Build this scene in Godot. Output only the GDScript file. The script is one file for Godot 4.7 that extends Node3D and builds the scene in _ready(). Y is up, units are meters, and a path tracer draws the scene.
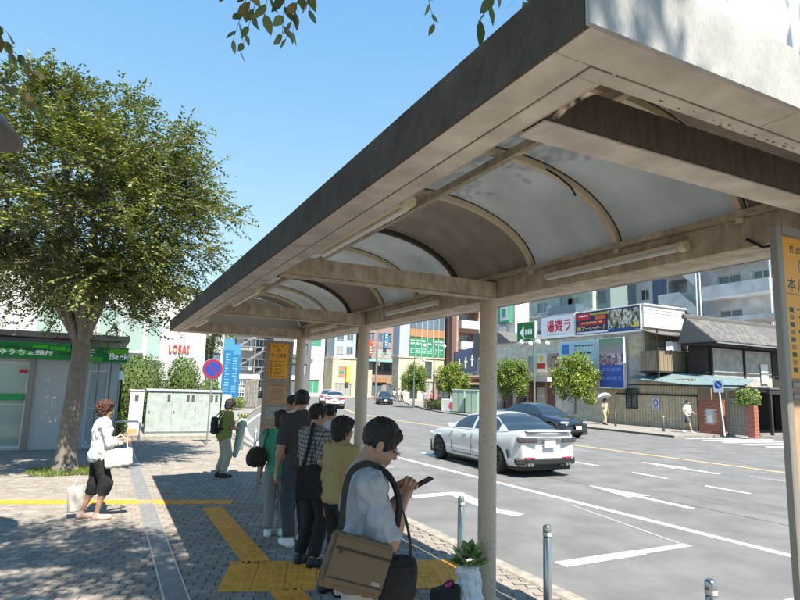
extends Node3D

# A bus shelter at the edge of a station plaza, people waiting, a wide road and the town beyond.
# World: x to the right across the road, -z along the shelter, y up, metres. The pavement lies at y = 0, the road at y = -0.1.

const ROAD := -0.1
var rng := RandomNumberGenerator.new()
var taken := {}
var T := {}
var M := {}

func _ready():
	rng.seed = 7
	camera_and_light()
	make_textures()
	make_materials()
	ground_and_road()
	pavement()
	shelter()
	left_side()
	right_side()
	far_end()
	street_things()
	trees()
	cars()
	people()

func camera_and_light():
	var cam := Camera3D.new()
	cam.name = "camera"
	cam.position = Vector3(0, 1.9, 0)
	cam.basis = Basis(Vector3.UP, deg_to_rad(-26.55)) * Basis(Vector3.RIGHT, deg_to_rad(8.55)) * Basis(Vector3.BACK, deg_to_rad(1.74))
	cam.fov = 54.9
	cam.near = 0.05
	cam.far = 900.0
	add_child(cam)
	cam.current = true
	var env := Environment.new()
	env.background_mode = Environment.BG_SKY
	var sm := ProceduralSkyMaterial.new()
	sm.sky_top_color = Color(0.262, 0.442, 0.615)
	sm.sky_horizon_color = Color(0.615, 0.71, 0.705)
	sm.sky_curve = 0.24
	sm.sky_energy_multiplier = 1.0
	sm.ground_horizon_color = Color(0.55, 0.58, 0.6)
	sm.ground_bottom_color = Color(0.35, 0.35, 0.35)
	var sky := Sky.new()
	sky.sky_material = sm
	env.sky = sky
	env.tonemap_mode = Environment.TONE_MAPPER_LINEAR
	env.tonemap_exposure = 2.7
	env.sdfgi_enabled = true
	env.ssao_enabled = true
	env.ssil_enabled = true
	var we := WorldEnvironment.new()
	we.name = "world_environment"
	we.environment = env
	add_child(we)
	var sun := DirectionalLight3D.new()
	sun.name = "sun"
	sun.light_energy = 1.35
	sun.light_color = Color(1.0, 0.965, 0.9)
	sun.light_angular_distance = 0.5
	sun.shadow_enabled = true
	add_child(sun)
	sun.look_at_from_position(Vector3(0, 20, 0), Vector3(0, 20, 0) + Vector3(0.04, -1.52, -1.0))

# ---------------------------------------------------------------- helpers

func numbered(called: String) -> String:
	if not taken.has(called):
		taken[called] = 0
		return called
	taken[called] += 1
	return "%s_%03d" % [called, taken[called]]

func tag(o: Node, label: String, category: String, group := "", kind := ""):
	if label: o.set_meta("label", label)
	if category: o.set_meta("category", category)
	if group: o.set_meta("group", group)
	if kind: o.set_meta("kind", kind)
	return o

func thing(called: String, label: String, category: String, at := Vector3.ZERO, turn := 0.0, group := "") -> Node3D:
	var o := Node3D.new()
	o.name = numbered(called)
	add_child(o)
	o.position = at
	o.rotation.y = turn
	tag(o, label, category, group)
	return o

func dup(root: Node3D, at: Vector3, turn: float, label: String) -> Node3D:
	var base := String(root.name)
	var r: Node3D = root.duplicate()
	if base.length() > 4 and base[base.length() - 4] == "_" and base.substr(base.length() - 3).is_valid_int():
		base = base.substr(0, base.length() - 4)
	r.name = numbered(base)
	add_child(r)
	r.position = at
	r.rotation = Vector3(0, turn, 0)
	r.set_meta("label", label)
	return r

func inst(called: String, mesh: Mesh, m: Material, parent: Node = self, xf := Transform3D()) -> MeshInstance3D:
	var o := MeshInstance3D.new()
	o.name = numbered(called) if parent == self else called
	o.mesh = mesh
	if m: o.material_override = m
	o.transform = xf
	parent.add_child(o, true)
	return o

func part(called: String, st: SurfaceTool, m: Material, parent: Node = self) -> MeshInstance3D:
	st.generate_normals()
	return inst(called, st.commit(), m, parent)

func struct(called: String, st: SurfaceTool, m: Material) -> MeshInstance3D:
	var o := part(called, st, m, self)
	o.set_meta("kind", "structure")
	return o

func S() -> SurfaceTool:
	var st := SurfaceTool.new()
	st.begin(Mesh.PRIMITIVE_TRIANGLES)
	st.set_smooth_group(-1)
	return st

func tri(st: SurfaceTool, a: Vector3, b: Vector3, c: Vector3):
	st.add_vertex(a); st.add_vertex(b); st.add_vertex(c)

# a, b, c, d clockwise as seen from outside
func quad(st: SurfaceTool, a: Vector3, b: Vector3, c: Vector3, d: Vector3):
	tri(st, a, b, c); tri(st, a, c, d)

# a convex face turned away from a point inside
func face(st: SurfaceTool, p: Array, inside: Vector3):
	var n: Vector3 = (p[1] - p[0]).cross(p[2] - p[0])
	var out: bool = n.dot(p[0] - inside) < 0.0
	for i in range(1, p.size() - 1):
		if out: tri(st, p[0], p[i], p[i + 1])
		else: tri(st, p[0], p[i + 1], p[i])

func box(st: SurfaceTool, c: Vector3, s: Vector3, b := Basis(), bev := 0.0):
	var h := s * 0.5
	if bev <= 0.0:
		var p := []
		for i in 8:
			p.append(c + b * Vector3(h.x if i & 1 else -h.x, h.y if i & 2 else -h.y, h.z if i & 4 else -h.z))
		for f in [[0, 1, 3, 2], [4, 5, 7, 6], [0, 1, 5, 4], [2, 3, 7, 6], [0, 2, 6, 4], [1, 3, 7, 5]]:
			face(st, [p[f[0]], p[f[1]], p[f[2]], p[f[3]]], c)
		return
	var g := h - Vector3.ONE * bev
	for ax in 3:
		for sg in [-1.0, 1.0]:
			var u := (ax + 1) % 3
			var w := (ax + 2) % 3
			var q := []
			for k in [[-1, -1], [1, -1], [1, 1], [-1, 1]]:
				var v := Vector3.ZERO
				v[ax] = h[ax] * sg; v[u] = g[u] * k[0]; v[w] = g[w] * k[1]
				q.append(c + b * v)
			face(st, q, c)
		var u2 := (ax + 1) % 3
		var w2 := (ax + 2) % 3
		for k in [[-1, -1], [1, -1], [1, 1], [-1, 1]]:
			var q := []
			for e in [[-1, 0], [1, 0], [1, 1], [-1, 1]]:
				var v := Vector3.ZERO
				v[ax] = g[ax] * e[0]
				v[u2] = (h[u2] if e[1] == 0 else g[u2]) * k[0]
				v[w2] = (g[w2] if e[1] == 0 else h[w2]) * k[1]
				q.append(c + b * v)
			face(st, q, c)
	for i in 8:
		var sg := Vector3(1 if i & 1 else -1, 1 if i & 2 else -1, 1 if i & 4 else -1)
		face(st, [c + b * (sg * Vector3(h.x, g.y, g.z)), c + b * (sg * Vector3(g.x, h.y, g.z)), c + b * (sg * Vector3(g.x, g.y, h.z))], c)

# a box between two corners
func bb(st: SurfaceTool, a: Vector3, b: Vector3, bev := 0.0):
	box(st, (a + b) * 0.5, (b - a).abs(), Basis(), bev)

func boxed(called: String, a: Vector3, b: Vector3, m: Material, parent: Node = self, bev := 0.0) -> MeshInstance3D:
	var st := S()
	bb(st, a, b, bev)
	return part(called, st, m, parent)

# a bar from a to b with a rectangular section
func bar(st: SurfaceTool, a: Vector3, b: Vector3, w: float, h: float, up := Vector3.UP, bev := 0.0):
	var d := (b - a).normalized()
	if absf(d.dot(up)) > 0.98: up = Vector3.BACK
	var r := d.cross(up).normalized()
	var u := r.cross(d)
	box(st, (a + b) * 0.5, Vector3(w, h, a.distance_to(b)), Basis(r, u, -d), bev)

func tube(st: SurfaceTool, pts: Array, rad, sides := 10, caps := true):
	st.set_smooth_group(1)
	var rings := []
	var up := Vector3.UP
	for i in pts.size():
		var d: Vector3 = (pts[mini(i + 1, pts.size() - 1)] - pts[maxi(i - 1, 0)]).normalized()
		if absf(d.dot(up)) > 0.97: up = Vector3.RIGHT if absf(d.x) < 0.9 else Vector3.BACK
		var r := d.cross(up).normalized()
		var u := r.cross(d).normalized()
		up = u
		var ring := []
		var rr: float = rad[i] if rad is Array else rad
		for k in sides:
			var a := TAU * k / sides
			ring.append(pts[i] + (r * cos(a) + u * sin(a)) * rr)
		rings.append(ring)
	for i in rings.size() - 1:
		for k in sides:
			var k2 := (k + 1) % sides
			quad(st, rings[i][k], rings[i][k2], rings[i + 1][k2], rings[i + 1][k])
	st.set_smooth_group(-1)
	if caps:
		var n: int = rings.size() - 1
		face(st, rings[0], pts[1])
		face(st, rings[n], pts[n - 1])

# a solid of revolution round y; profile of Vector2(radius, height) from bottom to top
func lathe(st: SurfaceTool, prof: Array, sides := 16, xf := Transform3D(), smooth := true):
	if smooth: st.set_smooth_group(2)
	for i in prof.size() - 1:
		for k in sides:
			var a0 := TAU * k / sides
			var a1 := TAU * (k + 1) / sides
			var p: Vector2 = prof[i]
			var q: Vector2 = prof[i + 1]
			var v0 := xf * Vector3(p.x * cos(a0), p.y, p.x * sin(a0))
			var v1 := xf * Vector3(p.x * cos(a1), p.y, p.x * sin(a1))
			var v2 := xf * Vector3(q.x * cos(a1), q.y, q.x * sin(a1))
			var v3 := xf * Vector3(q.x * cos(a0), q.y, q.x * sin(a0))
			if p.x > 0.0005: tri(st, v0, v1, v2)
			if q.x > 0.0005: tri(st, v0, v2, v3)
	st.set_smooth_group(-1)

# a polygon (Vector2 list) pushed out: plane point o, axes u and v, thickness along n = u x v
func prism(st: SurfaceTool, poly: Array, o: Vector3, u: Vector3, v: Vector3, depth: float):
	var pv := PackedVector2Array(poly)
	if Geometry2D.is_polygon_clockwise(pv): pv.reverse()
	var n := u.cross(v).normalized() * depth
	var ids := Geometry2D.triangulate_polygon(pv)
	var at := func(k: int, top: bool) -> Vector3: return o + u * pv[k].x + v * pv[k].y + (n if top else Vector3.ZERO)
	var mid := o + n * 0.5
	for t in range(0, ids.size(), 3):
		var a: Vector3 = at.call(ids[t], true)
		var b: Vector3 = at.call(ids[t + 1], true)
		var c: Vector3 = at.call(ids[t + 2], true)
		face(st, [a, b, c], (a + b + c) / 3.0 - n)
		if depth != 0.0: face(st, [a - n, b - n, c - n], (a + b + c) / 3.0)
	if depth != 0.0:
		for k in pv.size():
			var k2 := (k + 1) % pv.size()
			var e := pv[k2] - pv[k]
			var out := u * e.y - v * e.x
			var a: Vector3 = at.call(k, false)
			face(st, [a, at.call(k2, false), at.call(k2, true), at.call(k, true)], a - out)
	mid = mid

# a flat printed sheet: centre, right and up axes (unit), size; image as its colour
func print_sheet(called: String, im: Image, c: Vector3, r: Vector3, u: Vector3, w: float, h: float, parent: Node, rough := 0.55) -> MeshInstance3D:
	var st := SurfaceTool.new()
	st.begin(Mesh.PRIMITIVE_TRIANGLES)
	var n := r.cross(u).normalized()
	var p := [c - r * w / 2 + u * h / 2, c + r * w / 2 + u * h / 2, c + r * w / 2 - u * h / 2, c - r * w / 2 - u * h / 2]
	var uv := [Vector2(0, 0), Vector2(1, 0), Vector2(1, 1), Vector2(0, 1)]
	for k in [0, 1, 2, 0, 2, 3]:
		st.set_normal(n); st.set_uv(uv[k]); st.add_vertex(p[k])
	var m := StandardMaterial3D.new()
	m.albedo_texture = ImageTexture.create_from_image(im)
	m.roughness = rough
	m.texture_repeat = false
	return inst(called, st.commit(), m, parent)

# ---------------------------------------------------------------- surfaces

func noise_tex(freq: float, oct: int, lo: float, hi: float, sd: int, size := 512, cell := false) -> NoiseTexture2D:
	var n := FastNoiseLite.new()
	n.seed = sd
	n.noise_type = FastNoiseLite.TYPE_CELLULAR if cell else FastNoiseLite.TYPE_SIMPLEX_SMOOTH
	n.frequency = freq
	n.fractal_octaves = oct
	n.fractal_gain = 0.6
	var g := Gradient.new()
	g.set_color(0, Color(lo, lo, lo)); g.set_color(1, Color(hi, hi, hi))
	g.set_offset(0, 0.15); g.set_offset(1, 0.85)
	var t := NoiseTexture2D.new()
	t.width = size; t.height = size
	t.seamless = true
	t.noise = n
	t.color_ramp = g
	return t

func normal_tex(freq: float, oct: int, bump: float, sd: int, size := 512) -> NoiseTexture2D:
	var t := noise_tex(freq, oct, 0.0, 1.0, sd, size)
	t.color_ramp = null
	t.as_normal_map = true
	t.bump_strength = bump
	return t

func make_textures():
	T.fine = noise_tex(0.09, 4, 0.88, 1.0, 1)
	T.speck = noise_tex(0.35, 2, 0.55, 1.0, 2)
	T.blotch = noise_tex(0.011, 5, 0.85, 1.0, 3)
	T.dirt = noise_tex(0.02, 5, 0.8, 1.0, 4)
	T.grit = noise_tex(0.2, 3, 0.6, 1.0, 5)
	T.n_fine = normal_tex(0.2, 3, 3.0, 6)
	T.n_wave = normal_tex(0.012, 2, 6.0, 8)
	# stains: mostly clean with dark spots
	T.spots = noise_tex(0.045, 4, 0.35, 1.0, 9)
	var g: Gradient = T.spots.color_ramp
	g.set_offset(0, 0.12); g.set_offset(1, 0.22)

# linear colour, roughness, options: t texture, s its repeats per metre, d coarse texture, e its repeats, n normal map, ns, nscale, met, spec, cc
func mk(r: float, g: float, b: float, rough := 0.8, o := {}) -> StandardMaterial3D:
	var m := StandardMaterial3D.new()
	m.albedo_color = Color(r, g, b).linear_to_srgb()
	m.roughness = rough
	var local: bool = o.get("local", false)
	if o.has("t") or o.has("n"):
		m.uv1_triplanar = true
		m.uv1_world_triplanar = not local
		var s = o.get("s", 1.0)
		m.uv1_scale = s if s is Vector3 else Vector3.ONE * s
	if o.has("t"): m.albedo_texture = T[o.t]
	if o.has("n"):
		m.normal_enabled = true
		m.normal_texture = T[o.n]
		m.normal_scale = o.get("nscale", 1.0)
	if o.has("d"):
		m.detail_enabled = true
		m.detail_blend_mode = BaseMaterial3D.BLEND_MODE_MUL
		m.detail_uv_layer = BaseMaterial3D.DETAIL_UV_2
		m.detail_albedo = T[o.d]
		m.uv2_triplanar = true
		m.uv2_world_triplanar = not local
		var e = o.get("e", 0.3)
		m.uv2_scale = e if e is Vector3 else Vector3.ONE * e
	m.metallic = o.get("met", 0.0)
	m.metallic_specular = o.get("spec", 0.5)
	if o.has("cc"):
		m.clearcoat_enabled = true
		m.clearcoat = o.cc
		m.clearcoat_roughness = 0.05
	if o.has("back"):
		m.backlight_enabled = true
		m.backlight = o.back
	if o.has("alpha"):
		m.transparency = BaseMaterial3D.TRANSPARENCY_ALPHA
		m.albedo_color.a = o.alpha
	if o.get("vc", false): m.vertex_color_use_as_albedo = true
	return m

func make_materials():
	M.asphalt = mk(0.315, 0.317, 0.318, 0.9, {t = "speck", s = 2.2, d = "blotch", e = 0.13, n = "n_fine", nscale = 0.6})
	M.asphalt_patch = mk(0.285, 0.286, 0.288, 0.9, {t = "speck", s = 2.6, d = "blotch", e = 0.2})
	M.earth = mk(0.2, 0.19, 0.17, 0.95, {t = "fine", s = 0.3})
	M.bed = mk(0.10, 0.095, 0.09, 0.95, {t = "fine", s = 2.0})
	M.paving = mk(0.48, 0.45, 0.41, 0.9, {t = "grit", s = 1.4, d = "blotch", e = 0.4})
	M.pavers = []
	for k in [[0.45, 0.40, 0.35], [0.505, 0.455, 0.40], [0.55, 0.50, 0.445], [0.475, 0.42, 0.365]]:
		M.pavers.append(mk(k[0], k[1], k[2], 0.88, {t = "grit", s = 3.0, d = "blotch", e = 0.5}))
	M.kerb = mk(0.55, 0.51, 0.44, 0.9, {t = "grit", s = 3.0, d = "dirt", e = 0.7})
	M.white_paint = mk(0.82, 0.82, 0.8, 0.8, {t = "fine", s = 4.0, d = "spots", e = 1.2})
	M.worn_paint = mk(0.40, 0.40, 0.395, 0.85, {t = "dirt", s = 2.5, d = "spots", e = 2.0})
	M.yellow_paint = mk(0.72, 0.45, 0.2, 0.85, {t = "fine", s = 4.0, d = "spots", e = 1.2})
	M.tactile = mk(1.0, 0.44, 0.045, 0.75, {t = "fine", s = 4.0, d = "blotch", e = 0.9})
	M.drain = mk(0.27, 0.275, 0.28, 0.6, {t = "fine", s = 5.0, d = "blotch", e = 0.8})
	M.drain_frame = mk(0.42, 0.42, 0.42, 0.45, {met = 0.6})
	# shelter
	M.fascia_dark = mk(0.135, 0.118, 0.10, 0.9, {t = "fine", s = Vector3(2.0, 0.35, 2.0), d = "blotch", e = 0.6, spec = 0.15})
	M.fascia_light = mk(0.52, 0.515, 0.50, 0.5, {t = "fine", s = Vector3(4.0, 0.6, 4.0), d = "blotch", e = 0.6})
	M.soffit = mk(0.80, 0.71, 0.60, 0.65, {t = "blotch", s = 0.6, d = "blotch", e = 0.17})
	M.rust = mk(0.16, 0.075, 0.035, 0.95, {t = "dirt", s = 9.0})
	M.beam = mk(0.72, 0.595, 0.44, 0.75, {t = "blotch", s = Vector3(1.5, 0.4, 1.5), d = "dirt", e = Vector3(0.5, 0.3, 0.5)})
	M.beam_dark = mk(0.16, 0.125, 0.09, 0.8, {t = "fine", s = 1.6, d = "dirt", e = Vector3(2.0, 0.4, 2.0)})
	M.rib = mk(0.82, 0.69, 0.48, 0.55, {t = "fine", s = 3.0})
	M.rib_dark = mk(0.09, 0.078, 0.065, 0.7)
	M.roof_opaque = mk(0.50, 0.43, 0.35, 0.7, {t = "fine", s = 1.0, d = "blotch", e = 0.5})
	M.roof_sheet = mk(0.56, 0.605, 0.63, 0.3, {t = "blotch", s = 0.25, back = Color(0.34, 0.345, 0.335)})
	M.gable = mk(0.85, 0.85, 0.84, 0.5, {t = "fine", s = 2.0})
	M.column = mk(0.93, 0.76, 0.57, 0.7, {t = "grit", s = 2.5, d = "spots", e = Vector3(1.8, 1.1, 1.8)})
	M.tube_lamp = mk(0.75, 0.74, 0.7, 0.3)
	M.cream = mk(0.72, 0.62, 0.44, 0.5)
	M.cable = mk(0.02, 0.02, 0.02, 0.6)
	M.post_metal = mk(0.30, 0.275, 0.24, 0.45, {t = "fine", s = 3.0, met = 0.25})
	M.board_back = mk(0.52, 0.34, 0.20, 0.7, {t = "fine", s = 3.0, d = "blotch", e = 1.0})
	# general
	M.steel = mk(0.55, 0.55, 0.55, 0.28, {met = 0.95, t = "fine", s = 6.0})
	M.galv = mk(0.45, 0.46, 0.47, 0.45, {met = 0.7, t = "fine", s = 3.0})
	M.dark_metal = mk(0.045, 0.045, 0.045, 0.5)
	M.pole_green = mk(0.10, 0.15, 0.14, 0.55)
	M.black = mk(0.015, 0.015, 0.016, 0.6)
	M.white = mk(0.8, 0.8, 0.79, 0.6, {t = "fine", s = 1.2})
	M.white_panel = mk(0.72, 0.72, 0.72, 0.45, {t = "fine", s = 0.5, d = "blotch", e = 0.2})
	M.cabinet = mk(0.47, 0.56, 0.53, 0.5, {t = "fine", s = 1.4, d = "blotch", e = 0.5})
	M.cabinet_trim = mk(0.42, 0.52, 0.5, 0.5)
	M.glass = mk(0.035, 0.05, 0.055, 0.06, {spec = 0.8})
	M.glass_curtain = mk(0.34, 0.34, 0.33, 0.15, {spec = 0.7})
	M.ac = mk(0.6, 0.6, 0.57, 0.6)
	M.glass_pale = mk(0.30, 0.40, 0.37, 0.12, {spec = 0.7})
	M.glass_blue = mk(0.10, 0.15, 0.2, 0.08, {spec = 0.8})
	M.frame = mk(0.6, 0.6, 0.6, 0.45, {met = 0.3})
	M.frame_dark = mk(0.08, 0.075, 0.07, 0.5)
	M.bank_green = mk(0.01, 0.33, 0.09, 0.45)
	M.bank_wall = mk(0.52, 0.53, 0.55, 0.55, {t = "fine", s = 0.8})
	M.bank_panel = mk(0.36, 0.43, 0.48, 0.5, {t = "fine", s = 0.8})
	M.concrete = mk(0.42, 0.40, 0.37, 0.9, {t = "grit", s = 1.0, d = "blotch", e = 0.3})
	M.tan_metal = mk(0.68, 0.56, 0.38, 0.6, {t = "fine", s = 0.8, d = "blotch", e = 0.3})
	M.brown_metal = mk(0.30, 0.24, 0.165, 0.6, {t = "fine", s = 0.8})
	M.dark_wood = mk(0.05, 0.042, 0.036, 0.85, {t = "grit", s = 1.0})
	M.grey_wood = mk(0.30, 0.27, 0.23, 0.9, {t = "dirt", s = Vector3(6, 0.6, 6)})
	M.brick = mk(0.48, 0.16, 0.10, 0.9, {t = "grit", s = 2.0})
	M.brick2 = mk(0.40, 0.125, 0.08, 0.9, {t = "grit", s = 2.0})
	M.mortar = mk(0.40, 0.32, 0.27, 0.95)
	M.tin_roof = mk(0.24, 0.34, 0.36, 0.45, {t = "fine", s = 1.0, d = "blotch", e = 0.4})
	M.roof_tile = mk(0.22, 0.215, 0.21, 0.6, {t = "grit", s = 1.2, d = "blotch", e = 0.6})
	M.roof_tile2 = mk(0.32, 0.31, 0.30, 0.6, {t = "grit", s = 1.2, d = "blotch", e = 0.6})
	M.plaster = mk(0.82, 0.76, 0.66, 0.9, {t = "fine", s = 0.6, d = "blotch", e = 0.25})
	M.sand = mk(0.66, 0.55, 0.38, 0.9, {t = "fine", s = 0.6, d = "blotch", e = 0.25})
	M.grey_plaster = mk(0.5, 0.48, 0.455, 0.9, {t = "fine", s = 0.6, d = "blotch", e = 0.25})
	M.apt_grey = mk(0.62, 0.64, 0.67, 0.8, {t = "fine", s = 0.3, d = "blotch", e = 0.1})
	M.apt_dark = mk(0.10, 0.14, 0.22, 0.8, {t = "fine", s = 0.3})
	M.apt_white = mk(0.8, 0.8, 0.8, 0.8, {t = "fine", s = 0.3, d = "blotch", e = 0.1})
	M.apt_green = mk(0.52, 0.60, 0.55, 0.8, {t = "fine", s = 0.3, d = "blotch", e = 0.1})
	M.apt_brown = mk(0.42, 0.27, 0.21, 0.85, {t = "fine", s = 0.3})
	M.cream_wall = mk(0.72, 0.64, 0.49, 0.85, {t = "fine", s = 0.3, d = "blotch", e = 0.1})
	M.sign_green = mk(0.03, 0.33, 0.13, 0.5)
	M.sign_green_pale = mk(0.06, 0.28, 0.17, 0.4)
	M.orange = mk(0.36, 0.19, 0.09, 0.6)
	M.blue_wall = mk(0.36, 0.42, 0.48, 0.7)
	M.teal = mk(0.25, 0.5, 0.47, 0.5)
	M.navy = mk(0.03, 0.045, 0.09, 0.5)
	M.red = mk(0.55, 0.03, 0.03, 0.5)
	M.sign_red = mk(0.62, 0.07, 0.06, 0.45)
	M.sign_blue = mk(0.04, 0.16, 0.5, 0.45)
	M.sign_yellow = mk(0.75, 0.55, 0.04, 0.5)
	M.pictos = mk(0.9, 0.9, 0.9, 0.5)
	# plants
	M.bark = mk(0.30, 0.27, 0.23, 0.95, {t = "dirt", s = Vector3(5, 2.2, 5), d = "blotch", e = 1.0, n = "n_fine", nscale = 1.5})
	M.leaf = mk(1, 1, 1, 0.5, {vc = true, back = Color(0.6, 0.65, 0.35)})
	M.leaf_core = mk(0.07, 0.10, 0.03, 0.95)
	M.grass = mk(1, 1, 1, 0.7, {vc = true, back = Color(0.35, 0.4, 0.15)})
	M.soil = mk(0.12, 0.10, 0.07, 0.95, {t = "grit", s = 2.0})
	# people
	M.skin = mk(0.46, 0.26, 0.17, 0.55, {t = "fine", s = 9.0, local = true})
	M.skin2 = mk(0.52, 0.31, 0.21, 0.55, {t = "fine", s = 9.0, local = true})
	M.hair = mk(0.012, 0.010, 0.009, 0.5, {n = "n_fine", s = Vector3(42, 7, 42), local = true, nscale = 1.8})
	M.hair_brown = mk(0.085, 0.032, 0.022, 0.5, {n = "n_fine", s = Vector3(14, 3, 14), local = true, nscale = 1.4})

# ---------------------------------------------------------------- flat print

const GLYPH := {
	"本": [[10,28,90,28],[50,5,50,95],[48,30,10,75],[52,30,90,75],[32,72,68,72]],
	"川": [[22,10,20,60,8,92],[50,15,50,80],[82,8,82,95]],
	"西": [[8,12,92,12],[18,30,18,92],[18,30,82,30,82,92],[18,88,82,88],[40,12,40,45,28,62],[60,12,60,55,75,58]],
	"武": [[15,18,55,18],[8,36,92,36],[65,5,70,55,92,92],[35,36,35,82],[35,58,55,58],[18,55,18,88],[8,90,60,80],[80,10,88,20]],
	"越": [[10,20,45,20],[28,5,28,40],[5,40,50,40],[28,40,28,75],[28,58,48,58],[15,55,5,90],[10,75,40,88,95,92],[55,25,92,25],[58,25,56,70,72,62],[70,8,75,50,92,75],[90,45,72,75],[82,8,90,15]],
	"駅": [[12,10,12,60,45,60,42,92,34,88],[12,10,45,10],[12,26,42,26],[12,42,42,42],[28,10,28,60],[8,70,5,88],[18,70,20,84],[30,70,33,82],[58,10,88,10,88,42,58,42],[58,10,56,60,48,92],[68,42,75,70,95,92]],
	"行": [[30,8,8,32],[32,32,8,62],[22,48,22,95],[45,20,90,20],[40,46,95,46],[72,46,72,92,60,86]],
	"ゆ": [[18,22,14,60,20,75,30,45,55,28,80,38,85,60,70,75,50,72],[58,10,60,60,45,95]],
	"う": [[35,10,62,18],[22,42,50,32,72,40,74,60,60,82,38,95]],
	"ち": [[15,28,80,24],[45,8,28,60,55,48,78,58,78,78,58,92,35,92]],
	"ょ": [[52,35,52,80,40,90,28,82,40,74,80,90],[52,52,75,50]],
	"銀": [[25,5,5,35],[25,5,45,28],[15,38,38,38],[8,55,45,55],[26,38,26,90],[5,92,48,86],[55,10,88,10,88,45,55,45],[55,28,88,28],[55,10,55,92,70,82],[68,50,95,92],[92,55,75,68]],
	"湯": [[8,10,20,22],[4,38,18,48],[6,92,22,62],[38,8,82,8,82,40,38,40,38,8],[38,24,82,24],[28,52,95,52],[42,52,28,80],[42,64,88,64,82,94,72,90],[58,64,40,92],[74,64,56,94]],
	"遊": [[8,12,18,24],[5,42,20,42,18,75],[4,92,20,78,95,94],[36,5,36,18],[26,20,56,20],[38,20,36,50,26,72],[38,38,54,38,52,70,44,66],[66,5,58,25],[62,18,95,18],[64,34,88,34,78,46],[78,46,78,78,70,74],[58,56,96,56]],
	"ラ": [[22,14,78,14],[14,38,86,38,72,72,36,95]],
	"ア": [[12,16,88,16,62,48],[50,34,46,70,24,95]],
	"ー": [[8,50,92,50]],
	"リ": [[25,12,25,60],[72,8,72,60,40,95]],
	"バ": [[35,25,10,85],[55,20,88,85],[75,5,82,16],[88,2,95,12]],
	"ド": [[35,8,35,95],[35,40,78,62],[65,10,72,22],[80,6,88,18]],
	"J": [[70,5,70,75,55,93,35,93,22,75]],
	"P": [[22,95,22,5,60,5,78,18,78,36,60,50,22,50]],
	"B": [[22,5,22,95,62,95,80,82,80,62,62,48,22,48],[22,5,60,5,74,16,74,36,60,48]],
	"a": [[25,45,50,36,70,48,72,92],[72,62,40,62,24,76,36,92,56,90,72,76]],
	"n": [[24,38,24,92],[24,52,48,36,70,46,72,92]],
	"k": [[24,5,24,92],[70,36,26,66],[40,58,74,92]],
}

func picture(w: int, h: int, c: Color) -> Image:
	var im := Image.create(w, h, false, Image.FORMAT_RGB8)
	im.fill(c)
	return im

func stroke(im: Image, a: Vector2, b: Vector2, w: float, c: Color):
	var n := maxi(1, int(a.distance_to(b) / maxf(1.0, w * 0.35)))
	for k in n + 1:
		var p := a.lerp(b, float(k) / n) - Vector2(w, w) * 0.5
		im.fill_rect(Rect2i(int(round(p.x)), int(round(p.y)), maxi(1, int(round(w))), maxi(1, int(round(w)))), c)

func write(im: Image, text: String, x: float, y: float, size: float, c: Color, w := 0.0, gap := 1.08, slim := 1.0):
	if w <= 0.0: w = size * 0.1
	for ch in text:
		if GLYPH.has(ch):
			for s in GLYPH[ch]:
				for k in range(0, s.size() - 2, 2):
					stroke(im, Vector2(x + s[k] * size * slim / 100.0, y + s[k + 1] * size / 100.0), Vector2(x + s[k + 2] * size * slim / 100.0, y + s[k + 3] * size / 100.0), w, c)
		x += size * gap * slim

# rows of print too small to read
func small_print(im: Image, r: Rect2i, rows: int, c: Color, sd: int):
	var g := RandomNumberGenerator.new()
	g.seed = sd
	for k in rows:
		var y := r.position.y + int(float(k) * r.size.y / rows)
		var x := r.position.x
		var hh := maxi(1, int(r.size.y / rows * 0.5))
		while x < r.end.x:
			var w := g.randi_range(hh, hh * 3)
			if g.randf() < 0.82: im.fill_rect(Rect2i(x, y, mini(w, r.end.x - x), hh), c)
			x += w + maxi(1, hh / 2)

func ring(im: Image, c: Vector2, r: float, w: float, col: Color):
	for k in 64:
		stroke(im, c + Vector2.from_angle(TAU * k / 64.0) * r, c + Vector2.from_angle(TAU * (k + 1) / 64.0) * r, w, col)

# ---------------------------------------------------------------- ground, road, pavement

const KERB := [Vector2(4.17, 9.0), Vector2(4.17, -15.2), Vector2(4.4, -20.5), Vector2(5.1, -27.0), Vector2(7.0, -33.0), Vector2(10.2, -43.5), Vector2(12.8, -51.5), Vector2(16.2, -62.0), Vector2(20.5, -74.0)]
const KERB_R := [Vector2(24.4, -19.2), Vector2(24.4, -30.0), Vector2(24.3, -36.0), Vector2(24.7, -41.0), Vector2(26.3, -46.5), Vector2(28.3, -52.0), Vector2(31.5, -60.0), Vector2(36.0, -70.0), Vector2(38.5, -80.0)]

func slab(called: String, poly: Array, y0: float, y1: float, m: Material) -> MeshInstance3D:
	var st := S()
	var p := []
	for v in poly: p.append(Vector2(v.x, -v.y))
	prism(st, p, Vector3(0, y0, 0), Vector3.RIGHT, Vector3.FORWARD, y1 - y0)
	return struct(called, st, m)

func painted(called: String, poly: Array, m: Material, parent: Node, y := ROAD + 0.004):
	var st := S()
	var p := []
	for v in poly: p.append(Vector2(v.x, -v.y))
	prism(st, p, Vector3(0, y, 0), Vector3.RIGHT, Vector3.FORWARD, 0.0)
	return part(called, st, m, parent)

func line_on(called: String, pts: Array, w: float, m: Material, parent: Node, y := ROAD + 0.004):
	var st := S()
	for k in pts.size() - 1:
		var a: Vector2 = pts[k]
		var b: Vector2 = pts[k + 1]
		var n := (b - a).normalized().orthogonal() * w * 0.5
		face(st, [Vector3(a.x + n.x, y, a.y + n.y), Vector3(b.x + n.x, y, b.y + n.y), Vector3(b.x - n.x, y, b.y - n.y), Vector3(a.x - n.x, y, a.y - n.y)], Vector3(a.x, y - 1, a.y))
	return part(called, st, m, parent)

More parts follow.
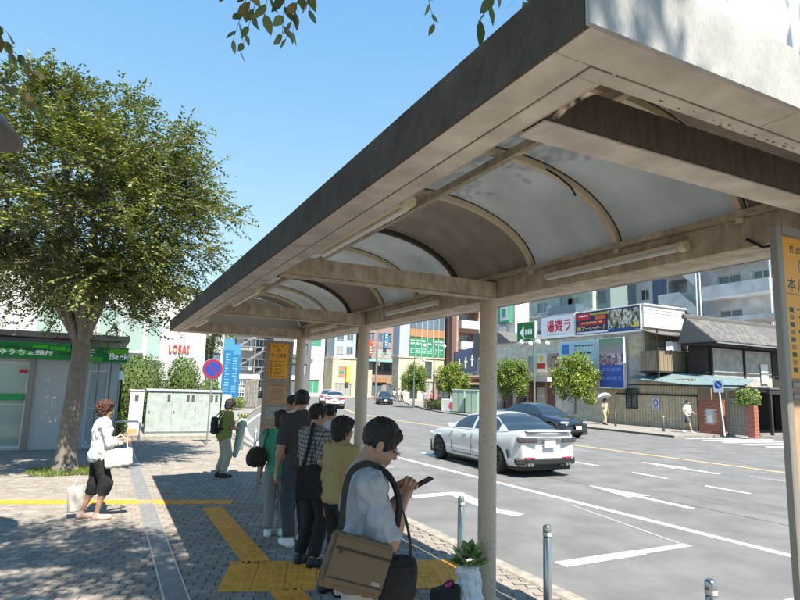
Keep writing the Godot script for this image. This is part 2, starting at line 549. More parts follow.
func ground_and_road():
	var st := S()
	face(st, [Vector3(-450, -0.2, -450), Vector3(450, -0.2, -450), Vector3(450, -0.2, 450), Vector3(-450, -0.2, 450)], Vector3(0, -5, 0))
	struct("ground", st, M.earth)
	st = S()
	face(st, [Vector3(-40, ROAD, -140), Vector3(110, ROAD, -140), Vector3(110, ROAD, 40), Vector3(-40, ROAD, 40)], Vector3(0, -5, 0))
	var road := struct("road", st, M.asphalt)
	line_on("edge_line", [Vector2(8.3, 4), Vector2(8.08, -4.7), Vector2(7.68, -15), Vector2(7.6, -22), Vector2(8.6, -29), Vector2(11.2, -40), Vector2(14, -50)], 0.15, M.white_paint, road)
	line_on("edge_line", [Vector2(4.62, -19), Vector2(5.0, -22.5), Vector2(5.9, -27.5), Vector2(7.6, -33.2), Vector2(10.9, -43.5), Vector2(13.6, -51.5)], 0.15, M.white_paint, road)
	line_on("centre_line", [Vector2(17.2, 4), Vector2(16.75, -9.9), Vector2(16.2, -17), Vector2(15.95, -27), Vector2(15.85, -31.5), Vector2(16.6, -40), Vector2(19.2, -50), Vector2(23, -60)], 0.17, M.yellow_paint, road)
	for z in [-7.9, -9.98, -12.2, -14.6, -17.4, -20.4]:
		line_on("lane_dash", [Vector2(12.5 - 0.02 * z - 0.35, z), Vector2(12.5 - 0.02 * z - 0.37, z - 1.0)], 0.12, M.white_paint, road)
	for z in [-8.6, -15.0, -19.0]:
		line_on("lane_dash", [Vector2(15.0, z), Vector2(14.98, z - 1.0)], 0.1, M.worn_paint, road)
	for a in [[14.5, -12.6, 1.0], [9.6, -9.75, 1.0], [9.0, -16.3, 1.0], [14.0, -24.0, 1.2]]:
		painted("arrow_marking", [Vector2(a[0], a[1]), Vector2(a[0] + 0.3, a[1] + 1.35), Vector2(a[0] + 0.08, a[1] + 1.3), Vector2(a[0] + 0.08, a[1] + 2.5), Vector2(a[0] - 0.08, a[1] + 2.5), Vector2(a[0] - 0.08, a[1] + 1.3), Vector2(a[0] - 0.3, a[1] + 1.35)], M.white_paint, road)
	# bus bay marks
	line_on("bay_line", [Vector2(4.95, -5.5), Vector2(6.3, -5.53)], 0.2, M.white_paint, road)
	line_on("bay_line", [Vector2(6.3, -5.53), Vector2(7.25, -5.56)], 0.16, M.worn_paint, road)
	line_on("bay_line", [Vector2(7.2, -5.65), Vector2(7.65, -8.2)], 0.05, M.worn_paint, road)
	painted("bay_line", [Vector2(5.22, -9.9), Vector2(6.22, -9.95), Vector2(6.4, -9.85), Vector2(6.15, -8.25), Vector2(5.9, -8.25), Vector2(6.05, -9.7), Vector2(5.25, -9.62)], M.white_paint, road)
	painted("bay_line", [Vector2(6.12, -8.35), Vector2(6.35, -7.9), Vector2(6.1, -7.75), Vector2(5.9, -8.2)], M.white_paint, road)
	line_on("bay_line", [Vector2(5.6, -3.62), Vector2(7.2, -3.68)], 0.2, M.white_paint, road)
	for k in 5:
		line_on("crossing_stripe", [Vector2(24.6, -18.7 + k * 0.95), Vector2(29.2, -18.5 + k * 0.95)], 0.42, M.white_paint, road)
	for q in [[21.5, -16.2, 0.34], [12.2, -5.0, 0.3], [6.4, -13.5, 0.3]]:
		st = S()
		lathe(st, [Vector2(q[2], ROAD + 0.001), Vector2(q[2], ROAD + 0.008), Vector2(0, ROAD + 0.008)], 24, Transform3D(Basis(), Vector3(q[0], 0, q[1])), false)
		part("manhole_cover", st, M.drain, road)
	for q in [[10.6, -6.2, 0.9, 2.6], [13.2, -19.0, 1.2, 3.5], [6.1, -17.5, 0.8, 2.2]]:
		painted("asphalt_patch", [Vector2(q[0], q[1]), Vector2(q[0] + q[2], q[1] + 0.04), Vector2(q[0] + q[2] - 0.05, q[1] - q[3]), Vector2(q[0] - 0.05, q[1] - q[3] + 0.05)], M.asphalt_patch, road, ROAD + 0.002)
	# a thin patch seam across the lanes
	line_on("asphalt_seam", [Vector2(10.4, 3), Vector2(9.8, -8), Vector2(9.0, -16)], 0.03, M.bed, road, ROAD + 0.003)

	# right-hand pavement and the island
	var poly := KERB_R.duplicate()
	poly.append_array([Vector2(90, -80), Vector2(90, -19.2)])
	var walk := slab("pavement_right", poly, -0.19, 0.0, M.paving)
	kerb_stones(KERB_R, 1.0, walk, 0.2, 1.0)
	poly = [Vector2(30.5, 20), Vector2(80, 20), Vector2(80, -14), Vector2(30.5, -14)]
	slab("pavement_corner", poly, -0.19, 0.0, M.paving)

# stones along a kerb; side = -1 when the pavement lies to the left of the run
func kerb_stones(line: Array, len: float, parent: Node, w: float, side: float):
	for k in line.size() - 1:
		var a: Vector2 = line[k]
		var b: Vector2 = line[k + 1]
		var n := maxi(1, int(round(a.distance_to(b) / len)))
		var d := (b - a).normalized()
		var o := Vector2(-d.y, d.x) * side
		var st := S()
		box(st, Vector3.ZERO, Vector3(w, 0.2, a.distance_to(b) / n - 0.008), Basis(), 0.012)
		st.generate_normals()
		var mesh := st.commit()
		for i in n:
			var c := a.lerp(b, (i + 0.5) / n) + o * w * 0.5
			var xf := Transform3D(Basis(Vector3.UP, atan2(d.x, d.y)), Vector3(c.x, -0.09 + rng.randf_range(-0.002, 0.002), c.y))
			inst("kerb_stone", mesh, M.kerb, parent, xf)

const PA := 0.333  # the paving bond is turned against the shelter
func pav(u: float, v: float) -> Vector3:
	return Vector3(u * cos(PA) - v * sin(PA), 0, u * sin(PA) + v * cos(PA))

func pavement():
	var poly := KERB.duplicate()
	poly.append_array([Vector2(-60, -74), Vector2(-60, 9)])
	for k in KERB.size(): poly[k] = KERB[k] - Vector2(0.17, 0)
	var base := slab("pavement", poly, -0.19, -0.018, M.bed)
	kerb_stones(KERB, 0.6, base, 0.18, -1.0)
	# paving beyond the pavers that can be told apart
	var st := S()
	var far := [Vector2(-40, -20.7), Vector2(4.2, -20.7), Vector2(4.9, -27), Vector2(6.8, -33), Vector2(10, -43.5), Vector2(-40, -43.5)]
	var pp := []
	for v in far: pp.append(Vector2(v.x, -v.y))
	prism(st, pp, Vector3(0, -0.017, 0), Vector3.RIGHT, Vector3.FORWARD, 0.012)
	part("far_paving", st, M.paving, base)
	# clay-grey pavers, 0.2 x 0.1, in running bond
	var cells := []
	for j in range(-260, 60):
		for i in range(-60, 60):
			var c := pav(i * 0.2 + (0.1 if j & 1 else 0.0), j * 0.1)
			if c.z > 1.0 or c.z < -20.6 or c.x > 4.05 or c.x < -0.13 * -c.z - 2.9 - (1.5 if c.z > -8 else 0.0): continue
			if c.x < -8 or (c.x < 0.1 and c.z < -18.4): continue
			if absf(c.x + 0.6) < 0.62 and absf(c.z + 13.9) < 0.62: continue
			cells.append(c)
	var cb := Basis(Vector3.UP, deg_to_rad(-26.55)) * Basis(Vector3.RIGHT, deg_to_rad(8.55)) * Basis(Vector3.BACK, deg_to_rad(1.74))
	var near := []
	for k in cells.size():
		var q: Vector3 = cb.inverse() * (cells[k] - Vector3(0, 1.9, 0))
		if q.z < -0.5 and absf(q.x / q.z) < 0.70 and absf(q.y / q.z) < 0.53: near.append([-q.z, k])
	near.sort_custom(func(a, b): return a[0] < b[0])
	var single := {}
	for k in mini(300, near.size()): single[near[k][1]] = true
	var one := paver_mesh()
	var rot := Basis(Vector3.UP, -PA)
	var rest := []
	var edge_cut := S()
	for k in 4: rest.append(S())
	for k in cells.size():
		var tone := rng.randi() % 4
		var xf := Transform3D(rot * Basis(Vector3(1, 0, 0), rng.randf_range(-0.008, 0.008)) * Basis(Vector3(0, 0, 1), rng.randf_range(-0.006, 0.006)), cells[k] + Vector3(0, rng.randf_range(-0.0025, 0.0), 0))
		if cells[k].x > 3.87: # cut to the kerb
			var poly2 := PackedVector2Array()
			for e in [Vector3(-0.095, 0, -0.045), Vector3(0.095, 0, -0.045), Vector3(0.095, 0, 0.045), Vector3(-0.095, 0, 0.045)]:
				var w: Vector3 = cells[k] + rot * e
				poly2.append(Vector2(w.x, w.z))
			for q in Geometry2D.intersect_polygons(poly2, PackedVector2Array([Vector2(0, -30), Vector2(3.985, -30), Vector2(3.985, 5), Vector2(0, 5)])):
				var pts := []
				for e in q: pts.append(Vector3(e.x, -0.002, e.y))
				face(edge_cut, pts, Vector3(pts[0].x, -5, pts[0].z))
		elif single.has(k): inst("paver", one, M.pavers[tone], base, xf)
		else: rest[tone].append_from(one, 0, xf)
	for k in 4:
		var o := inst("pavers", rest[k].commit(), M.pavers[k], base)
		o.set_meta("kind", "stuff")
	part("cut_pavers", edge_cut, M.pavers[1], base).set_meta("kind", "stuff")
	# drain covers
	for k in 26:
		var z := -1.0 - k * 0.7
		st = S()
		bb(st, Vector3(0.645, -0.01, z - 0.695), Vector3(0.825, 0.007, z), 0.003)
		for s in 2:
			for x in [0.67, 0.8]:
				bb(st, Vector3(x - 0.009, 0.007, z - 0.05 - s * 0.57), Vector3(x + 0.009, 0.0095, z - 0.068 - s * 0.57))
		part("drain_cover", st, M.drain, base)
	for x in [0.635, 0.835]:
		boxed("drain_edge", Vector3(x - 0.009, -0.01, -19.3), Vector3(x + 0.009, 0.0085, -1.0), M.drain_frame, base)
	# guiding tiles for the blind
	var bars := tactile_mesh(true)
	var dots := tactile_mesh(false)
	for k in 10: # first run along the shelter
		inst("tactile_tile", bars, M.tactile, base, Transform3D(Basis(), Vector3(1.63, 0.001, -9.3 + k * 0.3)))
	for k in 10: # on towards the camera
		inst("tactile_tile", bars, M.tactile, base, Transform3D(Basis(), Vector3(1.68, 0.001, -5.42 + k * 0.3)))
	var o0 := Vector3(1.38, 0.001, -6.6)
	for i in 3:
		for j in 3:
			inst("tactile_tile", dots, M.tactile, base, Transform3D(rot, o0 + pav(0.15 + i * 0.302, 0.15 + j * 0.302)))
	for i in range(3, 7):
		inst("tactile_tile", bars, M.tactile, base, Transform3D(rot * Basis(Vector3.UP, PI / 2), o0 + pav(0.15 + i * 0.302, 0.15 + 0.302)))
	for i in range(5, 8):
		for j in 3:
			if j == 1 and i < 7: continue
			inst("tactile_tile", dots, M.tactile, base, Transform3D(rot, o0 + pav(0.15 + i * 0.302, 0.15 + j * 0.302)))
	# the run across the plaza
	var o1 := Vector3(1.94, 0.001, -9.95)
	for i in 30:
		var p := o1 - pav(0.15 + i * 0.302, -0.06)
		p = Vector3(1.85, 0.001, -9.8) + Vector3(-0.952, 0, -0.306) * (0.302 * i)
		inst("tactile_tile", dots if i < 3 else bars, M.tactile, base, Transform3D(Basis(Vector3.UP, -0.311) * Basis(Vector3.UP, PI / 2), p))

func paver_mesh() -> ArrayMesh:
	var st := S()
	var c := Vector3.ZERO
	var o := [Vector3(-0.096, -0.006, -0.046), Vector3(0.096, -0.006, -0.046), Vector3(0.096, -0.006, 0.046), Vector3(-0.096, -0.006, 0.046)]
	var t := [Vector3(-0.0905, 0, -0.0405), Vector3(0.0905, 0, -0.0405), Vector3(0.0905, 0, 0.0405), Vector3(-0.0905, 0, 0.0405)]
	face(st, t, Vector3(0, -1, 0))
	for k in 4:
		var k2 := (k + 1) % 4
		face(st, [o[k], o[k2], t[k2], t[k]], Vector3(0, -0.1, 0))
		face(st, [o[k], o[k2], o[k2] + Vector3(0, -0.014, 0), o[k] + Vector3(0, -0.014, 0)], c + Vector3(0, -0.01, 0))
	st.generate_normals()
	return st.commit()

func tactile_mesh(bars: bool) -> ArrayMesh:
	var st := S()
	bb(st, Vector3(-0.1485, -0.004, -0.1485), Vector3(0.1485, 0.004, 0.1485), 0.002)
	if bars:
		for k in 4:
			var x := -0.1125 + k * 0.075
			box(st, Vector3(x, 0.0065, 0), Vector3(0.03, 0.005, 0.27), Basis(), 0.002)
	else:
		for i in 5:
			for j in 5:
				lathe(st, [Vector2(0.012, 0.004), Vector2(0.009, 0.009), Vector2(0.0, 0.009)], 6, Transform3D(Basis(), Vector3(-0.12 + i * 0.06, 0, -0.12 + j * 0.06)), false)
	st.generate_normals()
	return st.commit()

# ---------------------------------------------------------------- the shelter

const ZN := -0.91
const ZF := -10.95
const COLS := [-1.55, -4.62, -7.7, -10.75]

func arc(t: float, up := 0.0) -> Vector3:
	return Vector3(2.185 - (1.035 + up) * cos(t), 2.9 + (0.53 + up) * sin(t), 0)

# a rectangular section swept over the vault at z0..z1
func arch(st: SurfaceTool, z0: float, z1: float, lo: float, hi: float, seg := 20, ta := 0.0, tb := PI):
	for k in seg:
		var t0 := lerpf(ta, tb, float(k) / seg)
		var t1 := lerpf(ta, tb, float(k + 1) / seg)
		var p := []
		for t in [t0, t1]:
			for e in [lo, hi]:
				for z in [z0, z1]:
					p.append(arc(t, e) + Vector3(0, 0, z))
		var c := (arc((t0 + t1) / 2, (lo + hi) / 2)) + Vector3(0, 0, (z0 + z1) / 2)
		face(st, [p[0], p[1], p[5], p[4]], c)
		face(st, [p[2], p[3], p[7], p[6]], c)
		face(st, [p[0], p[2], p[6], p[4]], c)
		face(st, [p[1], p[3], p[7], p[5]], c)

func shelter():
	var s := thing("bus_shelter", "long bus shelter with beige steel frame, round columns and arched grey roof panels", "bus shelter", Vector3.ZERO)
	for z in COLS:
		var st := S()
		lathe(st, [Vector2(0.085, 0.0), Vector2(0.085, 0.7), Vector2(0.084, 1.5), Vector2(0.084, 2.752)], 28, Transform3D(Basis(), Vector3(3.28, 0, z)))
		lathe(st, [Vector2(0.13, 0.0), Vector2(0.13, 0.012), Vector2(0.085, 0.013)], 24, Transform3D(Basis(), Vector3(3.28, 0, z)), false)
		part("column", st, M.column, s)
	# left gutter: dark outer face, pale soffit in two strips, inner lip
	var cuts := [ZN, -3.35, -5.85, -8.4, ZF]
	for k in 4:
		var a: float = cuts[k] - (0.0 if k == 0 else 0.002)
		var b: float = cuts[k + 1] + (0.0 if k == 3 else 0.002)
		var a2: float = a - 0.137 if k == 0 else a
		var b2: float = b + 0.137 if k == 3 else b
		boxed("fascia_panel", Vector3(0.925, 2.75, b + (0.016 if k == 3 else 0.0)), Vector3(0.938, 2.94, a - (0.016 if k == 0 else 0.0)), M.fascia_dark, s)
		boxed("soffit_panel", Vector3(0.9385, 2.7505, b2), Vector3(1.062, 2.762, a2), M.soffit, s, 0.002)
		var a3: float = a - 0.2 if k == 0 else a
		var b3: float = b + 0.2 if k == 3 else b
		boxed("soffit_strip", Vector3(1.074, 2.7535, b3), Vector3(1.152, 2.766, a3), M.soffit, s, 0.002)
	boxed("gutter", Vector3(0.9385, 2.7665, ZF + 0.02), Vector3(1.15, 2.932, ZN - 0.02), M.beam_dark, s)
	boxed("inner_lip", Vector3(1.1525, 2.756, ZF + 0.2), Vector3(1.162, 2.93, ZN - 0.2), M.beam, s)
	# near and far ends
	for e in [[ZN, -1.0, M.fascia_light], [ZF, 1.0, M.fascia_light]]:
		var z: float = e[0]
		var d: float = e[1]
		var xs := [0.925, 1.78, 2.7, 3.62]
		for k in 3:
			boxed("end_fascia_panel", Vector3(xs[k] + (0.0 if k == 0 else 0.002), 2.75, z), Vector3(xs[k + 1] - 0.002, 2.94, z + d * 0.013), e[2], s)
			boxed("end_soffit_panel", Vector3(xs[k] + (0.016 if k == 0 else 0.002), 2.7505, z + d * 0.0135), Vector3(xs[k + 1] - 0.002, 2.762, z + d * 0.135), M.soffit, s, 0.002)
		boxed("end_soffit_strip", Vector3(1.074, 2.7535, z + d * 0.147), Vector3(3.215, 2.766, z + d * 0.198), M.soffit, s, 0.002)
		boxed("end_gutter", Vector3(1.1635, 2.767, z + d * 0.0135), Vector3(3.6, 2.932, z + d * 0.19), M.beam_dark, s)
		# the end wall of the vault
		var st := S()
		var pl := []
		for k in 25:
			var q := arc(PI * k / 24.0, 0.035)
			pl.append(Vector2(q.x, q.y))
		prism(st, pl, Vector3(0, 0.0, z + d * 0.2), Vector3.RIGHT, Vector3.UP, 0.012)
		part("gable", st, M.gable, s)
	# rust along the near lip
	var rust := S()
	var g := RandomNumberGenerator.new()
	g.seed = 12
	for k in 60:
		var x := 1.2 + 1.9 * pow(g.randf(), 0.7)
		var q := []
		var n := 6
		var r := g.randf_range(0.002, 0.007)
		for i in n:
			q.append(Vector2(cos(TAU * i / n) * r * g.randf_range(0.6, 2.2), sin(TAU * i / n) * r * g.randf_range(0.3, 0.8)))
		prism(rust, q, Vector3(x, 2.7525, ZN - 0.165 - g.randf_range(0, 0.03)), Vector3.RIGHT, Vector3.BACK, 0.0)
	part("rust_spots", rust, M.rust, s).set_meta("kind", "stuff")
	# long beam over the columns and the road-side gutter
	var zz := [ZN - 0.215, -4.46, -7.55, ZF + 0.215]
	for k in 3:
		boxed("long_beam", Vector3(3.22, 2.75, zz[k + 1] + (0.001 if k < 2 else 0.0)), Vector3(3.46, 2.93, zz[k] - (0.001 if k > 0 else 0.0)), M.beam, s, 0.004)
	boxed("road_gutter", Vector3(3.475, 2.756, ZF + 0.14), Vector3(3.6, 2.935, ZN - 0.14), M.soffit, s)
	boxed("road_fascia", Vector3(3.605, 2.75, ZF + 0.016), Vector3(3.62, 2.95, ZN - 0.016), M.fascia_light, s)
	# cross beams with a pale plate under each
	for k in 4:
		var z: float = [-1.41, -4.46, -7.55, -10.5][k]
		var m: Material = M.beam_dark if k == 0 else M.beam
		boxed("cross_beam", Vector3(1.172, 2.757, z - 0.058), Vector3(3.215, 2.905, z + 0.058), m, s, 0.004)
		boxed("beam_plate", Vector3(1.166, 2.744, z - 0.064), Vector3(3.216, 2.754, z + 0.064), M.soffit if k == 0 else M.beam, s, 0.002)
	# springing rails, crown rail
	boxed("rail", Vector3(1.165, 2.9, ZF + 0.22), Vector3(1.2, 2.94, ZN - 0.22), M.beam, s)
	boxed("rail", Vector3(3.17, 2.931, ZF + 0.22), Vector3(3.25, 2.965, ZN - 0.22), M.beam, s)
	boxed("crown_rail", Vector3(2.12, 3.34, ZF + 0.22), Vector3(2.17, 3.395, ZN - 0.22), M.beam, s, 0.003)
	# ribs
	var ribs := [-2.03, -2.95, -3.9, -5.1, -6.03, -6.98, -8.15, -9.1, -10.0]
	var st := S()
	arch(st, -0.022, 0.022, -0.012, 0.03)
	st.generate_normals()
	var rib := st.commit()
	st = S()
	arch(st, -0.03, 0.03, 0.0305, 0.05)
	st.generate_normals()
	var cap := st.commit()
	for k in ribs.size():
		var at := Transform3D(Basis(), Vector3(0, 0, ribs[k]))
		var o := inst("rib", rib, M.rib if k % 3 != 0 or k == 0 else M.rib_dark, s, at)
		inst("rib_gasket", cap, M.rib_dark, o)
	# roof panels
	var edge := [ZN - 0.215] + ribs + [ZF + 0.215]
	for k in edge.size() - 1:
		st = S()
		st.set_smooth_group(3)
		var z0: float = edge[k] - (0.0 if k == 0 else 0.031)
		var z1: float = edge[k + 1] + (0.0 if k == edge.size() - 2 else 0.031)
		for i in 24:
			var a := arc(PI * i / 24.0, 0.04)
			var b := arc(PI * (i + 1) / 24.0, 0.04)
			face(st, [a + Vector3(0, 0, z0), a + Vector3(0, 0, z1), b + Vector3(0, 0, z1), b + Vector3(0, 0, z0)], Vector3(2.185, 2.5, (z0 + z1) / 2))
		part("roof_panel", st, M.roof_opaque if k % 3 == 0 else M.roof_sheet, s)
	# tube lamps, switched off in daylight
	for k in 3:
		for side in 2:
			var z0: float = COLS[k] - 0.83
			var f := MeshInstance3D.new()
			st = S()
			var x := 3.185 if side else 1.2
			var y := 2.83 if side else 2.775
			box(st, Vector3(x, y + 0.012, z0 - 0.65), Vector3(0.05, 0.035, 1.3), Basis(), 0.004)
			f = part("lamp_housing", st, M.cream, s)
			for t in 2:
				st = S()
				var za := z0 - 0.03 - t * 0.62
				var tx := x + (-0.028 if side else 0.028)
				tube(st, [Vector3(tx, y - 0.018, za), Vector3(tx, y - 0.018, za - 0.6)], 0.014, 10)
				part("lamp_tube", st, M.tube_lamp, f)
			st = S()
			tube(st, [Vector3(x - (0.012 if side else -0.012), y, z0 + 0.03), Vector3(x - (0.012 if side else -0.012), y, z0 - 0.02)], 0.034, 16)
			part("end_cap", st, M.cream, f)
	# hanging cables
	st = S()
	tube(st, [Vector3(2.52, 3.385, -2.9), Vector3(2.6, 3.33, -2.86), Vector3(2.7, 3.28, -2.86), Vector3(2.8, 3.255, -2.92)], 0.007, 6)
	part("cable", st, M.cable, s)
	st = S()
	tube(st, [Vector3(3.2, 2.74, -1.1), Vector3(3.17, 2.72, -1.7), Vector3(3.2, 2.73, -1.9), Vector3(3.22, 2.8, -2.0)], 0.009, 6)
	part("cable", st, M.cable, s)
	# information boards hung beside the first and the last column
	board(-1.5, "bus information board with large yellow timetable, cut by the right edge", 0)
	board(-10.55, "bus information board with yellow timetable at the far end of the shelter", 1)

func timetable() -> Image:
	var y := Color(0.88, 0.60, 0.05)
	var k := Color(0.13, 0.1, 0.04)
	var im := picture(416, 784, y)
	write(im, "西武", 62, 42, 46, k, 5.0, 1.3)
	write(im, "行", 262, 42, 46, k, 5.0)
	ring(im, Vector2(192, 158), 50, 6, k)
	for q in [[160, 182, 192, 122], [192, 122, 222, 182], [168, 172, 222, 172]]:
		stroke(im, Vector2(q[0], q[1]), Vector2(q[2], q[3]), 7, k)
	write(im, "本川越駅", 26, 226, 78, k, 8.0, 1.18)
	im.fill_rect(Rect2i(14, 318, 356, 4), k)
	write(im, "行", 172, 336, 38, Color(0.6, 0.08, 0.04), 4.0)
	for r in 9:
		var yy := 396 + r * 41
		im.fill_rect(Rect2i(26, yy, 40, 26), k if r % 2 == 0 else Color(0.55, 0.38, 0.05))
		small_print(im, Rect2i(96 + (r % 3) * 14, yy, 236 - (r % 2) * 40, 28), 1, k, 30 + r)
		if r in [2, 5]: small_print(im, Rect2i(120, yy + 24, 170, 10), 1, Color(0.5, 0.36, 0.06), 70 + r)
	return im

func notice(sd: int, paper: Color, ink: Color, band: Color) -> Image:
	var im := picture(256, 320, paper)
	im.fill_rect(Rect2i(0, 0, 256, 26), band)
	small_print(im, Rect2i(18, 44, 220, 258), 20, ink, sd)
	for k in 4: im.fill_rect(Rect2i(18 + k * 58, 40, 2, 266), ink)
	return im

func board(z: float, label: String, k: int):
	var b := thing("information_board", label, "information board", Vector3(2.865 if k == 0 else 2.81, 0, z), 0.0, "information boards of the shelter")
	var st := S()
	for x in [-0.24, 0.24]:
		box(st, Vector3(x, 1.69, 0), Vector3(0.04, 1.96, 0.036), Basis(), 0.005)
	bb(st, Vector3(-0.219, 2.63, -0.017), Vector3(0.219, 2.67, 0.017))
	bb(st, Vector3(-0.219, 0.71, -0.017), Vector3(0.219, 0.75, 0.017))
	part("frame", st, M.post_metal, b)
	boxed("back_panel", Vector3(-0.2185, 0.7505, -0.012), Vector3(0.2185, 2.6295, 0.008), M.board_back, b)
	st = S()
	for y in [1.95, 1.90, 1.14]:
		st = S()
		bb(st, Vector3(-0.218, y, 0.0085), Vector3(0.218, y + 0.022, 0.02), 0.003)
		part("glazing_bar", st, M.post_metal, b)
	print_sheet("timetable", timetable(), Vector3(-0.045 if k == 0 else 0.0, 2.305, 0.011), Vector3.RIGHT, Vector3.UP, 0.34, 0.635, b, 0.4)
	print_sheet("route_notice", notice(5 + k, Color(0.75, 0.58, 0.4), Color(0.2, 0.16, 0.12), Color(0.5, 0.4, 0.3)), Vector3(0.02, 1.72, 0.012), Vector3.RIGHT, Vector3.UP, 0.24, 0.3, b)
	for x in [-0.105, 0.09]:
		print_sheet("route_notice", notice(9 + k + int(x * 90), Color(0.66, 0.66, 0.6), Color(0.14, 0.3, 0.36), Color(0.3, 0.45, 0.5)), Vector3(x, 1.38, 0.0125), Vector3.RIGHT, Vector3.UP, 0.15, 0.22, b)
	print_sheet("map_notice", notice(19 + k, Color(0.72, 0.66, 0.6), Color(0.5, 0.3, 0.3), Color(0.62, 0.16, 0.2)), Vector3(0, 0.94, 0.0115), Vector3.RIGHT, Vector3.UP, 0.36, 0.3, b)
	st = S()
	for y in [1.1, 2.35]:
		bb(st, Vector3(0.263, y, -0.06), Vector3(0.4, y + 0.03, -0.03))
	part("bracket", st, M.post_metal, b)
	st = S()
	for x in [-0.24, 0.24]:
		bb(st, Vector3(x - 0.018, -0.002, -0.02), Vector3(x + 0.018, 0.709, 0.02))
	if k == 1: part("leg", st, M.post_metal, b)

# ---------------------------------------------------------------- buildings

# A wall sheet in the xy plane of its thing, facing local +z, with real openings (Rect2: x, y, w, h) and reveals t deep.
func wall(called: String, x0: float, y0: float, w: float, h: float, t: float, holes: Array, m: Material, parent: Node, z := 0.0):
	var st := S()
	var xs := [x0, x0 + w]
	var ys := [y0, y0 + h]
	for r in holes:
		xs.append_array([r.position.x, r.end.x])
		ys.append_array([r.position.y, r.end.y])
	xs.sort(); ys.sort()
	for i in xs.size() - 1:
		if xs[i + 1] - xs[i] < 0.001: continue
		for j in ys.size() - 1:
			if ys[j + 1] - ys[j] < 0.001: continue
			var c := Vector2((xs[i] + xs[i + 1]) / 2, (ys[j] + ys[j + 1]) / 2)
			var open := false
			for r in holes:
				if r.has_point(c): open = true
			if not open:
				face(st, [Vector3(xs[i], ys[j], z), Vector3(xs[i + 1], ys[j], z), Vector3(xs[i + 1], ys[j + 1], z), Vector3(xs[i], ys[j + 1], z)], Vector3(c.x, c.y, z - 1))
	for k in holes.size() + 1:
		var r := Rect2(x0, y0, w, h) if k == holes.size() else holes[k] as Rect2
		var p := [Vector3(r.position.x, r.position.y, z), Vector3(r.end.x, r.position.y, z), Vector3(r.end.x, r.end.y, z), Vector3(r.position.x, r.end.y, z)]
		for i in 4:
			face(st, [p[i], p[(i + 1) % 4], p[(i + 1) % 4] - Vector3(0, 0, t), p[i] - Vector3(0, 0, t)], Vector3(r.get_center().x, r.get_center().y, z - t / 2) if k == holes.size() else (p[i] + p[(i + 1) % 4]) - Vector3(r.get_center().x, r.get_center().y, z))
	return part(called, st, m, parent)

func window(r: Rect2, cols: int, rows: int, fm: Material, gm: Material, parent: Node, depth := 0.1, f := 0.05, z := 0.0):
	if (gm == M.glass or gm == M.glass_blue) and rng.randf() < 0.35: gm = M.glass_curtain
	var st := S()
	var zz := z - depth
	bb(st, Vector3(r.position.x, r.position.y, zz - 0.03), Vector3(r.position.x + f, r.end.y, zz + 0.02))
	bb(st, Vector3(r.end.x - f, r.position.y, zz - 0.03), Vector3(r.end.x, r.end.y, zz + 0.02))
	bb(st, Vector3(r.position.x + f, r.position.y, zz - 0.03), Vector3(r.end.x - f, r.position.y + f, zz + 0.02))
	bb(st, Vector3(r.position.x + f, r.end.y - f, zz - 0.03), Vector3(r.end.x - f, r.end.y, zz + 0.02))
	for k in range(1, cols):
		var x := r.position.x + r.size.x * k / cols
		bb(st, Vector3(x - f * 0.4, r.position.y + f, zz - 0.025), Vector3(x + f * 0.4, r.end.y - f, zz + 0.015))
	for k in range(1, rows):
		var y := r.position.y + r.size.y * k / rows
		bb(st, Vector3(r.position.x + f, y - f * 0.35, zz - 0.02), Vector3(r.end.x - f, y + f * 0.35, zz + 0.01))
	var o := part("window", st, fm, parent)
	boxed("pane", Vector3(r.position.x + f * 0.5, r.position.y + f * 0.5, zz - 0.012), Vector3(r.end.x - f * 0.5, r.end.y - f * 0.5, zz - 0.004), gm, o)
	return o

# a plain house block: front wall with openings, windows in them, solid body behind, roof slab
func house(called: String, label: String, at: Vector3, turn: float, w: float, d: float, h: float, m: Material, wins: Array, gm: Material, fm: Material, roof: Material = null, group := "", t := 0.3, bare := []) -> Node3D:
	var b := thing(called, label, "building", at, turn, group)
	var holes := []
	for k in wins: holes.append(k[0])
	holes.append_array(bare)
	wall("front_wall", 0, 0, w, h, t, holes, m, b)
	boxed("body", Vector3(0, 0, -d), Vector3(w, h, -t - 0.001), m, b)
	for k in wins: window(k[0], k[1], k[2], fm, gm, b, 0.12, 0.06)
	boxed("roof", Vector3(-0.12, h + 0.002, -d - 0.1), Vector3(w + 0.12, h + 0.22, 0.12), roof if roof else m, b)
	return b

func grid(x0: float, y0: float, w: float, h: float, dx: float, dy: float, nx: int, ny: int, cols := 2, rows := 1) -> Array:
	var a := []
	for j in ny:
		for i in nx: a.append([Rect2(x0 + i * dx, y0 + j * dy, w, h), cols, rows])
	return a

func balcony(b: Node3D, x0: float, x1: float, y: float, out: float, m: Material, rail: Material, hh := 1.1):
	var o := boxed("balcony", Vector3(x0, y, 0.002), Vector3(x1, y + 0.16, out), m, b)
	boxed("parapet", Vector3(x0, y + 0.162, out - 0.1), Vector3(x1, y + hh, out), rail, o)
	boxed("parapet", Vector3(x0, y + 0.162, 0.002), Vector3(x0 + 0.1, y + hh, out - 0.102), rail, o)
	boxed("parapet", Vector3(x1 - 0.1, y + 0.162, 0.002), Vector3(x1, y + hh, out - 0.102), rail, o)

func text(s: String, size: float, depth: float, m: Material, parent: Node, at: Vector3, called := "lettering", slim := 1.0):
	var tm := TextMesh.new()
	var f := SystemFont.new()
	f.font_names = PackedStringArray(["Droid Sans"])
	f.font_weight = 700
	tm.font = f
	tm.text = s
	tm.font_size = 64
	tm.pixel_size = size / 46.0
	tm.depth = depth
	return inst(called, tm, m, parent, Transform3D(Basis.from_scale(Vector3(slim, 1, 1)), at))

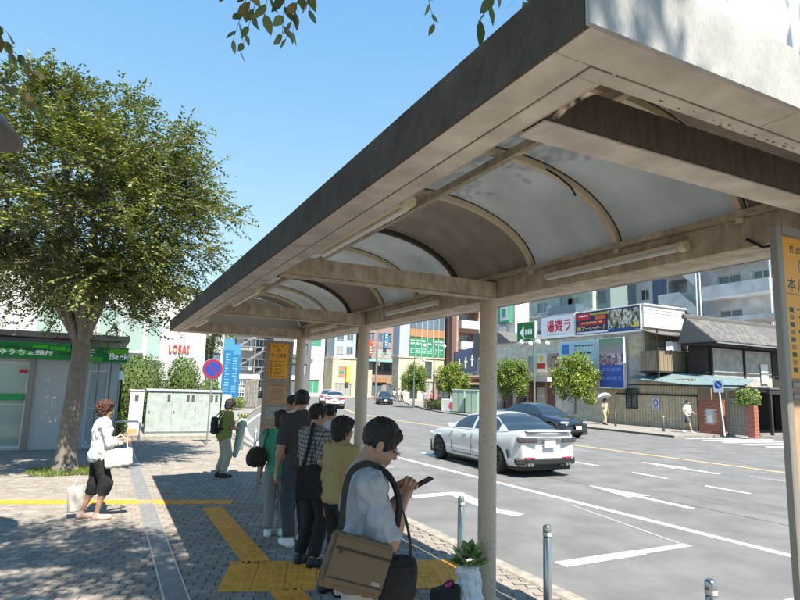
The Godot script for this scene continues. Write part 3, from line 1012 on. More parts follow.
func left_side():
	# bank with a green sign band
	var b := thing("bank_branch", "low grey bank branch with a bright green sign band, behind the big tree", "bank", Vector3(0, 0, -18.0))
	var holes := [Rect2(-3.3, 0.05, 1.5, 2.2), Rect2(-5.6, 0.05, 2.1, 2.2), Rect2(-0.42, 0.05, 0.5, 2.05)]
	wall("front_wall", -7.0, 0, 6.4, 2.34, 0.3, [holes[0], holes[1]], M.bank_wall, b)
	wall("side_bay_wall", -0.598, 0, 0.92, 2.32, 0.3, [holes[2]], M.bank_panel, b)
	boxed("body", Vector3(-7.0, 0, -5.0), Vector3(0.322, 2.9, -0.302), M.bank_wall, b)
	window(holes[0], 2, 2, M.frame, M.glass_pale, b, 0.08, 0.05)
	window(holes[1], 3, 2, M.frame, M.glass_pale, b, 0.08, 0.05)
	window(holes[2], 1, 2, M.frame, M.bank_panel, b, 0.08, 0.04)
	boxed("green_band", Vector3(-3.25, 1.26, 0.0), Vector3(-1.84, 1.42, 0.03), M.bank_green, b)
	boxed("pillar", Vector3(-1.8, 0, 0.001), Vector3(-1.68, 2.34, 0.09), M.post_metal, b)
	boxed("red_sticker", Vector3(-2.02, 1.96, 0.005), Vector3(-1.84, 2.06, 0.012), M.red, b)
	for x in [-0.2, 0.1]: boxed("panel_seam", Vector3(x, 0.0, 0.001), Vector3(x + 0.02, 2.3, 0.008), M.frame_dark, b)
	boxed("roof", Vector3(-7.1, 2.905, -5.1), Vector3(0.5, 3.05, 0.35), M.concrete, b)
	var im := picture(1024, 96, Color(0.02, 0.52, 0.2))
	for k in 12: im.fill_rect(Rect2i(640 + k * 34, 6 + (k * 29) % 50, 60, 22), Color(0.25, 0.75, 0.15) if k % 2 else Color(0.02, 0.38, 0.18))
	im.fill_rect(Rect2i(560, 4, 200, 26), Color(0.45, 0.8, 0.15))
	# leaf emblem, letters
	for k in 12:
		var t := k / 11.0
		stroke(im, Vector2(604 - 12 + t * 24, 66 - t * 34), Vector2(604 + 10 + t * 6, 70 - t * 34), 7, Color(0.0, 0.3, 0.22))
	write(im, "JP", 668, 40, 38, Color.WHITE, 8, 1.0)
	write(im, "ゆうちょ銀行", 756, 44, 34, Color.WHITE, 5, 1.0)
	var sg := boxed("sign_band", Vector3(-7.0, 2.345, 0.0), Vector3(-0.9, 2.76, 0.3), M.bank_green, b)
	print_sheet("sign_face", im, Vector3(-3.95, 2.55, 0.304), Vector3.RIGHT, Vector3.UP, 6.08, 0.38, sg)
	im = picture(256, 72, Color(0.05, 0.4, 0.2))
	im.fill_rect(Rect2i(0, 50, 140, 22), Color(0.25, 0.6, 0.15))
	im.fill_rect(Rect2i(160, 6, 96, 26), Color(0.35, 0.65, 0.1))
	write(im, "銀行", 14, 8, 42, Color(0.8, 0.9, 0.85), 5, 1.1)
	write(im, "Bank", 168, 30, 30, Color.WHITE, 5, 0.75)
	sg = boxed("sign_band", Vector3(-0.88, 2.325, 0.0), Vector3(0.5, 2.73, 0.3), M.bank_green, b)
	print_sheet("sign_face", im, Vector3(-0.19, 2.53, 0.304), Vector3.RIGHT, Vector3.UP, 1.36, 0.38, sg)
	# garden lamp
	var g := thing("garden_lamp", "slim garden lamp with a white conical shade beside the bank", "lamp post", Vector3(0.36, 0, -18.95))
	var st := S()
	tube(st, [Vector3(0, 0, 0), Vector3(0, 1.9, 0)], 0.03, 8)
	part("pole", st, M.post_metal, g)
	st = S()
	lathe(st, [Vector2(0.14, 1.86), Vector2(0.1, 2.02), Vector2(0.06, 2.1), Vector2(0.0, 2.12)], 14)
	part("lamp_shade", st, M.white, g)
	# low rail to its right
	g = thing("low_rail", "low white pipe barrier between the garden lamp and the cabinets", "barrier", Vector3(0.45, 0, -19.6))
	st = S()
	tube(st, [Vector3(-0.1, 0, 0), Vector3(-0.1, 0.55, 0), Vector3(0.0, 0.62, 0), Vector3(0.55, 0.62, 0), Vector3(0.62, 0.55, 0), Vector3(0.62, 0, 0)], 0.03, 8)
	part("hoop", st, M.white, g)
	# roadside cabinets
	g = thing("utility_cabinet", "long pale mint utility cabinet with three doors and slotted vents", "cabinet", Vector3(1.3, 0.08, -21.2))
	boxed("body", Vector3(0, 0.06, -0.6), Vector3(2.36, 1.42, 0), M.cabinet, g, 0.01)
	boxed("plinth", Vector3(0.02, 0.0, -0.58), Vector3(2.34, 0.059, -0.02), M.cabinet_trim, g)
	boxed("lid", Vector3(-0.04, 1.425, -0.65), Vector3(2.4, 1.5, 0.06), M.cabinet_trim, g, 0.012)
	for k in 3:
		var x0 := 0.02 + k * 0.775
		var dr := boxed("door", Vector3(x0, 0.1, 0.001), Vector3(x0 + 0.76, 1.39, 0.02), M.cabinet, g, 0.004)
		for e in [0.45, 0.61]:
			if k == 0 and e < 0.5: continue
			st = S()
			for q in 7: bb(st, Vector3(x0 + e, 1.1 + q * 0.035, 0.021), Vector3(x0 + e + 0.09, 1.122 + q * 0.035, 0.028))
			part("vent", st, M.frame_dark, dr).set_meta("kind", "stuff")
		boxed("handle", Vector3(x0 + 0.06, 0.72, 0.021), Vector3(x0 + 0.09, 0.78, 0.04), M.dark_metal, dr)
	g = thing("meter_cabinet", "narrow white cabinet with a rusty foot left of the mint cabinet", "cabinet", Vector3(0.78, 0.08, -21.2))
	boxed("body", Vector3(0, 0.0, -0.5), Vector3(0.42, 1.42, 0), M.white, g, 0.01)
	boxed("lid", Vector3(-0.02, 1.421, -0.52), Vector3(0.44, 1.46, 0.03), M.white, g, 0.008)
	boxed("rust_stain", Vector3(0.01, 0.02, 0.001), Vector3(0.3, 0.2, 0.004), mk(0.62, 0.36, 0.2, 0.9, {t = "dirt", s = 3.0}), g)
	for y in [0.42, 0.9]: boxed("seam", Vector3(0.01, y, 0.0005), Vector3(0.41, y + 0.012, 0.003), M.cabinet_trim, g)
	st = S()
	for q in 6: bb(st, Vector3(0.14, 1.1 + q * 0.035, 0.001), Vector3(0.26, 1.122 + q * 0.035, 0.008))
	part("vent", st, M.frame_dark, g).set_meta("kind", "stuff")
	st = S()
	bb(st, Vector3(0.2, -0.02, -25.2), Vector3(4.15, 0.085, -20.85), 0.02)
	struct("planting_bed_edge", st, M.kerb)
	# white building with red letters
	b = thing("white_hall", "white panelled building with red letters behind the clipped bushes", "building", Vector3(0, 0, -30.0))
	st = S()
	prism(st, [Vector2(-9, 0), Vector2(4.35, 0), Vector2(4.3, 5.6), Vector2(1.75, 7.2), Vector2(-9, 7.6)], Vector3(0, 0, -8), Vector3.RIGHT, Vector3.UP, 7.7)
	part("body", st, M.white_panel, b)
	for r in [[-3.0, 3.3, 2.0], [-0.55, 3.3, 2.0], [1.5, 3.0, 0.75]]:
		window(Rect2(r[0], r[1] - 0.2, r[2], 2.1), 2 if r[2] > 1 else 1, 1, M.white, M.glass_pale, b, -0.32, 0.07)
	for k in 5:
		var y := 1.4 + k * 0.85
		boxed("panel_joint", Vector3(2.45, y, -0.3), Vector3(4.3, y + 0.03, -0.292), M.cabinet_trim, b)
	for x in [2.42, 3.7]: boxed("panel_joint", Vector3(x, 0.1, -0.3), Vector3(x + 0.05, 5.8, -0.29), M.cabinet_trim, b)
	text("LOSAI", 0.38, 0.06, M.sign_red, b, Vector3(3.08, 3.4, -0.26), "red_letters", 0.66)
	# blue banners
	for k in 2:
		g = thing("banner", ["blue advertising banner on a pole, left of the pair beside the road", "blue advertising banner on a pole, right of the pair beside the road"][k], "banner", Vector3(4.28 + k * 0.34, -0.01, -25.0 - k * 0.25), 0.12 - k * 0.2, "blue banners by the road")
		st = S()
		tube(st, [Vector3(0, 0, 0), Vector3(0, 3.9 - k * 0.2, 0)], 0.018, 6)
		part("pole", st, M.white, g)
		st = S()
		bb(st, Vector3(0.02, 1.25, -0.004), Vector3(0.45, 3.7 - k * 0.2, 0.004))
		var cl := part("cloth", st, mk(0.02, 0.19, 0.5, 0.7), g)
		im = picture(64, 320, Color(0.12, 0.4, 0.6))
		im.fill_rect(Rect2i(0, 0, 64, 60), Color(0.25, 0.52, 0.66))
		small_print(im, Rect2i(18, 80, 28, 220), 14, Color(0.45, 0.66, 0.8), 40 + k)
		print_sheet("print", im, Vector3(0.235, 2.475 - k * 0.1, 0.006), Vector3.RIGHT, Vector3.UP, 0.42, 2.4 - k * 0.2, cl)
	# garden wall with a grille, further along
	g = thing("garden_wall", "low pale block wall with an open grille by the bend", "wall", Vector3(8.5, 0, -45))
	for j in 6:
		for i in 5:
			boxed("block", Vector3(1.05 + i * 0.2 + (0.02 if j & 1 else 0.0), j * 0.36, -0.2), Vector3(1.235 + i * 0.2 + (0.02 if j & 1 else 0.0), j * 0.36 + 0.345, 0), M.concrete, g, 0.01)
	st = S()
	for i in 6: bb(st, Vector3(0.1 + i * 0.18, 0.4, -0.12), Vector3(0.13 + i * 0.18, 2.1, -0.08))
	for j in 6: bb(st, Vector3(0.08, 0.5 + j * 0.3, -0.079), Vector3(1.02, 0.54 + j * 0.3, -0.05))
	part("grille", st, M.white, g)
	boxed("footing", Vector3(0, 0, -0.22), Vector3(1.04, 0.4, 0.02), M.concrete, g)
	boxed("coping", Vector3(0.0, 2.162, -0.25), Vector3(2.1, 2.5, 0.05), M.white, g)

# facade in the plane x, facing the road: local x runs towards the camera
func roadside(called: String, label: String, x: float, z0: float, category := "building") -> Node3D:
	return thing(called, label, category, Vector3(x, 0, z0), -PI / 2)

func billboard(called: String, label: String, x: float, z0: float, z1: float, y0: float, y1: float, im: Image, post := true):
	var b := thing(called, label, "billboard", Vector3(x, y0, z0), -PI / 2)
	boxed("panel", Vector3(0, 0, -0.25), Vector3(z1 - z0, y1 - y0, 0), M.white, b)
	print_sheet("print", im, Vector3((z1 - z0) / 2, (y1 - y0) / 2, 0.006), Vector3.RIGHT, Vector3.UP, z1 - z0 - 0.1, y1 - y0 - 0.1, b)
	var st := S()
	bb(st, Vector3(0, -0.06, -0.2), Vector3(z1 - z0, -0.002, 0.05))
	part("frame", st, M.frame, b)
	return b

func corrugated(called: String, x0: float, x1: float, y0: float, y1: float, z: float, m: Material, parent: Node, pitch := 0.2):
	var n := int((x1 - x0) / pitch)
	for k in n:
		var a := x0 + (x1 - x0) * k / n
		var b := x0 + (x1 - x0) * (k + 1) / n
		var st := S()
		bb(st, Vector3(a, y0, z - 0.05), Vector3(b - 0.001, y1, z))
		bb(st, Vector3(a + 0.02, y0 + 0.002, z + 0.0005), Vector3(a + (b - a) * 0.5, y1 - 0.002, z + 0.035), 0.012)
		part(called, st, m, parent)

func right_side():
	var b: Node3D
	var st: SurfaceTool
	var im: Image
	# long shop building below the billboards: local x = z + 41.4
	b = roadside("shop_building", "two-storey shop building with cream wall below the billboards", 29.5, -41.4)
	var holes := [Rect2(0.6, 0.1, 1.9, 2.3), Rect2(3.0, 0.7, 1.1, 1.7), Rect2(4.7, 0.1, 1.0, 2.2), Rect2(6.2, 0.8, 1.3, 1.4), Rect2(10.4, 1.6, 0.9, 0.5)]
	wall("front_wall", 0, 0, 8.3, 2.9, 0.3, holes.slice(0, 4), mk(0.18, 0.10, 0.085, 0.85, {t = "fine", s = 0.6}), b)
	wall("upper_wall", 0, 2.902, 8.3, 2.85, 0.3, [Rect2(5.2, 3.3, 1.6, 1.3)], M.plaster, b)
	wall("cream_wall", 8.302, 0, 4.6, 5.75, 0.3, [holes[4]], M.plaster, b)
	wall("end_wall", 12.904, 2.3, 3.34, 3.45, 0.3, [Rect2(15.0, 4.15, 1.1, 1.35)], M.grey_plaster, b)
	boxed("body", Vector3(0, 0, -8), Vector3(16.25, 5.75, -0.302), M.plaster, b)
	for k in 4: window(holes[k], 2, 2, M.white if k == 3 else M.frame_dark, M.glass_pale if k == 1 else M.glass, b)
	window(holes[4], 1, 1, M.frame_dark, M.glass, b)
	window(Rect2(5.2, 3.3, 1.6, 1.3), 2, 1, M.frame, M.glass_blue, b)
	window(Rect2(15.0, 4.15, 1.1, 1.35), 2, 1, M.frame_dark, M.glass, b)
	boxed("awning", Vector3(0.2, 2.6, 0.002), Vector3(8.2, 2.95, 0.7), mk(0.5, 0.45, 0.42, 0.8), b)
	boxed("roof", Vector3(-0.1, 5.752, -8.1), Vector3(16.26, 5.8, 0.15), M.concrete, b)
	for k in 5:
		boxed("pilaster", Vector3(0.3 + k * 1.75, 0.0, 0.001), Vector3(0.52 + k * 1.75, 2.59, 0.12), M.brick2 if k % 2 else mk(0.35, 0.2, 0.17, 0.8), b)
	# its sunlit end wall: sandy below, white parapet box above
	b = thing("end_house", "sandy end wall with a white parapet box above the balcony", "building", Vector3(29.4, 0, -25.1))
	wall("end_wall", 0.12, 2.6, 3.7, 3.42, 0.2, [Rect2(0.7, 3.9, 1.6, 1.3)], M.sand, b)
	window(Rect2(0.7, 3.9, 1.6, 1.3), 2, 1, M.frame_dark, M.glass, b, 0.12, 0.06)
	boxed("body", Vector3(0.12, 0, -5), Vector3(3.82, 6.02, -0.202), M.sand, b)
	boxed("parapet_box", Vector3(0.0, 6.03, -5), Vector3(3.8, 7.4, 0.12), M.apt_white, b)
	boxed("parapet_cap", Vector3(-0.06, 7.402, -5), Vector3(3.86, 7.5, 0.2), M.white, b)
	for y in [6.95, 7.15]: boxed("parapet_line", Vector3(0.0, y, 0.121), Vector3(3.8, y + 0.03, 0.14), M.frame, b)
	for k in 4: boxed("wall_batten", Vector3(0.12, 5.3 + k * 0.2, 0.001), Vector3(3.8, 5.315 + k * 0.2, 0.008), M.concrete, b)
	for k in 5: boxed("wall_batten", Vector3(0.5 + k * 0.75, 5.2, 0.009), Vector3(0.52 + k * 0.75, 6.0, 0.014), M.concrete, b)
	# billboards in a row on the roof
	im = picture(512, 192, Color(0.88, 0.89, 0.92))
	write(im, "湯遊ラ", 96, 30, 118, Color(0.78, 0.08, 0.2), 15, 1.08)
	im.fill_rect(Rect2i(90, 168, 290, 6), Color(0.55, 0.62, 0.68))
	billboard("white_billboard", "white rooftop billboard with big red Japanese characters", 29.3, -34.4, -30.85, 5.85, 7.42, im)
	im = picture(768, 224, Color(0.08, 0.09, 0.3))
	im.fill_rect(Rect2i(8, 12, 180, 66), Color(0.75, 0.1, 0.15))
	small_print(im, Rect2i(50, 30, 120, 30), 1, Color.WHITE, 3)
	im.fill_rect(Rect2i(190, 16, 250, 24), Color(0.7, 0.6, 0.2))
	im.fill_rect(Rect2i(40, 96, 344, 40), Color(0.65, 0.12, 0.15))
	small_print(im, Rect2i(60, 102, 300, 28), 1, Color(0.95, 0.7, 0.4), 4)
	im.fill_rect(Rect2i(250, 48, 130, 36), Color(0.85, 0.35, 0.12))
	write(im, "アーリーバード", 84, 144, 42, Color(0.95, 0.85, 0.55), 5, 1.02)
	im.fill_rect(Rect2i(20, 146, 54, 40), Color(0.75, 0.6, 0.3))
	im.fill_rect(Rect2i(10, 196, 400, 20), Color(0.82, 0.84, 0.9))
	photo_print(im, Rect2i(410, 12, 350, 180), 5, [Color(0.16, 0.2, 0.14), Color(0.35, 0.4, 0.3), Color(0.62, 0.6, 0.55), Color(0.85, 0.82, 0.78), Color(0.3, 0.25, 0.2)])
	im.fill_rect(Rect2i(700, 150, 50, 40), Color(0.9, 0.75, 0.15))
	im.fill_rect(Rect2i(410, 194, 350, 24), Color(0.12, 0.25, 0.55))
	billboard("colourful_billboard", "dark blue rooftop billboard with yellow lettering and a photograph", 29.3, -30.78, -25.15, 5.8, 7.45, im)
	im = picture(256, 192, Color(0.04, 0.42, 0.14))
	for k in 13: im.fill_rect(Rect2i(36 + k * 5, 96 - k * 5, 5, k * 10 + 4), Color.WHITE)
	for k in 3: im.fill_rect(Rect2i(118 + k * 38, 70, 28, 54), Color(0.85, 0.95, 0.88))
	billboard("green_arrow_sign", "green rooftop sign with a white arrow pointing left", 29.2, -37.2, -35.0, 5.66, 7.27, im)
	# pale blue sign and the tall poster on the wall
	im = picture(384, 224, Color(0.62, 0.75, 0.82))
	im.fill_rect(Rect2i(20, 16, 76, 80), Color(0.15, 0.45, 0.72))
	small_print(im, Rect2i(130, 28, 220, 26), 1, Color(0.25, 0.3, 0.38), 6)
	small_print(im, Rect2i(150, 84, 190, 34), 1, Color(0.2, 0.25, 0.35), 8)
	billboard("pale_wall_sign", "pale blue wall sign behind the yellow-green street tree", 29.22, -32.3, -28.62, 3.4, 5.45, im)
	im = picture(192, 320, Color(0.55, 0.66, 0.8))
	for k in 40:
		var t := k / 39.0
		im.fill_rect(Rect2i(0, k * 3, 192, 3), Color(0.36 + t * 0.3, 0.55 - t * 0.02, 0.42 + t * 0.22))
	photo_print(im, Rect2i(0, 104, 192, 72), 9, [Color(0.6, 0.5, 0.6), Color(0.4, 0.3, 0.36), Color(0.72, 0.7, 0.76), Color(0.3, 0.24, 0.28)])
	im.fill_rect(Rect2i(0, 176, 192, 144), Color(0.22, 0.33, 0.66))
	small_print(im, Rect2i(20, 196, 152, 40), 1, Color(0.4, 0.5, 0.8), 12)
	small_print(im, Rect2i(20, 252, 152, 44), 1, Color(0.38, 0.48, 0.78), 13)
	billboard("tall_poster_board", "tall framed poster with sky, crowd and blue lower half on the wall", 29.15, -28.5, -26.4, 2.25, 5.5, im)
	im = picture(96, 128, Color(0.85, 0.82, 0.76))
	im.fill_rect(Rect2i(8, 70, 80, 40), Color(0.75, 0.15, 0.15))
	im.fill_rect(Rect2i(30, 16, 36, 40), Color(0.85, 0.72, 0.3))
	billboard("small_red_sign", "small cream sign with a red band above the shop entrance", 29.3, -35.0, -33.8, 3.35, 4.75, im)
	im = picture(192, 128, Color(0.62, 0.52, 0.46))
	small_print(im, Rect2i(60, 24, 110, 24), 1, Color(0.3, 0.25, 0.22), 15)
	small_print(im, Rect2i(60, 80, 110, 24), 1, Color(0.3, 0.25, 0.22), 16)
	billboard("faded_brown_sign", "faded brown sign panel left of the pale blue sign", 29.32, -33.7, -32.4, 3.35, 4.75, im)

	# shed with ribbed tan walls: local x = z + 28.4
	b = roadside("ribbed_shed", "tan ribbed metal shed with a pale blue tin roof", 29.4, -28.4)
	corrugated("sheet", 1.15, 6.75, 0.0, 1.86, 0.0, M.tan_metal, b)
	corrugated("upper_sheet", 2.9, 6.75, 1.95, 2.85, -0.06, M.tan_metal, b)
	boxed("sill", Vector3(1.1, 1.862, -0.12), Vector3(6.8, 1.945, 0.08), M.dark_wood, b)
	boxed("body", Vector3(1.15, 0, -5), Vector3(6.75, 2.6, -0.14), M.brown_metal, b)
	window(Rect2(1.9, 1.0, 0.9, 1.25), 2, 3, M.dark_wood, M.glass, b, -0.07, 0.06)
	st = S()
	var rb := Basis(Vector3.FORWARD, 0.085) * Basis(Vector3.RIGHT, 0.3)
	for k in 11:
		var o := S()
		box(o, Vector3(2.6 + k * 0.61 + 0.3, 3.1 - k * 0.052, -0.35), Vector3(0.6, 0.05, 1.9), rb, 0.006)
		bar(o, Vector3(2.63 + k * 0.61, 2.855 - k * 0.052, 0.55), Vector3(2.63 + k * 0.61, 3.41 - k * 0.052, -1.25), 0.05, 0.05)
		part("roof_sheet", o, M.tin_roof, b)
	boxed("fascia_board", Vector3(2.55, 2.42, 0.5), Vector3(9.95, 2.5, 0.62), M.dark_wood, b)
	im = picture(64, 64, Color(0.75, 0.76, 0.8))
	ring(im, Vector2(32, 26), 16, 5, Color(0.2, 0.22, 0.6))
	im.fill_rect(Rect2i(14, 50, 36, 6), Color(0.5, 0.5, 0.6))
	print_sheet("notice", im, Vector3(4.1, 1.35, 0.045), Vector3.RIGHT, Vector3.UP, 0.55, 0.72, b)
	# balcony hanging over the shed, facing the sun
	b = thing("ribbed_balcony", "brown ribbed balcony with posts above the tin roof", "balcony", Vector3(29.0, 0, -23.8))
	boxed("floor", Vector3(0, 3.18, -1.25), Vector3(3.9, 3.29, 0), M.dark_wood, b)
	corrugated("panel", 0.06, 3.86, 3.3, 4.55, 0.0, M.brown_metal, b, 0.16)
	corrugated("side_panel", -1.2, -0.02, 3.3, 4.5, 0.0, M.brown_metal, b, 0.16)
	for k in b.get_children():
		if String(k.name).begins_with("side_panel"): k.transform = Transform3D(Basis(Vector3.UP, -PI / 2), Vector3(0.0, 0, 0.0))
	for x in [0.0, 3.9]:
		boxed("post", Vector3(x - 0.04, 2.9, 0.045), Vector3(x + 0.04, 5.75, 0.12), M.dark_metal, b)
	for y in [4.62, 5.0]: boxed("hand_rail", Vector3(-0.05, y, 0.05), Vector3(3.95, y + 0.05, 0.1), M.dark_metal, b)
	st = S()
	box(st, Vector3(2.1, 5.62, -0.35), Vector3(4.9, 0.06, 1.9), Basis(Vector3.RIGHT, 0.25), 0.01)
	part("awning_roof", st, M.roof_tile, b)
	var tw := thing("hanging_laundry", "white laundry hung over the balcony rail", "laundry", Vector3(30.3, 4.72, -23.66))
	st = S()
	for k in 5:
		box(st, Vector3(-0.5 + k * 0.26, 0.08 + 0.03 * (k % 2), 0.03 * (k % 2)), Vector3(0.27, 0.55, 0.05), Basis(), 0.02)
	part("cloth", st, mk(0.6, 0.62, 0.68, 0.9), tw)
	# brick gate wall: each brick laid
	b = roadside("brick_gate_wall", "low red brick wall with a recessed meter niche beside the wooden gate", 28.05, -20.55, "wall")
	boxed("mortar_core", Vector3(0.01, 0, -0.23), Vector3(1.32, 1.66, -0.012), M.mortar, b)
	for j in 17:
		for i in 7:
			var bx0 := i * 0.21 - (0.1 if j & 1 else 0.0)
			var x0 := maxf(bx0, 0.0)
			var x1 := minf(bx0 + 0.198, 1.33)
			if x1 - x0 < 0.03: continue
			if x1 > 0.42 and x0 < 0.85 and j > 4 and j < 13: continue
			boxed("brick", Vector3(x0, j * 0.098, -0.24), Vector3(x1, j * 0.098 + 0.085, 0.0), M.brick if (i * 7 + j * 5) % 3 else M.brick2, b, 0.006)
	boxed("meter_box", Vector3(0.45, 0.52, -0.1), Vector3(0.82, 1.22, -0.011), M.cabinet_trim, b)
	boxed("notice", Vector3(0.5, 0.58, -0.01), Vector3(0.76, 0.92, -0.002), M.white, b)
	boxed("coping", Vector3(-0.02, 1.668, -0.27), Vector3(1.35, 1.74, 0.03), M.brick2, b)
	b = roadside("wooden_gate", "weathered grey plank gate under a small lintel", 28.4, -19.15, "gate")
	for k in 6: boxed("plank", Vector3(0.05 + k * 0.16, 0.03, -0.05), Vector3(0.2 + k * 0.16, 1.85, -0.012 + 0.006 * (k % 2)), M.grey_wood, b, 0.006)
	for y in [0.35, 1.45]: boxed("cross_rail", Vector3(0.04, y, -0.004), Vector3(1.02, y + 0.1, 0.03), M.grey_wood, b)
	for x in [-0.06, 1.04]: boxed("gate_post", Vector3(x, 0, -0.1), Vector3(x + 0.1, 2.2, 0.02), M.grey_wood, b)
	boxed("lintel", Vector3(-0.5, 2.2, -0.14), Vector3(1.5, 2.32, 0.08), M.grey_wood, b)
	b = roadside("brick_pier", "narrow red brick pier right of the wooden gate", 28.05, -17.95, "pier")
	boxed("mortar_core", Vector3(0.01, 0, -0.33), Vector3(0.36, 1.5, -0.012), M.mortar, b)
	for j in 15:
		for i in 2:
			boxed("brick", Vector3(i * 0.19 - (0.0 if j & 1 else 0.0), j * 0.1, -0.34), Vector3(i * 0.19 + 0.178, j * 0.1 + 0.088, 0.0), M.brick if (i + j) % 2 else M.brick2, b, 0.006)
	# tiled house behind, its eave towards the sun
	b = thing("tiled_house", "old dark house with a grey clay tile roof behind the gate", "building", Vector3(29.9, 0, -22.0))
	boxed("wall", Vector3(0.95, 0, -1.1), Vector3(9.0, 4.8, 0), M.dark_wood, b)
	wall("plaster_wall", 1.5, 2.5, 5.6, 2.2, 0.05, [], M.grey_plaster, b, 0.06)
	for x in [1.3, 4.3, 7.1]: boxed("post", Vector3(x, 0, 0.061), Vector3(x + 0.14, 4.7, 0.14), M.dark_wood, b)
	boxed("white_board", Vector3(5.9, 2.75, 0.12), Vector3(6.6, 3.95, 0.15), M.white, b)
	boxed("lean_to_roof", Vector3(0.9, 2.35, 0.15), Vector3(9.2, 2.47, 3.6), M.roof_tile, b)
	boxed("lean_to_beam", Vector3(0.9, 2.1, 3.4), Vector3(9.2, 2.348, 3.55), M.dark_wood, b)
	for x in [1.0, 8.9]: boxed("lean_to_post", Vector3(x, 0, 3.42), Vector3(x + 0.14, 2.1, 3.54), M.dark_wood, b)
	boxed("lean_to_side", Vector3(9.05, 0, 0.15), Vector3(9.19, 2.348, 3.4), M.dark_wood, b)
	boxed("gutter_pipe", Vector3(0.4, 4.86, 1.12), Vector3(9.4, 4.93, 1.2), M.galv, b)
	var s0 := Vector3(0.35, 4.95, 1.1)
	var up := Vector3(0, 1.5, -1.9)
	boxed("rafters", Vector3(0.4, 4.81, -1.1), Vector3(9.4, 4.94, 1.0), M.dark_wood, b)
	st = S()
	face(st, [s0, s0 + Vector3(9.2, 0, 0), s0 + Vector3(9.2, 0, 0) + up, s0 + up], s0 + Vector3(5, -5, -2))
	face(st, [s0 + Vector3(0, 0, -2.4), s0 + Vector3(9.2, 0, -2.4), s0 + Vector3(9.2, 0, 0) + up, s0 + up], s0 + Vector3(5, -5, -2))
	for x in [0.0, 9.2]: face(st, [s0 + Vector3(x, 0, 0), s0 + Vector3(x, 0, -2.4), s0 + Vector3(x, 0, 0) + up], s0 + Vector3(4.6, 0, -1.9))
	part("roof_deck", st, M.roof_tile, b)
	var tile := S()
	tube(tile, [Vector3(0, 0.012, 0), up / 10.0 * 1.06 + Vector3(0, 0.03, 0)], [0.08, 0.07], 7, true)
	tile.generate_normals()
	var tm := tile.commit()
	var rest := S()
	for j in 10:
		for i in 44:
			var p := s0 + Vector3(0.1 + i * 0.207, rng.randf_range(-0.008, 0.008), 0) + up * (j / 10.0)
			if i < 29: inst("roof_tile", tm, M.roof_tile if rng.randf() < 0.6 else M.roof_tile2, b, Transform3D(Basis(), p))
			else: rest.append_from(tm, 0, Transform3D(Basis(), p))
	inst("roof_tiles", rest.commit(), M.roof_tile, b).set_meta("kind", "stuff")
	boxed("ridge", s0 + up + Vector3(-0.1, -0.05, -0.15), s0 + up + Vector3(9.3, 0.22, 0.15), M.roof_tile, b, 0.05)

	# apartment block far right
	b = roadside("grey_apartments", "tall grey apartment block with white balconies above the tiled roof", 46, -42.5)
	var wins := []
	for j in 6:
		var y := 2.0 + j * 2.95
		wins.append([Rect2(1.3, y + 0.05, 0.9, 1.1), 2, 1])
		wins.append([Rect2(3.1, y + 0.05, 1.0, 1.1), 2, 1])
		wins.append([Rect2(11.2, y - 0.7, 2.0, 1.9), 2, 1])
		wins.append([Rect2(14.2, y - 0.7, 1.6, 1.9), 2, 1])
	holes = []
	for k in wins: holes.append(k[0])
	for j in 5: holes.append(Rect2(6.3, 5.2 + j * 2.95, 2.0, 1.3))
	wall("front_wall", 0, 0, 18.6, 19.0, 1.4, holes, M.apt_grey, b)
	for k in wins: window(k[0], k[1], k[2], M.frame, M.glass, b, 0.12, 0.07)
	boxed("body", Vector3(0, 0, -12), Vector3(18.6, 19.0, -1.402), M.apt_grey, b)
	boxed("dark_strip", Vector3(4.6, 0, 0.002), Vector3(6.1, 19, 0.08), M.apt_dark, b)
	boxed("end_strip", Vector3(17.0, 0, 0.002), Vector3(18.6, 8.6, 0.08), M.apt_dark, b)
	for j in 6:
		balcony(b, 10.6, 16.2, 1.05 + j * 2.95, 1.3, M.apt_white, M.apt_grey, 1.2)
	# open stair with white slanting parapets
	for j in 5:
		var y := 3.9 + j * 2.95
		st = S()
		prism(st, [Vector2(6.2, y), Vector2(8.4, y), Vector2(10.0, y - 1.5), Vector2(10.0, y - 0.35), Vector2(8.4, y + 1.15), Vector2(6.2, y + 1.15)], Vector3(0, 0, 1.2), Vector3.RIGHT, Vector3.UP, 0.12)
		part("stair_parapet", st, M.apt_white, b)
		boxed("stair_landing", Vector3(6.2, y - 0.15, 0.082), Vector3(8.4, y - 0.002, 1.199), M.apt_white, b)
	for x in [10.15, 16.4]:
		st = S()
		tube(st, [Vector3(x, 0, 1.35), Vector3(x, 19, 1.35)], 0.09, 8)
		part("downpipe", st, M.white, b)
		st = S()
		tube(st, [Vector3(x + 0.32, 0, 1.35), Vector3(x + 0.32, 19, 1.35)], 0.06, 8)
		part("downpipe", st, M.white, b)
	boxed("roof", Vector3(-0.2, 19.002, -12), Vector3(18.8, 19.5, 1.4), M.apt_white, b)
	boxed("low_roof", Vector3(12.0, 7.6, 1.45), Vector3(18.5, 7.95, 4.0), M.apt_white, b)

	# light green apartments behind the billboards
	wins = grid(1.0, 7.4, 1.7, 1.1, 4.6, 3.0, 3, 3)
	wins.append_array(grid(9.2, 9.95, 1.8, 1.9, 0, 3.0, 1, 2))
	b = house("pale_green_apartments", "pale green apartment block behind the green arrow sign", Vector3(42, 0, -55.5), -PI / 2, 13.8, 10, 16.5, M.apt_green, wins, M.glass_blue, M.frame)
	for y in [6.9, 9.9, 12.9]: boxed("string_course", Vector3(0, y, 0.002), Vector3(13.8, y + 0.15, 0.1), M.apt_white, b)
	for y in [9.6, 12.6]: balcony(b, 8.6, 12.6, y, 1.1, M.apt_white, M.glass_blue, 1.0)
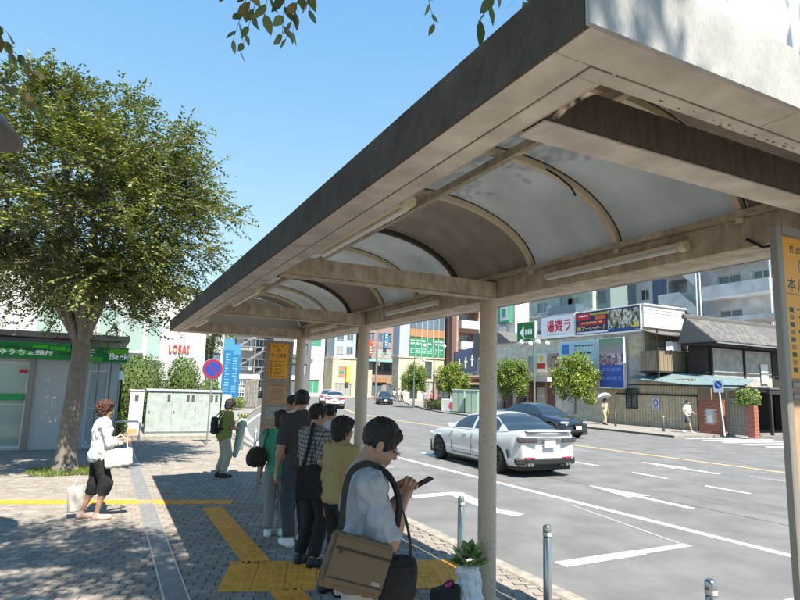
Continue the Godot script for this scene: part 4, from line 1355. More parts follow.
	for k in 4: boxed("air_unit", Vector3(2.9 + (k % 2) * 4.6, 7.3 + (k / 2) * 3.0, 0.002), Vector3(3.7 + (k % 2) * 4.6, 7.9 + (k / 2) * 3.0, 0.35), M.ac, b, 0.02)
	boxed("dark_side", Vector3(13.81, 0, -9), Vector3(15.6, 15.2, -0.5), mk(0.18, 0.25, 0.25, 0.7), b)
	window(Rect2(14.1, 10.6, 1.0, 1.2), 2, 1, M.frame_dark, M.glass, b, 0.48, 0.06)
	# white building with a green sign
	b = house("white_sign_building", "narrow white building with a square green and white sign", Vector3(33, 0, -46.4), -PI / 2, 4.1, 1.6, 11.5, M.apt_white, [[Rect2(0.3, 6.9, 0.9, 1.0), 2, 1], [Rect2(0.3, 3.6, 1.4, 1.2), 2, 1]], M.glass_blue, M.frame)
	boxed("sign_box", Vector3(1.9, 8.05, 0.002), Vector3(3.7, 9.95, 0.35), M.sign_green_pale, b)
	boxed("sign_face", Vector3(2.3, 8.3, 0.352), Vector3(3.5, 9.7, 0.37), M.white, b)
	boxed("sign_square", Vector3(2.55, 8.6, 0.371), Vector3(3.2, 9.4, 0.385), M.sign_green_pale, b)
	boxed("air_unit", Vector3(2.2, 7.0, 0.002), Vector3(3.1, 7.7, 0.4), M.frame, b)
	# dark gabled roof in front of it
	b = roadside("gabled_shop", "shop with a dark grey pitched roof left of the green arrow sign", 30.6, -44.5)
	boxed("body", Vector3(0, 0, -6), Vector3(6.5, 4.8, 0), M.grey_plaster, b)
	window(Rect2(0.6, 0.3, 2.2, 2.0), 2, 1, M.frame_dark, M.glass, b, -0.05)
	window(Rect2(3.4, 0.3, 2.0, 2.0), 2, 1, M.frame_dark, M.glass, b, -0.05)
	boxed("awning", Vector3(0, 2.5, 0.002), Vector3(6.5, 2.8, 0.9), M.brick2, b)
	st = S()
	prism(st, [Vector2(-0.4, 4.802), Vector2(7.3, 4.802), Vector2(3.2, 7.0), Vector2(-0.4, 7.0)], Vector3(0, 0, -6.2), Vector3.RIGHT, Vector3.UP, 6.6)
	part("roof", st, M.roof_tile, b)

func photo_print(im: Image, r: Rect2i, sd: int, cols: Array):
	var n := FastNoiseLite.new()
	n.seed = sd
	n.frequency = 0.017
	var n2 := FastNoiseLite.new()
	n2.seed = sd + 1
	n2.frequency = 0.05
	for y in range(r.position.y, r.end.y, 2):
		for x in range(r.position.x, r.end.x, 2):
			var v := clampf(n.get_noise_2d(x, y * 0.6) * 0.9 + n2.get_noise_2d(x, y) * 0.2 + 0.5, 0, 0.999)
			im.fill_rect(Rect2i(x, y, 2, 2), cols[int(v * cols.size())])

func far_end():
	var b: Node3D
	var st: SurfaceTool
	st = S()
	slab("pavement_far", [Vector2(10, -86), Vector2(90, -86), Vector2(90, -130), Vector2(10, -130)], -0.19, 0.0, M.paving)
	# cream building with a green shop window band
	var wins := [[Rect2(1.9, 0.2, 1.3, 2.4), 1, 1], [Rect2(4.3, 0.2, 1.6, 2.6), 2, 1], [Rect2(1.6, 3.3, 1.0, 1.1), 1, 1], [Rect2(4.4, 3.2, 1.2, 2.6), 1, 2]]
	b = house("cream_building", "cream corner building with green glazed band and orange strip", Vector3(38.1, 0, -76), 0.0, 7.7, 2.2, 6.2, M.cream_wall, wins, M.glass, M.frame_dark)
	for k in 6:
		var x0 := 1.72 + k * 0.99
		var q := boxed("green_pane", Vector3(x0, 6.45, -0.1), Vector3(x0 + 0.93, 9.25, 0.05), M.sign_green_pale if k % 3 == 1 else M.sign_green, b)
		var im := picture(64, 192, Color(0.2, 0.48, 0.36))
		small_print(im, Rect2i(8, 20, 48, 60), 2, Color(0.75, 0.93, 0.84), 90 + k)
		small_print(im, Rect2i(8, 110, 48, 60), 3, Color(0.6, 0.86, 0.74), 80 + k)
		print_sheet("lettering", im, Vector3(x0 + 0.465, 7.85, 0.056), Vector3.RIGHT, Vector3.UP, 0.9, 2.7, q)
		boxed("upper_pane", Vector3(x0, 10.65, -0.1), Vector3(x0 + 0.93, 14, 0.0), M.glass_blue, b)
		boxed("mullion", Vector3(x0 + 0.94, 6.45, -0.1), Vector3(x0 + 0.98, 14, 0.12), M.white, b)
	boxed("orange_strip", Vector3(1.7, 9.4, -0.2), Vector3(7.7, 10.6, 0.1), M.orange, b)
	boxed("upper_body", Vector3(1.7, 6.43, -2.2), Vector3(7.7, 14.2, -0.22), M.cream_wall, b)
	boxed("blue_tower", Vector3(0.0, 6.43, -2.2), Vector3(1.68, 14.2, 0.0), M.blue_wall, b)
	for k in 9: boxed("panel_joint", Vector3(0.0, 6.9 + k * 0.8, 0.001), Vector3(1.68, 6.93 + k * 0.8, 0.012), M.frame, b)
	# brown apartments
	b = house("brown_apartments", "brown brick apartment block with grey balconies beside the cream building", Vector3(46.2, 0, -74), 0.0, 8.5, 10, 17, M.apt_brown, grid(4.9, 3.8, 1.3, 1.5, 0, 3.2, 1, 4), M.glass_blue, M.frame, null, "", 1.5, [Rect2(0.9, 4.7, 3.5, 2.5), Rect2(0.9, 7.9, 3.5, 2.5), Rect2(0.9, 11.1, 3.5, 2.5), Rect2(0.9, 14.3, 3.5, 2.5)])
	for k in 4:
		window(Rect2(1.4, 4.75 + k * 3.2, 2.4, 2.1), 2, 1, M.frame, M.glass_blue, b, 1.46, 0.06)
		boxed("balcony_front", Vector3(0.8, 4.55 + k * 3.2, 0.031), Vector3(4.5, 5.75 + k * 3.2, 0.9), M.apt_grey, b)
	boxed("corner_post", Vector3(-0.5, 0, -0.5), Vector3(0.3, 17, 0.3), mk(0.14, 0.08, 0.07, 0.8), b)
	# slanting dark sign with white characters
	b = thing("dark_slanted_sign", "dark slanted shop sign with white strokes below the brown apartments", "sign", Vector3(38.95, 0, -62))
	st = S()
	prism(st, [Vector2(0, 3.2), Vector2(3.3, 4.2), Vector2(3.3, 7.35), Vector2(0, 6.4)], Vector3(0, 0, -0.3), Vector3.RIGHT, Vector3.UP, 0.3)
	part("panel", st, M.navy, b)
	for k in 3:
		st = S()
		bb(st, Vector3(0.6 + k * 0.95, 4.2 + k * 0.28, 0.003), Vector3(0.72 + k * 0.95, 5.6 + k * 0.28, 0.03))
		bb(st, Vector3(0.45 + k * 0.95, 5.0 + k * 0.28, 0.031), Vector3(0.87 + k * 0.95, 5.12 + k * 0.28, 0.04))
		part("character", st, M.pictos, b)
	for x in [0.3, 2.9]: boxed("post", Vector3(x, 0, -0.25), Vector3(x + 0.2, 4.0, -0.05), M.dark_metal, b)
	b = house("white_gate_shop", "small white shop front right of the slanted dark sign", Vector3(42.6, 0, -60), 0.0, 5, 6, 5.5, M.apt_white, [[Rect2(0.5, 0.2, 1.6, 2.3), 2, 1], [Rect2(2.6, 0.2, 1.8, 2.3), 2, 1], [Rect2(0.8, 3.3, 1.2, 1.2), 2, 1]], M.glass, M.frame_dark)
	b = house("low_brown_shop", "low brown shop behind the street trees and crowd", Vector3(33.6, 0, -58), -0.9, 6.5, 6, 3.2, M.apt_brown, [[Rect2(0.5, 0.2, 2.2, 2.2), 3, 1], [Rect2(3.4, 0.2, 2.4, 2.2), 3, 1]], M.glass, M.frame_dark)
	# glazed shop block at the end of the road
	wins = grid(0.5, 4.3, 1.2, 1.6, 1.55, 2.4, 4, 3)
	wins.append_array([[Rect2(1.4, 0.2, 2.0, 2.2), 2, 1], [Rect2(4.1, 0.2, 1.9, 2.2), 2, 1]])
	b = house("glazed_shop_block", "glazed brick shop block with orange and yellow signs at the road's end", Vector3(37.8, 0, -88), 0.0, 6.6, 9, 12.5, mk(0.30, 0.22, 0.2, 0.8), wins, M.glass_blue, M.frame)
	boxed("orange_sign", Vector3(1.6, 2.55, 0.002), Vector3(4.1, 3.3, 0.25), M.orange, b)
	boxed("yellow_sign", Vector3(4.9, 2.2, 0.002), Vector3(6.0, 3.5, 0.3), M.sign_yellow, b)
	boxed("pillar", Vector3(0, 0, 0.002), Vector3(1.2, 5.8, 0.5), M.cream_wall, b)
	boxed("teal_canopy", Vector3(-0.3, 5.9, 0.002), Vector3(6.9, 6.3, 1.4), M.teal, b)
	for k in 8: boxed("railing_post", Vector3(-0.2 + k * 0.98, 6.302, 1.2), Vector3(-0.12 + k * 0.98, 7.3, 1.3), M.teal, b)
	boxed("railing", Vector3(-0.3, 7.302, 1.18), Vector3(6.9, 7.4, 1.32), M.teal, b)
	# blocks seen between the columns
	b = house("beige_block", "beige corner shop with a small poster at the far left of the road", Vector3(33.0, 0, -90), 0.0, 4.2, 8, 6.2, M.cream_wall, [[Rect2(0.6, 0.2, 2.8, 2.0), 3, 1]], M.glass, M.frame_dark)
	boxed("poster", Vector3(1.1, 3.2, 0.002), Vector3(2.1, 5.0, 0.05), mk(0.5, 0.2, 0.16, 0.6), b)
	boxed("poster_band", Vector3(1.2, 3.7, 0.051), Vector3(2.0, 4.2, 0.06), M.sign_green_pale, b)
	boxed("upper_storey", Vector3(0.2, 6.43, -7), Vector3(4.0, 14.0, -0.1), M.blue_wall, b)
	for k in 3:
		for i in 2: window(Rect2(0.6 + i * 1.7, 7.0 + k * 2.3, 1.2, 1.3), 2, 1, M.frame, M.glass_blue, b, 0.05, 0.06)
	b = house("white_block", "white block with green window left of the beige shop", Vector3(28.6, 0, -94), 0.0, 4.3, 8, 13.0, M.apt_white, [[Rect2(1.9, 8.2, 1.8, 2.0), 1, 1], [Rect2(0.5, 4.2, 1.2, 1.4), 2, 1], [Rect2(0.6, 0.4, 3.0, 2.2), 3, 1]], M.sign_green_pale, M.frame)
	b = house("pink_block", "narrow pale pink block behind the traffic light", Vector3(25.4, 0, -92), 0.0, 3.0, 8, 13.5, mk(0.62, 0.5, 0.45, 0.8), grid(0.4, 3.2, 0.8, 1.3, 1.2, 2.6, 2, 4, 1), M.glass_blue, M.frame)
	b = house("dark_block", "dark grey block behind the shelter's last column", Vector3(18.4, 0, -72), 0.0, 5.0, 8, 14.0, mk(0.12, 0.13, 0.14, 0.7), grid(0.4, 3.0, 1.1, 1.4, 1.5, 2.6, 3, 4, 1), M.glass_blue, M.frame_dark)
	boxed("white_panel", Vector3(2.6, 5.6, 0.002), Vector3(3.6, 9.0, 0.1), M.white, b)
	boxed("sign_strip", Vector3(0.2, 2.4, 0.002), Vector3(3.0, 2.9, 0.15), M.white, b)
	# pale building with an outside steel stair, seen left of the far board
	wins = grid(0.6, 0.8, 1.2, 1.5, 1.75, 2.6, 4, 4, 2, 2)
	b = house("stair_building", "pale building with outside steel stairs left of the far timetable", Vector3(13.0, 0, -77), 0.0, 7.6, 8, 13.0, M.apt_white, wins, M.glass_blue, M.frame_dark)
	for k in 4:
		var y := 1.2 + k * 2.6
		boxed("landing", Vector3(1.2, y, 0.3), Vector3(6.6, y + 0.12, 1.6), M.galv, b)
		st = S()
		bar(st, Vector3(2.0, y + 0.15, 1.3), Vector3(5.6, y + 2.55, 1.3), 0.12, 0.25)
		part("stair_flight", st, M.galv, b)
		boxed("hand_rail", Vector3(1.2, y + 1.05, 1.5), Vector3(6.6, y + 1.12, 1.58), M.galv, b)
		for i in 6: boxed("rail_post", Vector3(1.25 + i * 1.05, y + 0.121, 1.52), Vector3(1.3 + i * 1.05, y + 1.049, 1.57), M.galv, b)
	for x in [1.1, 3.9, 6.62]: boxed("stair_post", Vector3(x, 0, 1.4), Vector3(x + 0.14, 13.0, 1.49), M.galv, b)
	b = house("grey_flats", "grey flats behind the blue banners at the bend", Vector3(4.2, 0, -66), 0.0, 8.0, 8, 9.0, M.apt_white, grid(0.6, 1.0, 1.4, 1.3, 2.4, 2.7, 3, 3), M.glass_blue, M.frame_dark)
	# distant mass behind everything so the street closes
	b = house("distant_slab", "distant grey apartment slab closing the view behind the shops", Vector3(46, 0, -104), 0.0, 26, 10, 13, M.apt_grey, grid(1, 2, 1.6, 1.4, 3.0, 3.0, 8, 3), M.glass_blue, M.frame)
	# projecting shop signs along the far street
	var sc := [[0.55, 0.06, 0.05], [0.05, 0.2, 0.5], [0.6, 0.45, 0.05], [0.75, 0.75, 0.72], [0.05, 0.32, 0.18], [0.5, 0.25, 0.08]]
	var sn := ["red", "blue", "yellow", "white", "green", "orange"]
	var where := [["high on the glazed shop block", Vector3(38.6, 6.8, -87.9)], ["beside the railing of the glazed block", Vector3(41.4, 8.2, -87.9)], ["on the beige corner shop", Vector3(35.6, 2.4, -89.9)], ["on the white block", Vector3(29.6, 6.0, -93.9)], ["on the pink block", Vector3(26.4, 4.6, -91.9)], ["on the dark block", Vector3(19.4, 3.4, -71.9)]]
	for k in 6:
		b = thing("shop_sign", sn[k] + " upright shop sign " + where[k][0], "sign", where[k][1], 0.0, "upright shop signs far down the road")
		boxed("box", Vector3(-0.35, 0, 0), Vector3(0.35, 2.6, 0.45), mk(sc[k][0], sc[k][1], sc[k][2], 0.5), b)
		var im2 := picture(48, 160, Color(sc[k][0], sc[k][1], sc[k][2]).linear_to_srgb())
		small_print(im2, Rect2i(10, 12, 28, 136), 5, Color(0.9, 0.88, 0.82) if k != 3 else Color(0.5, 0.1, 0.1), 120 + k)
		print_sheet("print", im2, Vector3(0, 1.3, 0.456), Vector3.RIGHT, Vector3.UP, 0.66, 2.5, b)

# ---------------------------------------------------------------- plants

class Leaves:
	var v := PackedVector3Array()
	var n := PackedVector3Array()
	var c := PackedColorArray()
	var i := PackedInt32Array()
	# a pointed leaf folded along its midrib
	func add(p: Vector3, d: Vector3, up: Vector3, ln: float, wd: float, col: Color):
		var s := d.cross(up)
		if s.length_squared() < 0.0001: s = d.cross(Vector3(0.31, 0.2, 0.93))
		s = s.normalized() * wd * 0.5
		var nn := d.cross(s).normalized()
		var k := v.size()
		v.append_array([p, p + d * ln * 0.42 + s + nn * wd * 0.12, p + d * ln - nn * ln * 0.08, p + d * ln * 0.42 - s + nn * wd * 0.12])
		n.append_array([nn, nn, nn, nn])
		c.append_array([col, col, col, col])
		i.append_array([k, k + 1, k + 2, k, k + 2, k + 3])
	# a broader leaf with a rounded outline, for leaves seen close
	func oval(p: Vector3, d: Vector3, up: Vector3, ln: float, wd: float, col: Color):
		var s := d.cross(up)
		if s.length_squared() < 0.0001: s = d.cross(Vector3(0.31, 0.2, 0.93))
		s = s.normalized() * wd * 0.5
		var nn := d.cross(s).normalized()
		var k := v.size()
		v.append_array([p, p + d * ln * 0.22 + s * 0.8, p + d * ln * 0.48 + s, p + d * ln * 0.78 + s * 0.55 - nn * ln * 0.04, p + d * ln - nn * ln * 0.1, p + d * ln * 0.78 - s * 0.55 - nn * ln * 0.04, p + d * ln * 0.48 - s, p + d * ln * 0.22 - s * 0.8])
		for e in 8:
			n.append(nn)
			c.append(col)
		i.append_array([k, k + 1, k + 7, k + 1, k + 2, k + 6, k + 1, k + 6, k + 7, k + 2, k + 3, k + 5, k + 2, k + 5, k + 6, k + 3, k + 4, k + 5])
	func mesh() -> ArrayMesh:
		var a := []
		a.resize(Mesh.ARRAY_MAX)
		a[Mesh.ARRAY_VERTEX] = v
		a[Mesh.ARRAY_NORMAL] = n
		a[Mesh.ARRAY_COLOR] = c
		a[Mesh.ARRAY_INDEX] = i
		var m := ArrayMesh.new()
		m.add_surface_from_arrays(Mesh.PRIMITIVE_TRIANGLES, a)
		return m

func rdir(g: RandomNumberGenerator) -> Vector3:
	var z := g.randf_range(-1, 1)
	var a := g.randf() * TAU
	var r := sqrt(1 - z * z)
	return Vector3(r * cos(a), z, r * sin(a))

func leaf_tone(g: RandomNumberGenerator, base: Array) -> Color:
	var b: Color = base[g.randi() % base.size()]
	var k := g.randf_range(0.75, 1.25)
	return Color(b.r * k, b.g * k, b.b * k)

# twig with alternating leaves
func twig(L: Leaves, wood: SurfaceTool, g: RandomNumberGenerator, a: Vector3, b: Vector3, sag: float, step: float, ln: float, tones: Array, r := 0.004, near := false):
	var len := a.distance_to(b)
	var nseg := 4
	var pts := []
	for k in nseg + 1:
		var t := float(k) / nseg
		pts.append(a.lerp(b, t) + Vector3.DOWN * sag * t * t)
	if wood: tube(wood, pts, [r, r * 0.85, r * 0.7, r * 0.5, r * 0.3], 4, false)
	var d := (b - a).normalized()
	var side := d.cross(Vector3.UP).normalized()
	if side.length() < 0.5: side = Vector3.RIGHT
	var cnt := maxi(2, int(len / step))
	for k in cnt:
		var t := (k + 0.6) / cnt
		var p := a.lerp(b, t) + Vector3.DOWN * sag * t * t
		var s := 1.0 if k & 1 else -1.0
		var ld := (d * 0.6 + side * s * 0.8 + rdir(g) * 0.45 + Vector3.DOWN * 0.25).normalized()
		if near: L.oval(p, (ld + Vector3.DOWN * 0.5).normalized(), rdir(g), ln * g.randf_range(0.75, 1.2), ln * 0.5, leaf_tone(g, tones))
		else: L.add(p, ld, (Vector3.UP + rdir(g) * 0.6).normalized(), ln * g.randf_range(0.6, 1.35), ln * 0.52, leaf_tone(g, tones))

# a spreading tree: trunk, limbs, boughs, leafy twigs inside an ellipsoid crown
func spread_tree(t: Node3D, sd: int, fork: float, tr: float, cc: Vector3, cr: Vector3, limbs: int, boughs: int, twigs: int, ln: float, tones: Array, step := 0.045, cut := false, extra := 0):
	var g := RandomNumberGenerator.new()
	g.seed = sd
	var st := S()
	tube(st, [Vector3(0, -0.02, 0), Vector3(0.0, 0.12, 0), Vector3(-0.01, 0.5, 0.01), Vector3(0.03, fork * 0.6, 0.0), Vector3(0.05, fork, 0.02), Vector3(0.06, fork + 0.25, 0.03)], [tr * 1.5, tr * 1.2, tr * 1.02, tr * 0.95, tr * 0.92, tr * 0.6], 16)
	part("trunk", st, M.bark, t)
	var L := Leaves.new()
	var wood := S()
	var joints := []
	for k in limbs:
		var a := TAU * (k + g.randf_range(-0.25, 0.25)) / limbs
		var lift := g.randf_range(0.35, 0.95)
		var tip := cc + Vector3(cos(a) * cr.x * (1.1 - lift * 0.75), cr.y * (lift * 1.35 - 0.45), sin(a) * cr.z * (1.1 - lift * 0.75)) * 0.82
		var p0 := Vector3(0.05, fork + g.randf_range(-0.25, 0.2), 0.02)
		var pts := []
		var rad := []
		for i in 7:
			var s := i / 6.0
			pts.append(p0.lerp(tip, s) + Vector3(0, sin(s * PI) * 0.45, 0) + rdir(g) * 0.1 * (1.0 if i > 0 else 0.0))
			rad.append(lerpf(tr * 0.5, 0.018, pow(s, 0.75)))
		st = S()
		tube(st, pts, rad, 8)
		part("limb", st, M.bark, t)
		joints.append_array(pts.slice(2))
		for j in boughs:
			var s := 0.3 + 0.7 * (j + g.randf()) / boughs
			var f := s * 6.0
			var i0 := mini(5, int(f))
			var q: Vector3 = pts[i0].lerp(pts[i0 + 1], f - i0)
			var out := ((q - cc) / cr).normalized()
			var d := (out * 0.75 + rdir(g) * 0.8 + Vector3(0, 0.12, 0)).normalized()
			var len := g.randf_range(0.7, 1.7) * (cr.x / 3.2)
			var e := q + d * len
			var rel := (e - cc) / cr
			if rel.length() > 1.08: e = cc + rel.normalized() * cr * g.randf_range(0.95, 1.1)
			tube(wood, [q, q.lerp(e, 0.5) + rdir(g) * 0.07, e], [0.02, 0.012, 0.005], 5, false)
			for w in twigs:
				var u := g.randf_range(0.15, 1.0)
				var tp := q.lerp(e, u)
				var td := (d * 0.55 + rdir(g) * 0.85 + Vector3(0, -0.02, 0)).normalized()
				var te := tp + td * g.randf_range(0.3, 0.75)
				if cut and not over_frame(t.position + te): continue
				twig(L, wood if w % 3 == 0 else null, g, tp, te, g.randf_range(0.0, 0.12), step, ln, tones)
	# more boughs out to a full rounded crown
	for k in extra:
		var d := rdir(g)
		if d.y < -0.8: continue
		var e := cc + d * cr * pow(g.randf_range(0.12, 1.0), 0.4)
		var q: Vector3 = joints[0]
		for p in joints:
			if p.distance_to(e) < q.distance_to(e): q = p
		tube(wood, [q, q.lerp(e, 0.55) + Vector3(0, 0.08, 0), e], [0.016, 0.01, 0.004], 4, false)
		var out := (Vector3(d.x, d.y * 0.35, d.z) + rdir(g) * 0.3).normalized()
		for w in twigs:
			var tp := q.lerp(e, g.randf_range(0.5, 1.0)) + rdir(g) * 0.12
			var td := (out * 0.9 + rdir(g) * 0.7).normalized()
			var te := tp + td * g.randf_range(0.3, 0.7)
			if cut and not over_frame(t.position + te): continue
			twig(L, wood if w % 4 == 0 else null, g, tp, te, g.randf_range(0.0, 0.14), step, ln, tones)
	part("twigs", wood, M.bark, t).set_meta("kind", "stuff")
	inst("crown", L.mesh(), M.leaf, t)
	return L.v.size() / 4

func shell_bush(called: String, label: String, at: Vector3, r: Vector3, count: int, ln: float, tones: Array, sd: int, box_like := 0.0, group := "", cat := "bush") -> Node3D:
	var b := thing(called, label, cat, at, 0.0, group)
	var g := RandomNumberGenerator.new()
	g.seed = sd
	var n := FastNoiseLite.new()
	n.seed = sd
	n.frequency = 1.4
	var L := Leaves.new()
	for k in count:
		var d := rdir(g)
		if d.y < -0.75: continue
		var e := d
		if box_like > 0.0:
			var mx := maxf(absf(d.x), maxf(absf(d.y), absf(d.z)))
			e = d.lerp(d / mx, box_like)
		var lump := 1.0 + n.get_noise_3dv(d * 1.5 + at) * 0.14
		var p := Vector3(0, r.y, 0) + e * r * lump * (1.0 - 0.25 * pow(g.randf(), 2.0))
		L.add(p, (d * 0.6 + rdir(g)).normalized(), (d + rdir(g) * 0.7).normalized(), ln * g.randf_range(0.6, 1.2), ln * 0.6, leaf_tone(g, tones))
	inst("foliage", L.mesh(), M.leaf, b)
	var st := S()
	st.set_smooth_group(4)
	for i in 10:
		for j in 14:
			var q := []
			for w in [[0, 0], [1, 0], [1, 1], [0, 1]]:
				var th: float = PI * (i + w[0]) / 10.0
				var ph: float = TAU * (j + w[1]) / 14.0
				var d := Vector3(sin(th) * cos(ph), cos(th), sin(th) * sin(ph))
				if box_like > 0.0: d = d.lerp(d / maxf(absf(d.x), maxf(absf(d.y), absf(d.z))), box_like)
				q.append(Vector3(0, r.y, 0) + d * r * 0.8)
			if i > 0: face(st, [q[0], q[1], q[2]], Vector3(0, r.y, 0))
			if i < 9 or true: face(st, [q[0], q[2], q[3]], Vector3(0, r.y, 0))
	part("inner_dark_core", st, M.leaf_core, b)  # solid core, coloured dark to stand in for shade among the leaves
	return b

# twigs in view are dropped, so the overhead crown casts dapples yet stays unseen
func over_frame(p: Vector3) -> bool:
	var q := p - Vector3(0, 1.9, 0)
	return q.z > -0.2 or q.y > 0.95 * Vector2(q.x, q.z).length() + 0.3 or p.x < -0.5 * absf(p.z) - 2.0

func trees():
	var olive := [Color(0.16, 0.19, 0.045), Color(0.11, 0.15, 0.036), Color(0.2, 0.215, 0.06), Color(0.08, 0.12, 0.03), Color(0.25, 0.23, 0.07)]
	var t := thing("plaza_tree", "broad leafy tree standing in the plaza pavement before the bank", "tree", Vector3(-0.57, 0, -14.05))
	spread_tree(t, 21, 2.55, 0.19, Vector3(-0.6, 5.35, 0.0), Vector3(3.75, 2.95, 3.3), 10, 14, 16, 0.1, olive, 0.042, false, 450)
	# grass round its foot
	var g := RandomNumberGenerator.new()
	g.seed = 5
	var L := Leaves.new()
	for k in 2600:
		var a := g.randf() * TAU
		var r := sqrt(g.randf()) * 0.66
		L.add(Vector3(cos(a) * r, -0.012, sin(a) * r), (Vector3.UP + rdir(g) * 0.7).normalized(), rdir(g), g.randf_range(0.04, 0.11), 0.012, leaf_tone(g, [Color(0.12, 0.2, 0.03), Color(0.17, 0.24, 0.05), Color(0.2, 0.22, 0.07)]))
	var gr := inst("grass", L.mesh(), M.grass, self, Transform3D(Basis(), Vector3(-0.57, 0, -13.85)))
	tag(gr, "short green grass in the tree pit", "grass", "", "stuff")
	# the tree whose crown hangs over the camera; the leaf tips at the top of the picture and the dapples are its own
	t = thing("overhead_tree", "leafy tree overhead whose drooping twigs cross the top edge", "tree", Vector3(-3.6, 0, 2.6))
	spread_tree(t, 33, 2.9, 0.2, Vector3(1.9, 7.0, -3.2), Vector3(4.5, 2.6, 3.9), 9, 12, 11, 0.11, olive, 0.06, true, 420)
	L = Leaves.new()
	var wood := S()
	g.seed = 8
	var dk := [Color(0.1, 0.14, 0.04), Color(0.14, 0.17, 0.05), Color(0.18, 0.19, 0.07), Color(0.22, 0.16, 0.06)]
	for e in [[0.3, 3.72, -2.25, 0.3, 3.56, -2.36, 0.08], [0.48, 3.75, -2.2, 0.47, 3.5, -2.36, 0.09], [0.38, 3.74, -2.2, 0.41, 3.5, -2.38, 0.085], [0.55, 3.76, -2.15, 0.66, 3.55, -2.3, 0.09], [0.62, 3.7, -2.2, 0.58, 3.44, -2.4, 0.07], [-0.7, 3.36, -2.45, -0.45, 3.22, -2.55, 0.085], [0.43, 3.75, -2.2, 0.36, 3.40, -2.46, 0.075], [0.46, 3.72, -2.25, 0.40, 3.36, -2.47, 0.06], [0.52, 3.8, -2.2, 0.56, 3.44, -2.38, 0.085], [0.6, 3.78, -2.2, 0.6, 3.46, -2.36, 0.08], [1.05, 3.75, -2.02, 1.18, 3.53, -2.09, 0.06], [1.42, 3.75, -1.82, 1.34, 3.54, -1.98, 0.1], [1.46, 3.72, -1.8, 1.49, 3.6, -1.86, 0.1], [-0.75, 3.45, -2.4, -0.42, 3.14, -2.59, 0.075], [-0.7, 3.3, -2.45, -0.36, 3.12, -2.6, 0.07], [-0.75, 3.2, -2.5, -0.34, 3.0, -2.66, 0.06], [-0.65, 3.12, -2.6, -0.3, 2.98, -2.68, 0.055]]:
		twig(L, wood, g, Vector3(e[0], e[1], e[2]) - t.position, Vector3(e[3], e[4], e[5]) - t.position, 0.02, 0.034, e[6], dk, 0.0025, true)
	for e in [[0.5, 3.78, -2.2, -0.6, 4.6, -0.6], [1.2, 3.78, -1.95, 0.2, 4.7, -0.4], [-0.78, 3.4, -2.4, -1.6, 4.3, -0.8], [-0.6, 4.6, -0.6, -2.2, 5.0, 0.6], [0.2, 4.7, -0.4, -1.4, 5.4, 0.8], [-1.6, 4.3, -0.8, -2.6, 4.8, 0.9]]:
		tube(wood, [Vector3(e[0], e[1], e[2]) - t.position, Vector3(e[3], e[4], e[5]) - t.position], [0.005, 0.012], 5, false)
	part("drooping_twigs", wood, M.bark, t).set_meta("kind", "stuff")
	inst("drooping_leaves", L.mesh(), M.leaf, t)
	# clipped bushes behind the cabinets
	var dark := [Color(0.08, 0.16, 0.03), Color(0.11, 0.19, 0.04), Color(0.055, 0.11, 0.025), Color(0.15, 0.21, 0.05)]
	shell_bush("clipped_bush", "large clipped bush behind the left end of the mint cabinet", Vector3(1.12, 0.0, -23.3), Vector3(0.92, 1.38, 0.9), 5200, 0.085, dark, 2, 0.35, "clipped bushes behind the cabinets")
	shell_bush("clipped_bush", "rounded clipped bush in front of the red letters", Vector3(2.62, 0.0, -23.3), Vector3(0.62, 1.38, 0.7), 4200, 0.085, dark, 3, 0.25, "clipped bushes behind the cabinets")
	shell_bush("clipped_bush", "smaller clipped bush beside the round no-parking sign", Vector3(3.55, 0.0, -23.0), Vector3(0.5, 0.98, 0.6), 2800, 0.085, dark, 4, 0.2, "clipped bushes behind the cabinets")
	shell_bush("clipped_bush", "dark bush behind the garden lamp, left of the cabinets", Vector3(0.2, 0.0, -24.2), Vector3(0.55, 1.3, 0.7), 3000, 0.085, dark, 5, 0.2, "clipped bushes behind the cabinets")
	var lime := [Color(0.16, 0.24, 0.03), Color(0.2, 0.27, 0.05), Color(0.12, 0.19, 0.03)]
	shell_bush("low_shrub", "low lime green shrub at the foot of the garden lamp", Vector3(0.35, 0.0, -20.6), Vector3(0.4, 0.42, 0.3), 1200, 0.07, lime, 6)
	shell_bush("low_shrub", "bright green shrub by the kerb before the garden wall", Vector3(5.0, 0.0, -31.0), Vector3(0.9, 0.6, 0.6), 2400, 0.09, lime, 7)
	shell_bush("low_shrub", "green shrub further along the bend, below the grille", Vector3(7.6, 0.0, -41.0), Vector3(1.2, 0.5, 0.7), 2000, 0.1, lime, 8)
	t = thing("background_tree", "green tree rising behind the white building and shelter roof", "tree", Vector3(5.0, 0, -33.5))
	spread_tree(t, 44, 2.2, 0.16, Vector3(-0.2, 5.0, 0), Vector3(1.7, 2.6, 1.7), 6, 9, 9, 0.15, dark, 0.08, false, 80)
	# round-headed street trees over the road
	var bright := [Color(0.2, 0.27, 0.04), Color(0.26, 0.32, 0.05), Color(0.13, 0.2, 0.03), Color(0.33, 0.36, 0.06), Color(0.09, 0.15, 0.025)]
	var deep := [Color(0.13, 0.21, 0.035), Color(0.18, 0.26, 0.05), Color(0.08, 0.14, 0.025), Color(0.22, 0.29, 0.06)]
	street_tree("yellow-green round-headed street tree before the pale blue wall sign", Vector3(27.5, 0, -29.0), 1.75, 2.0, 2.7, bright, 51)
	street_tree("round-headed street tree below the green arrow sign", Vector3(27.5, 0, -35.6), 1.45, 1.8, 2.75, deep, 52)
	street_tree("round-headed street tree beside the two green boxes", Vector3(27.5, 0, -44.2), 1.75, 1.9, 2.65, bright, 53)
	street_tree("farthest round-headed street tree before the cream building", Vector3(27.6, 0, -51.5), 1.55, 1.85, 2.65, deep, 54)
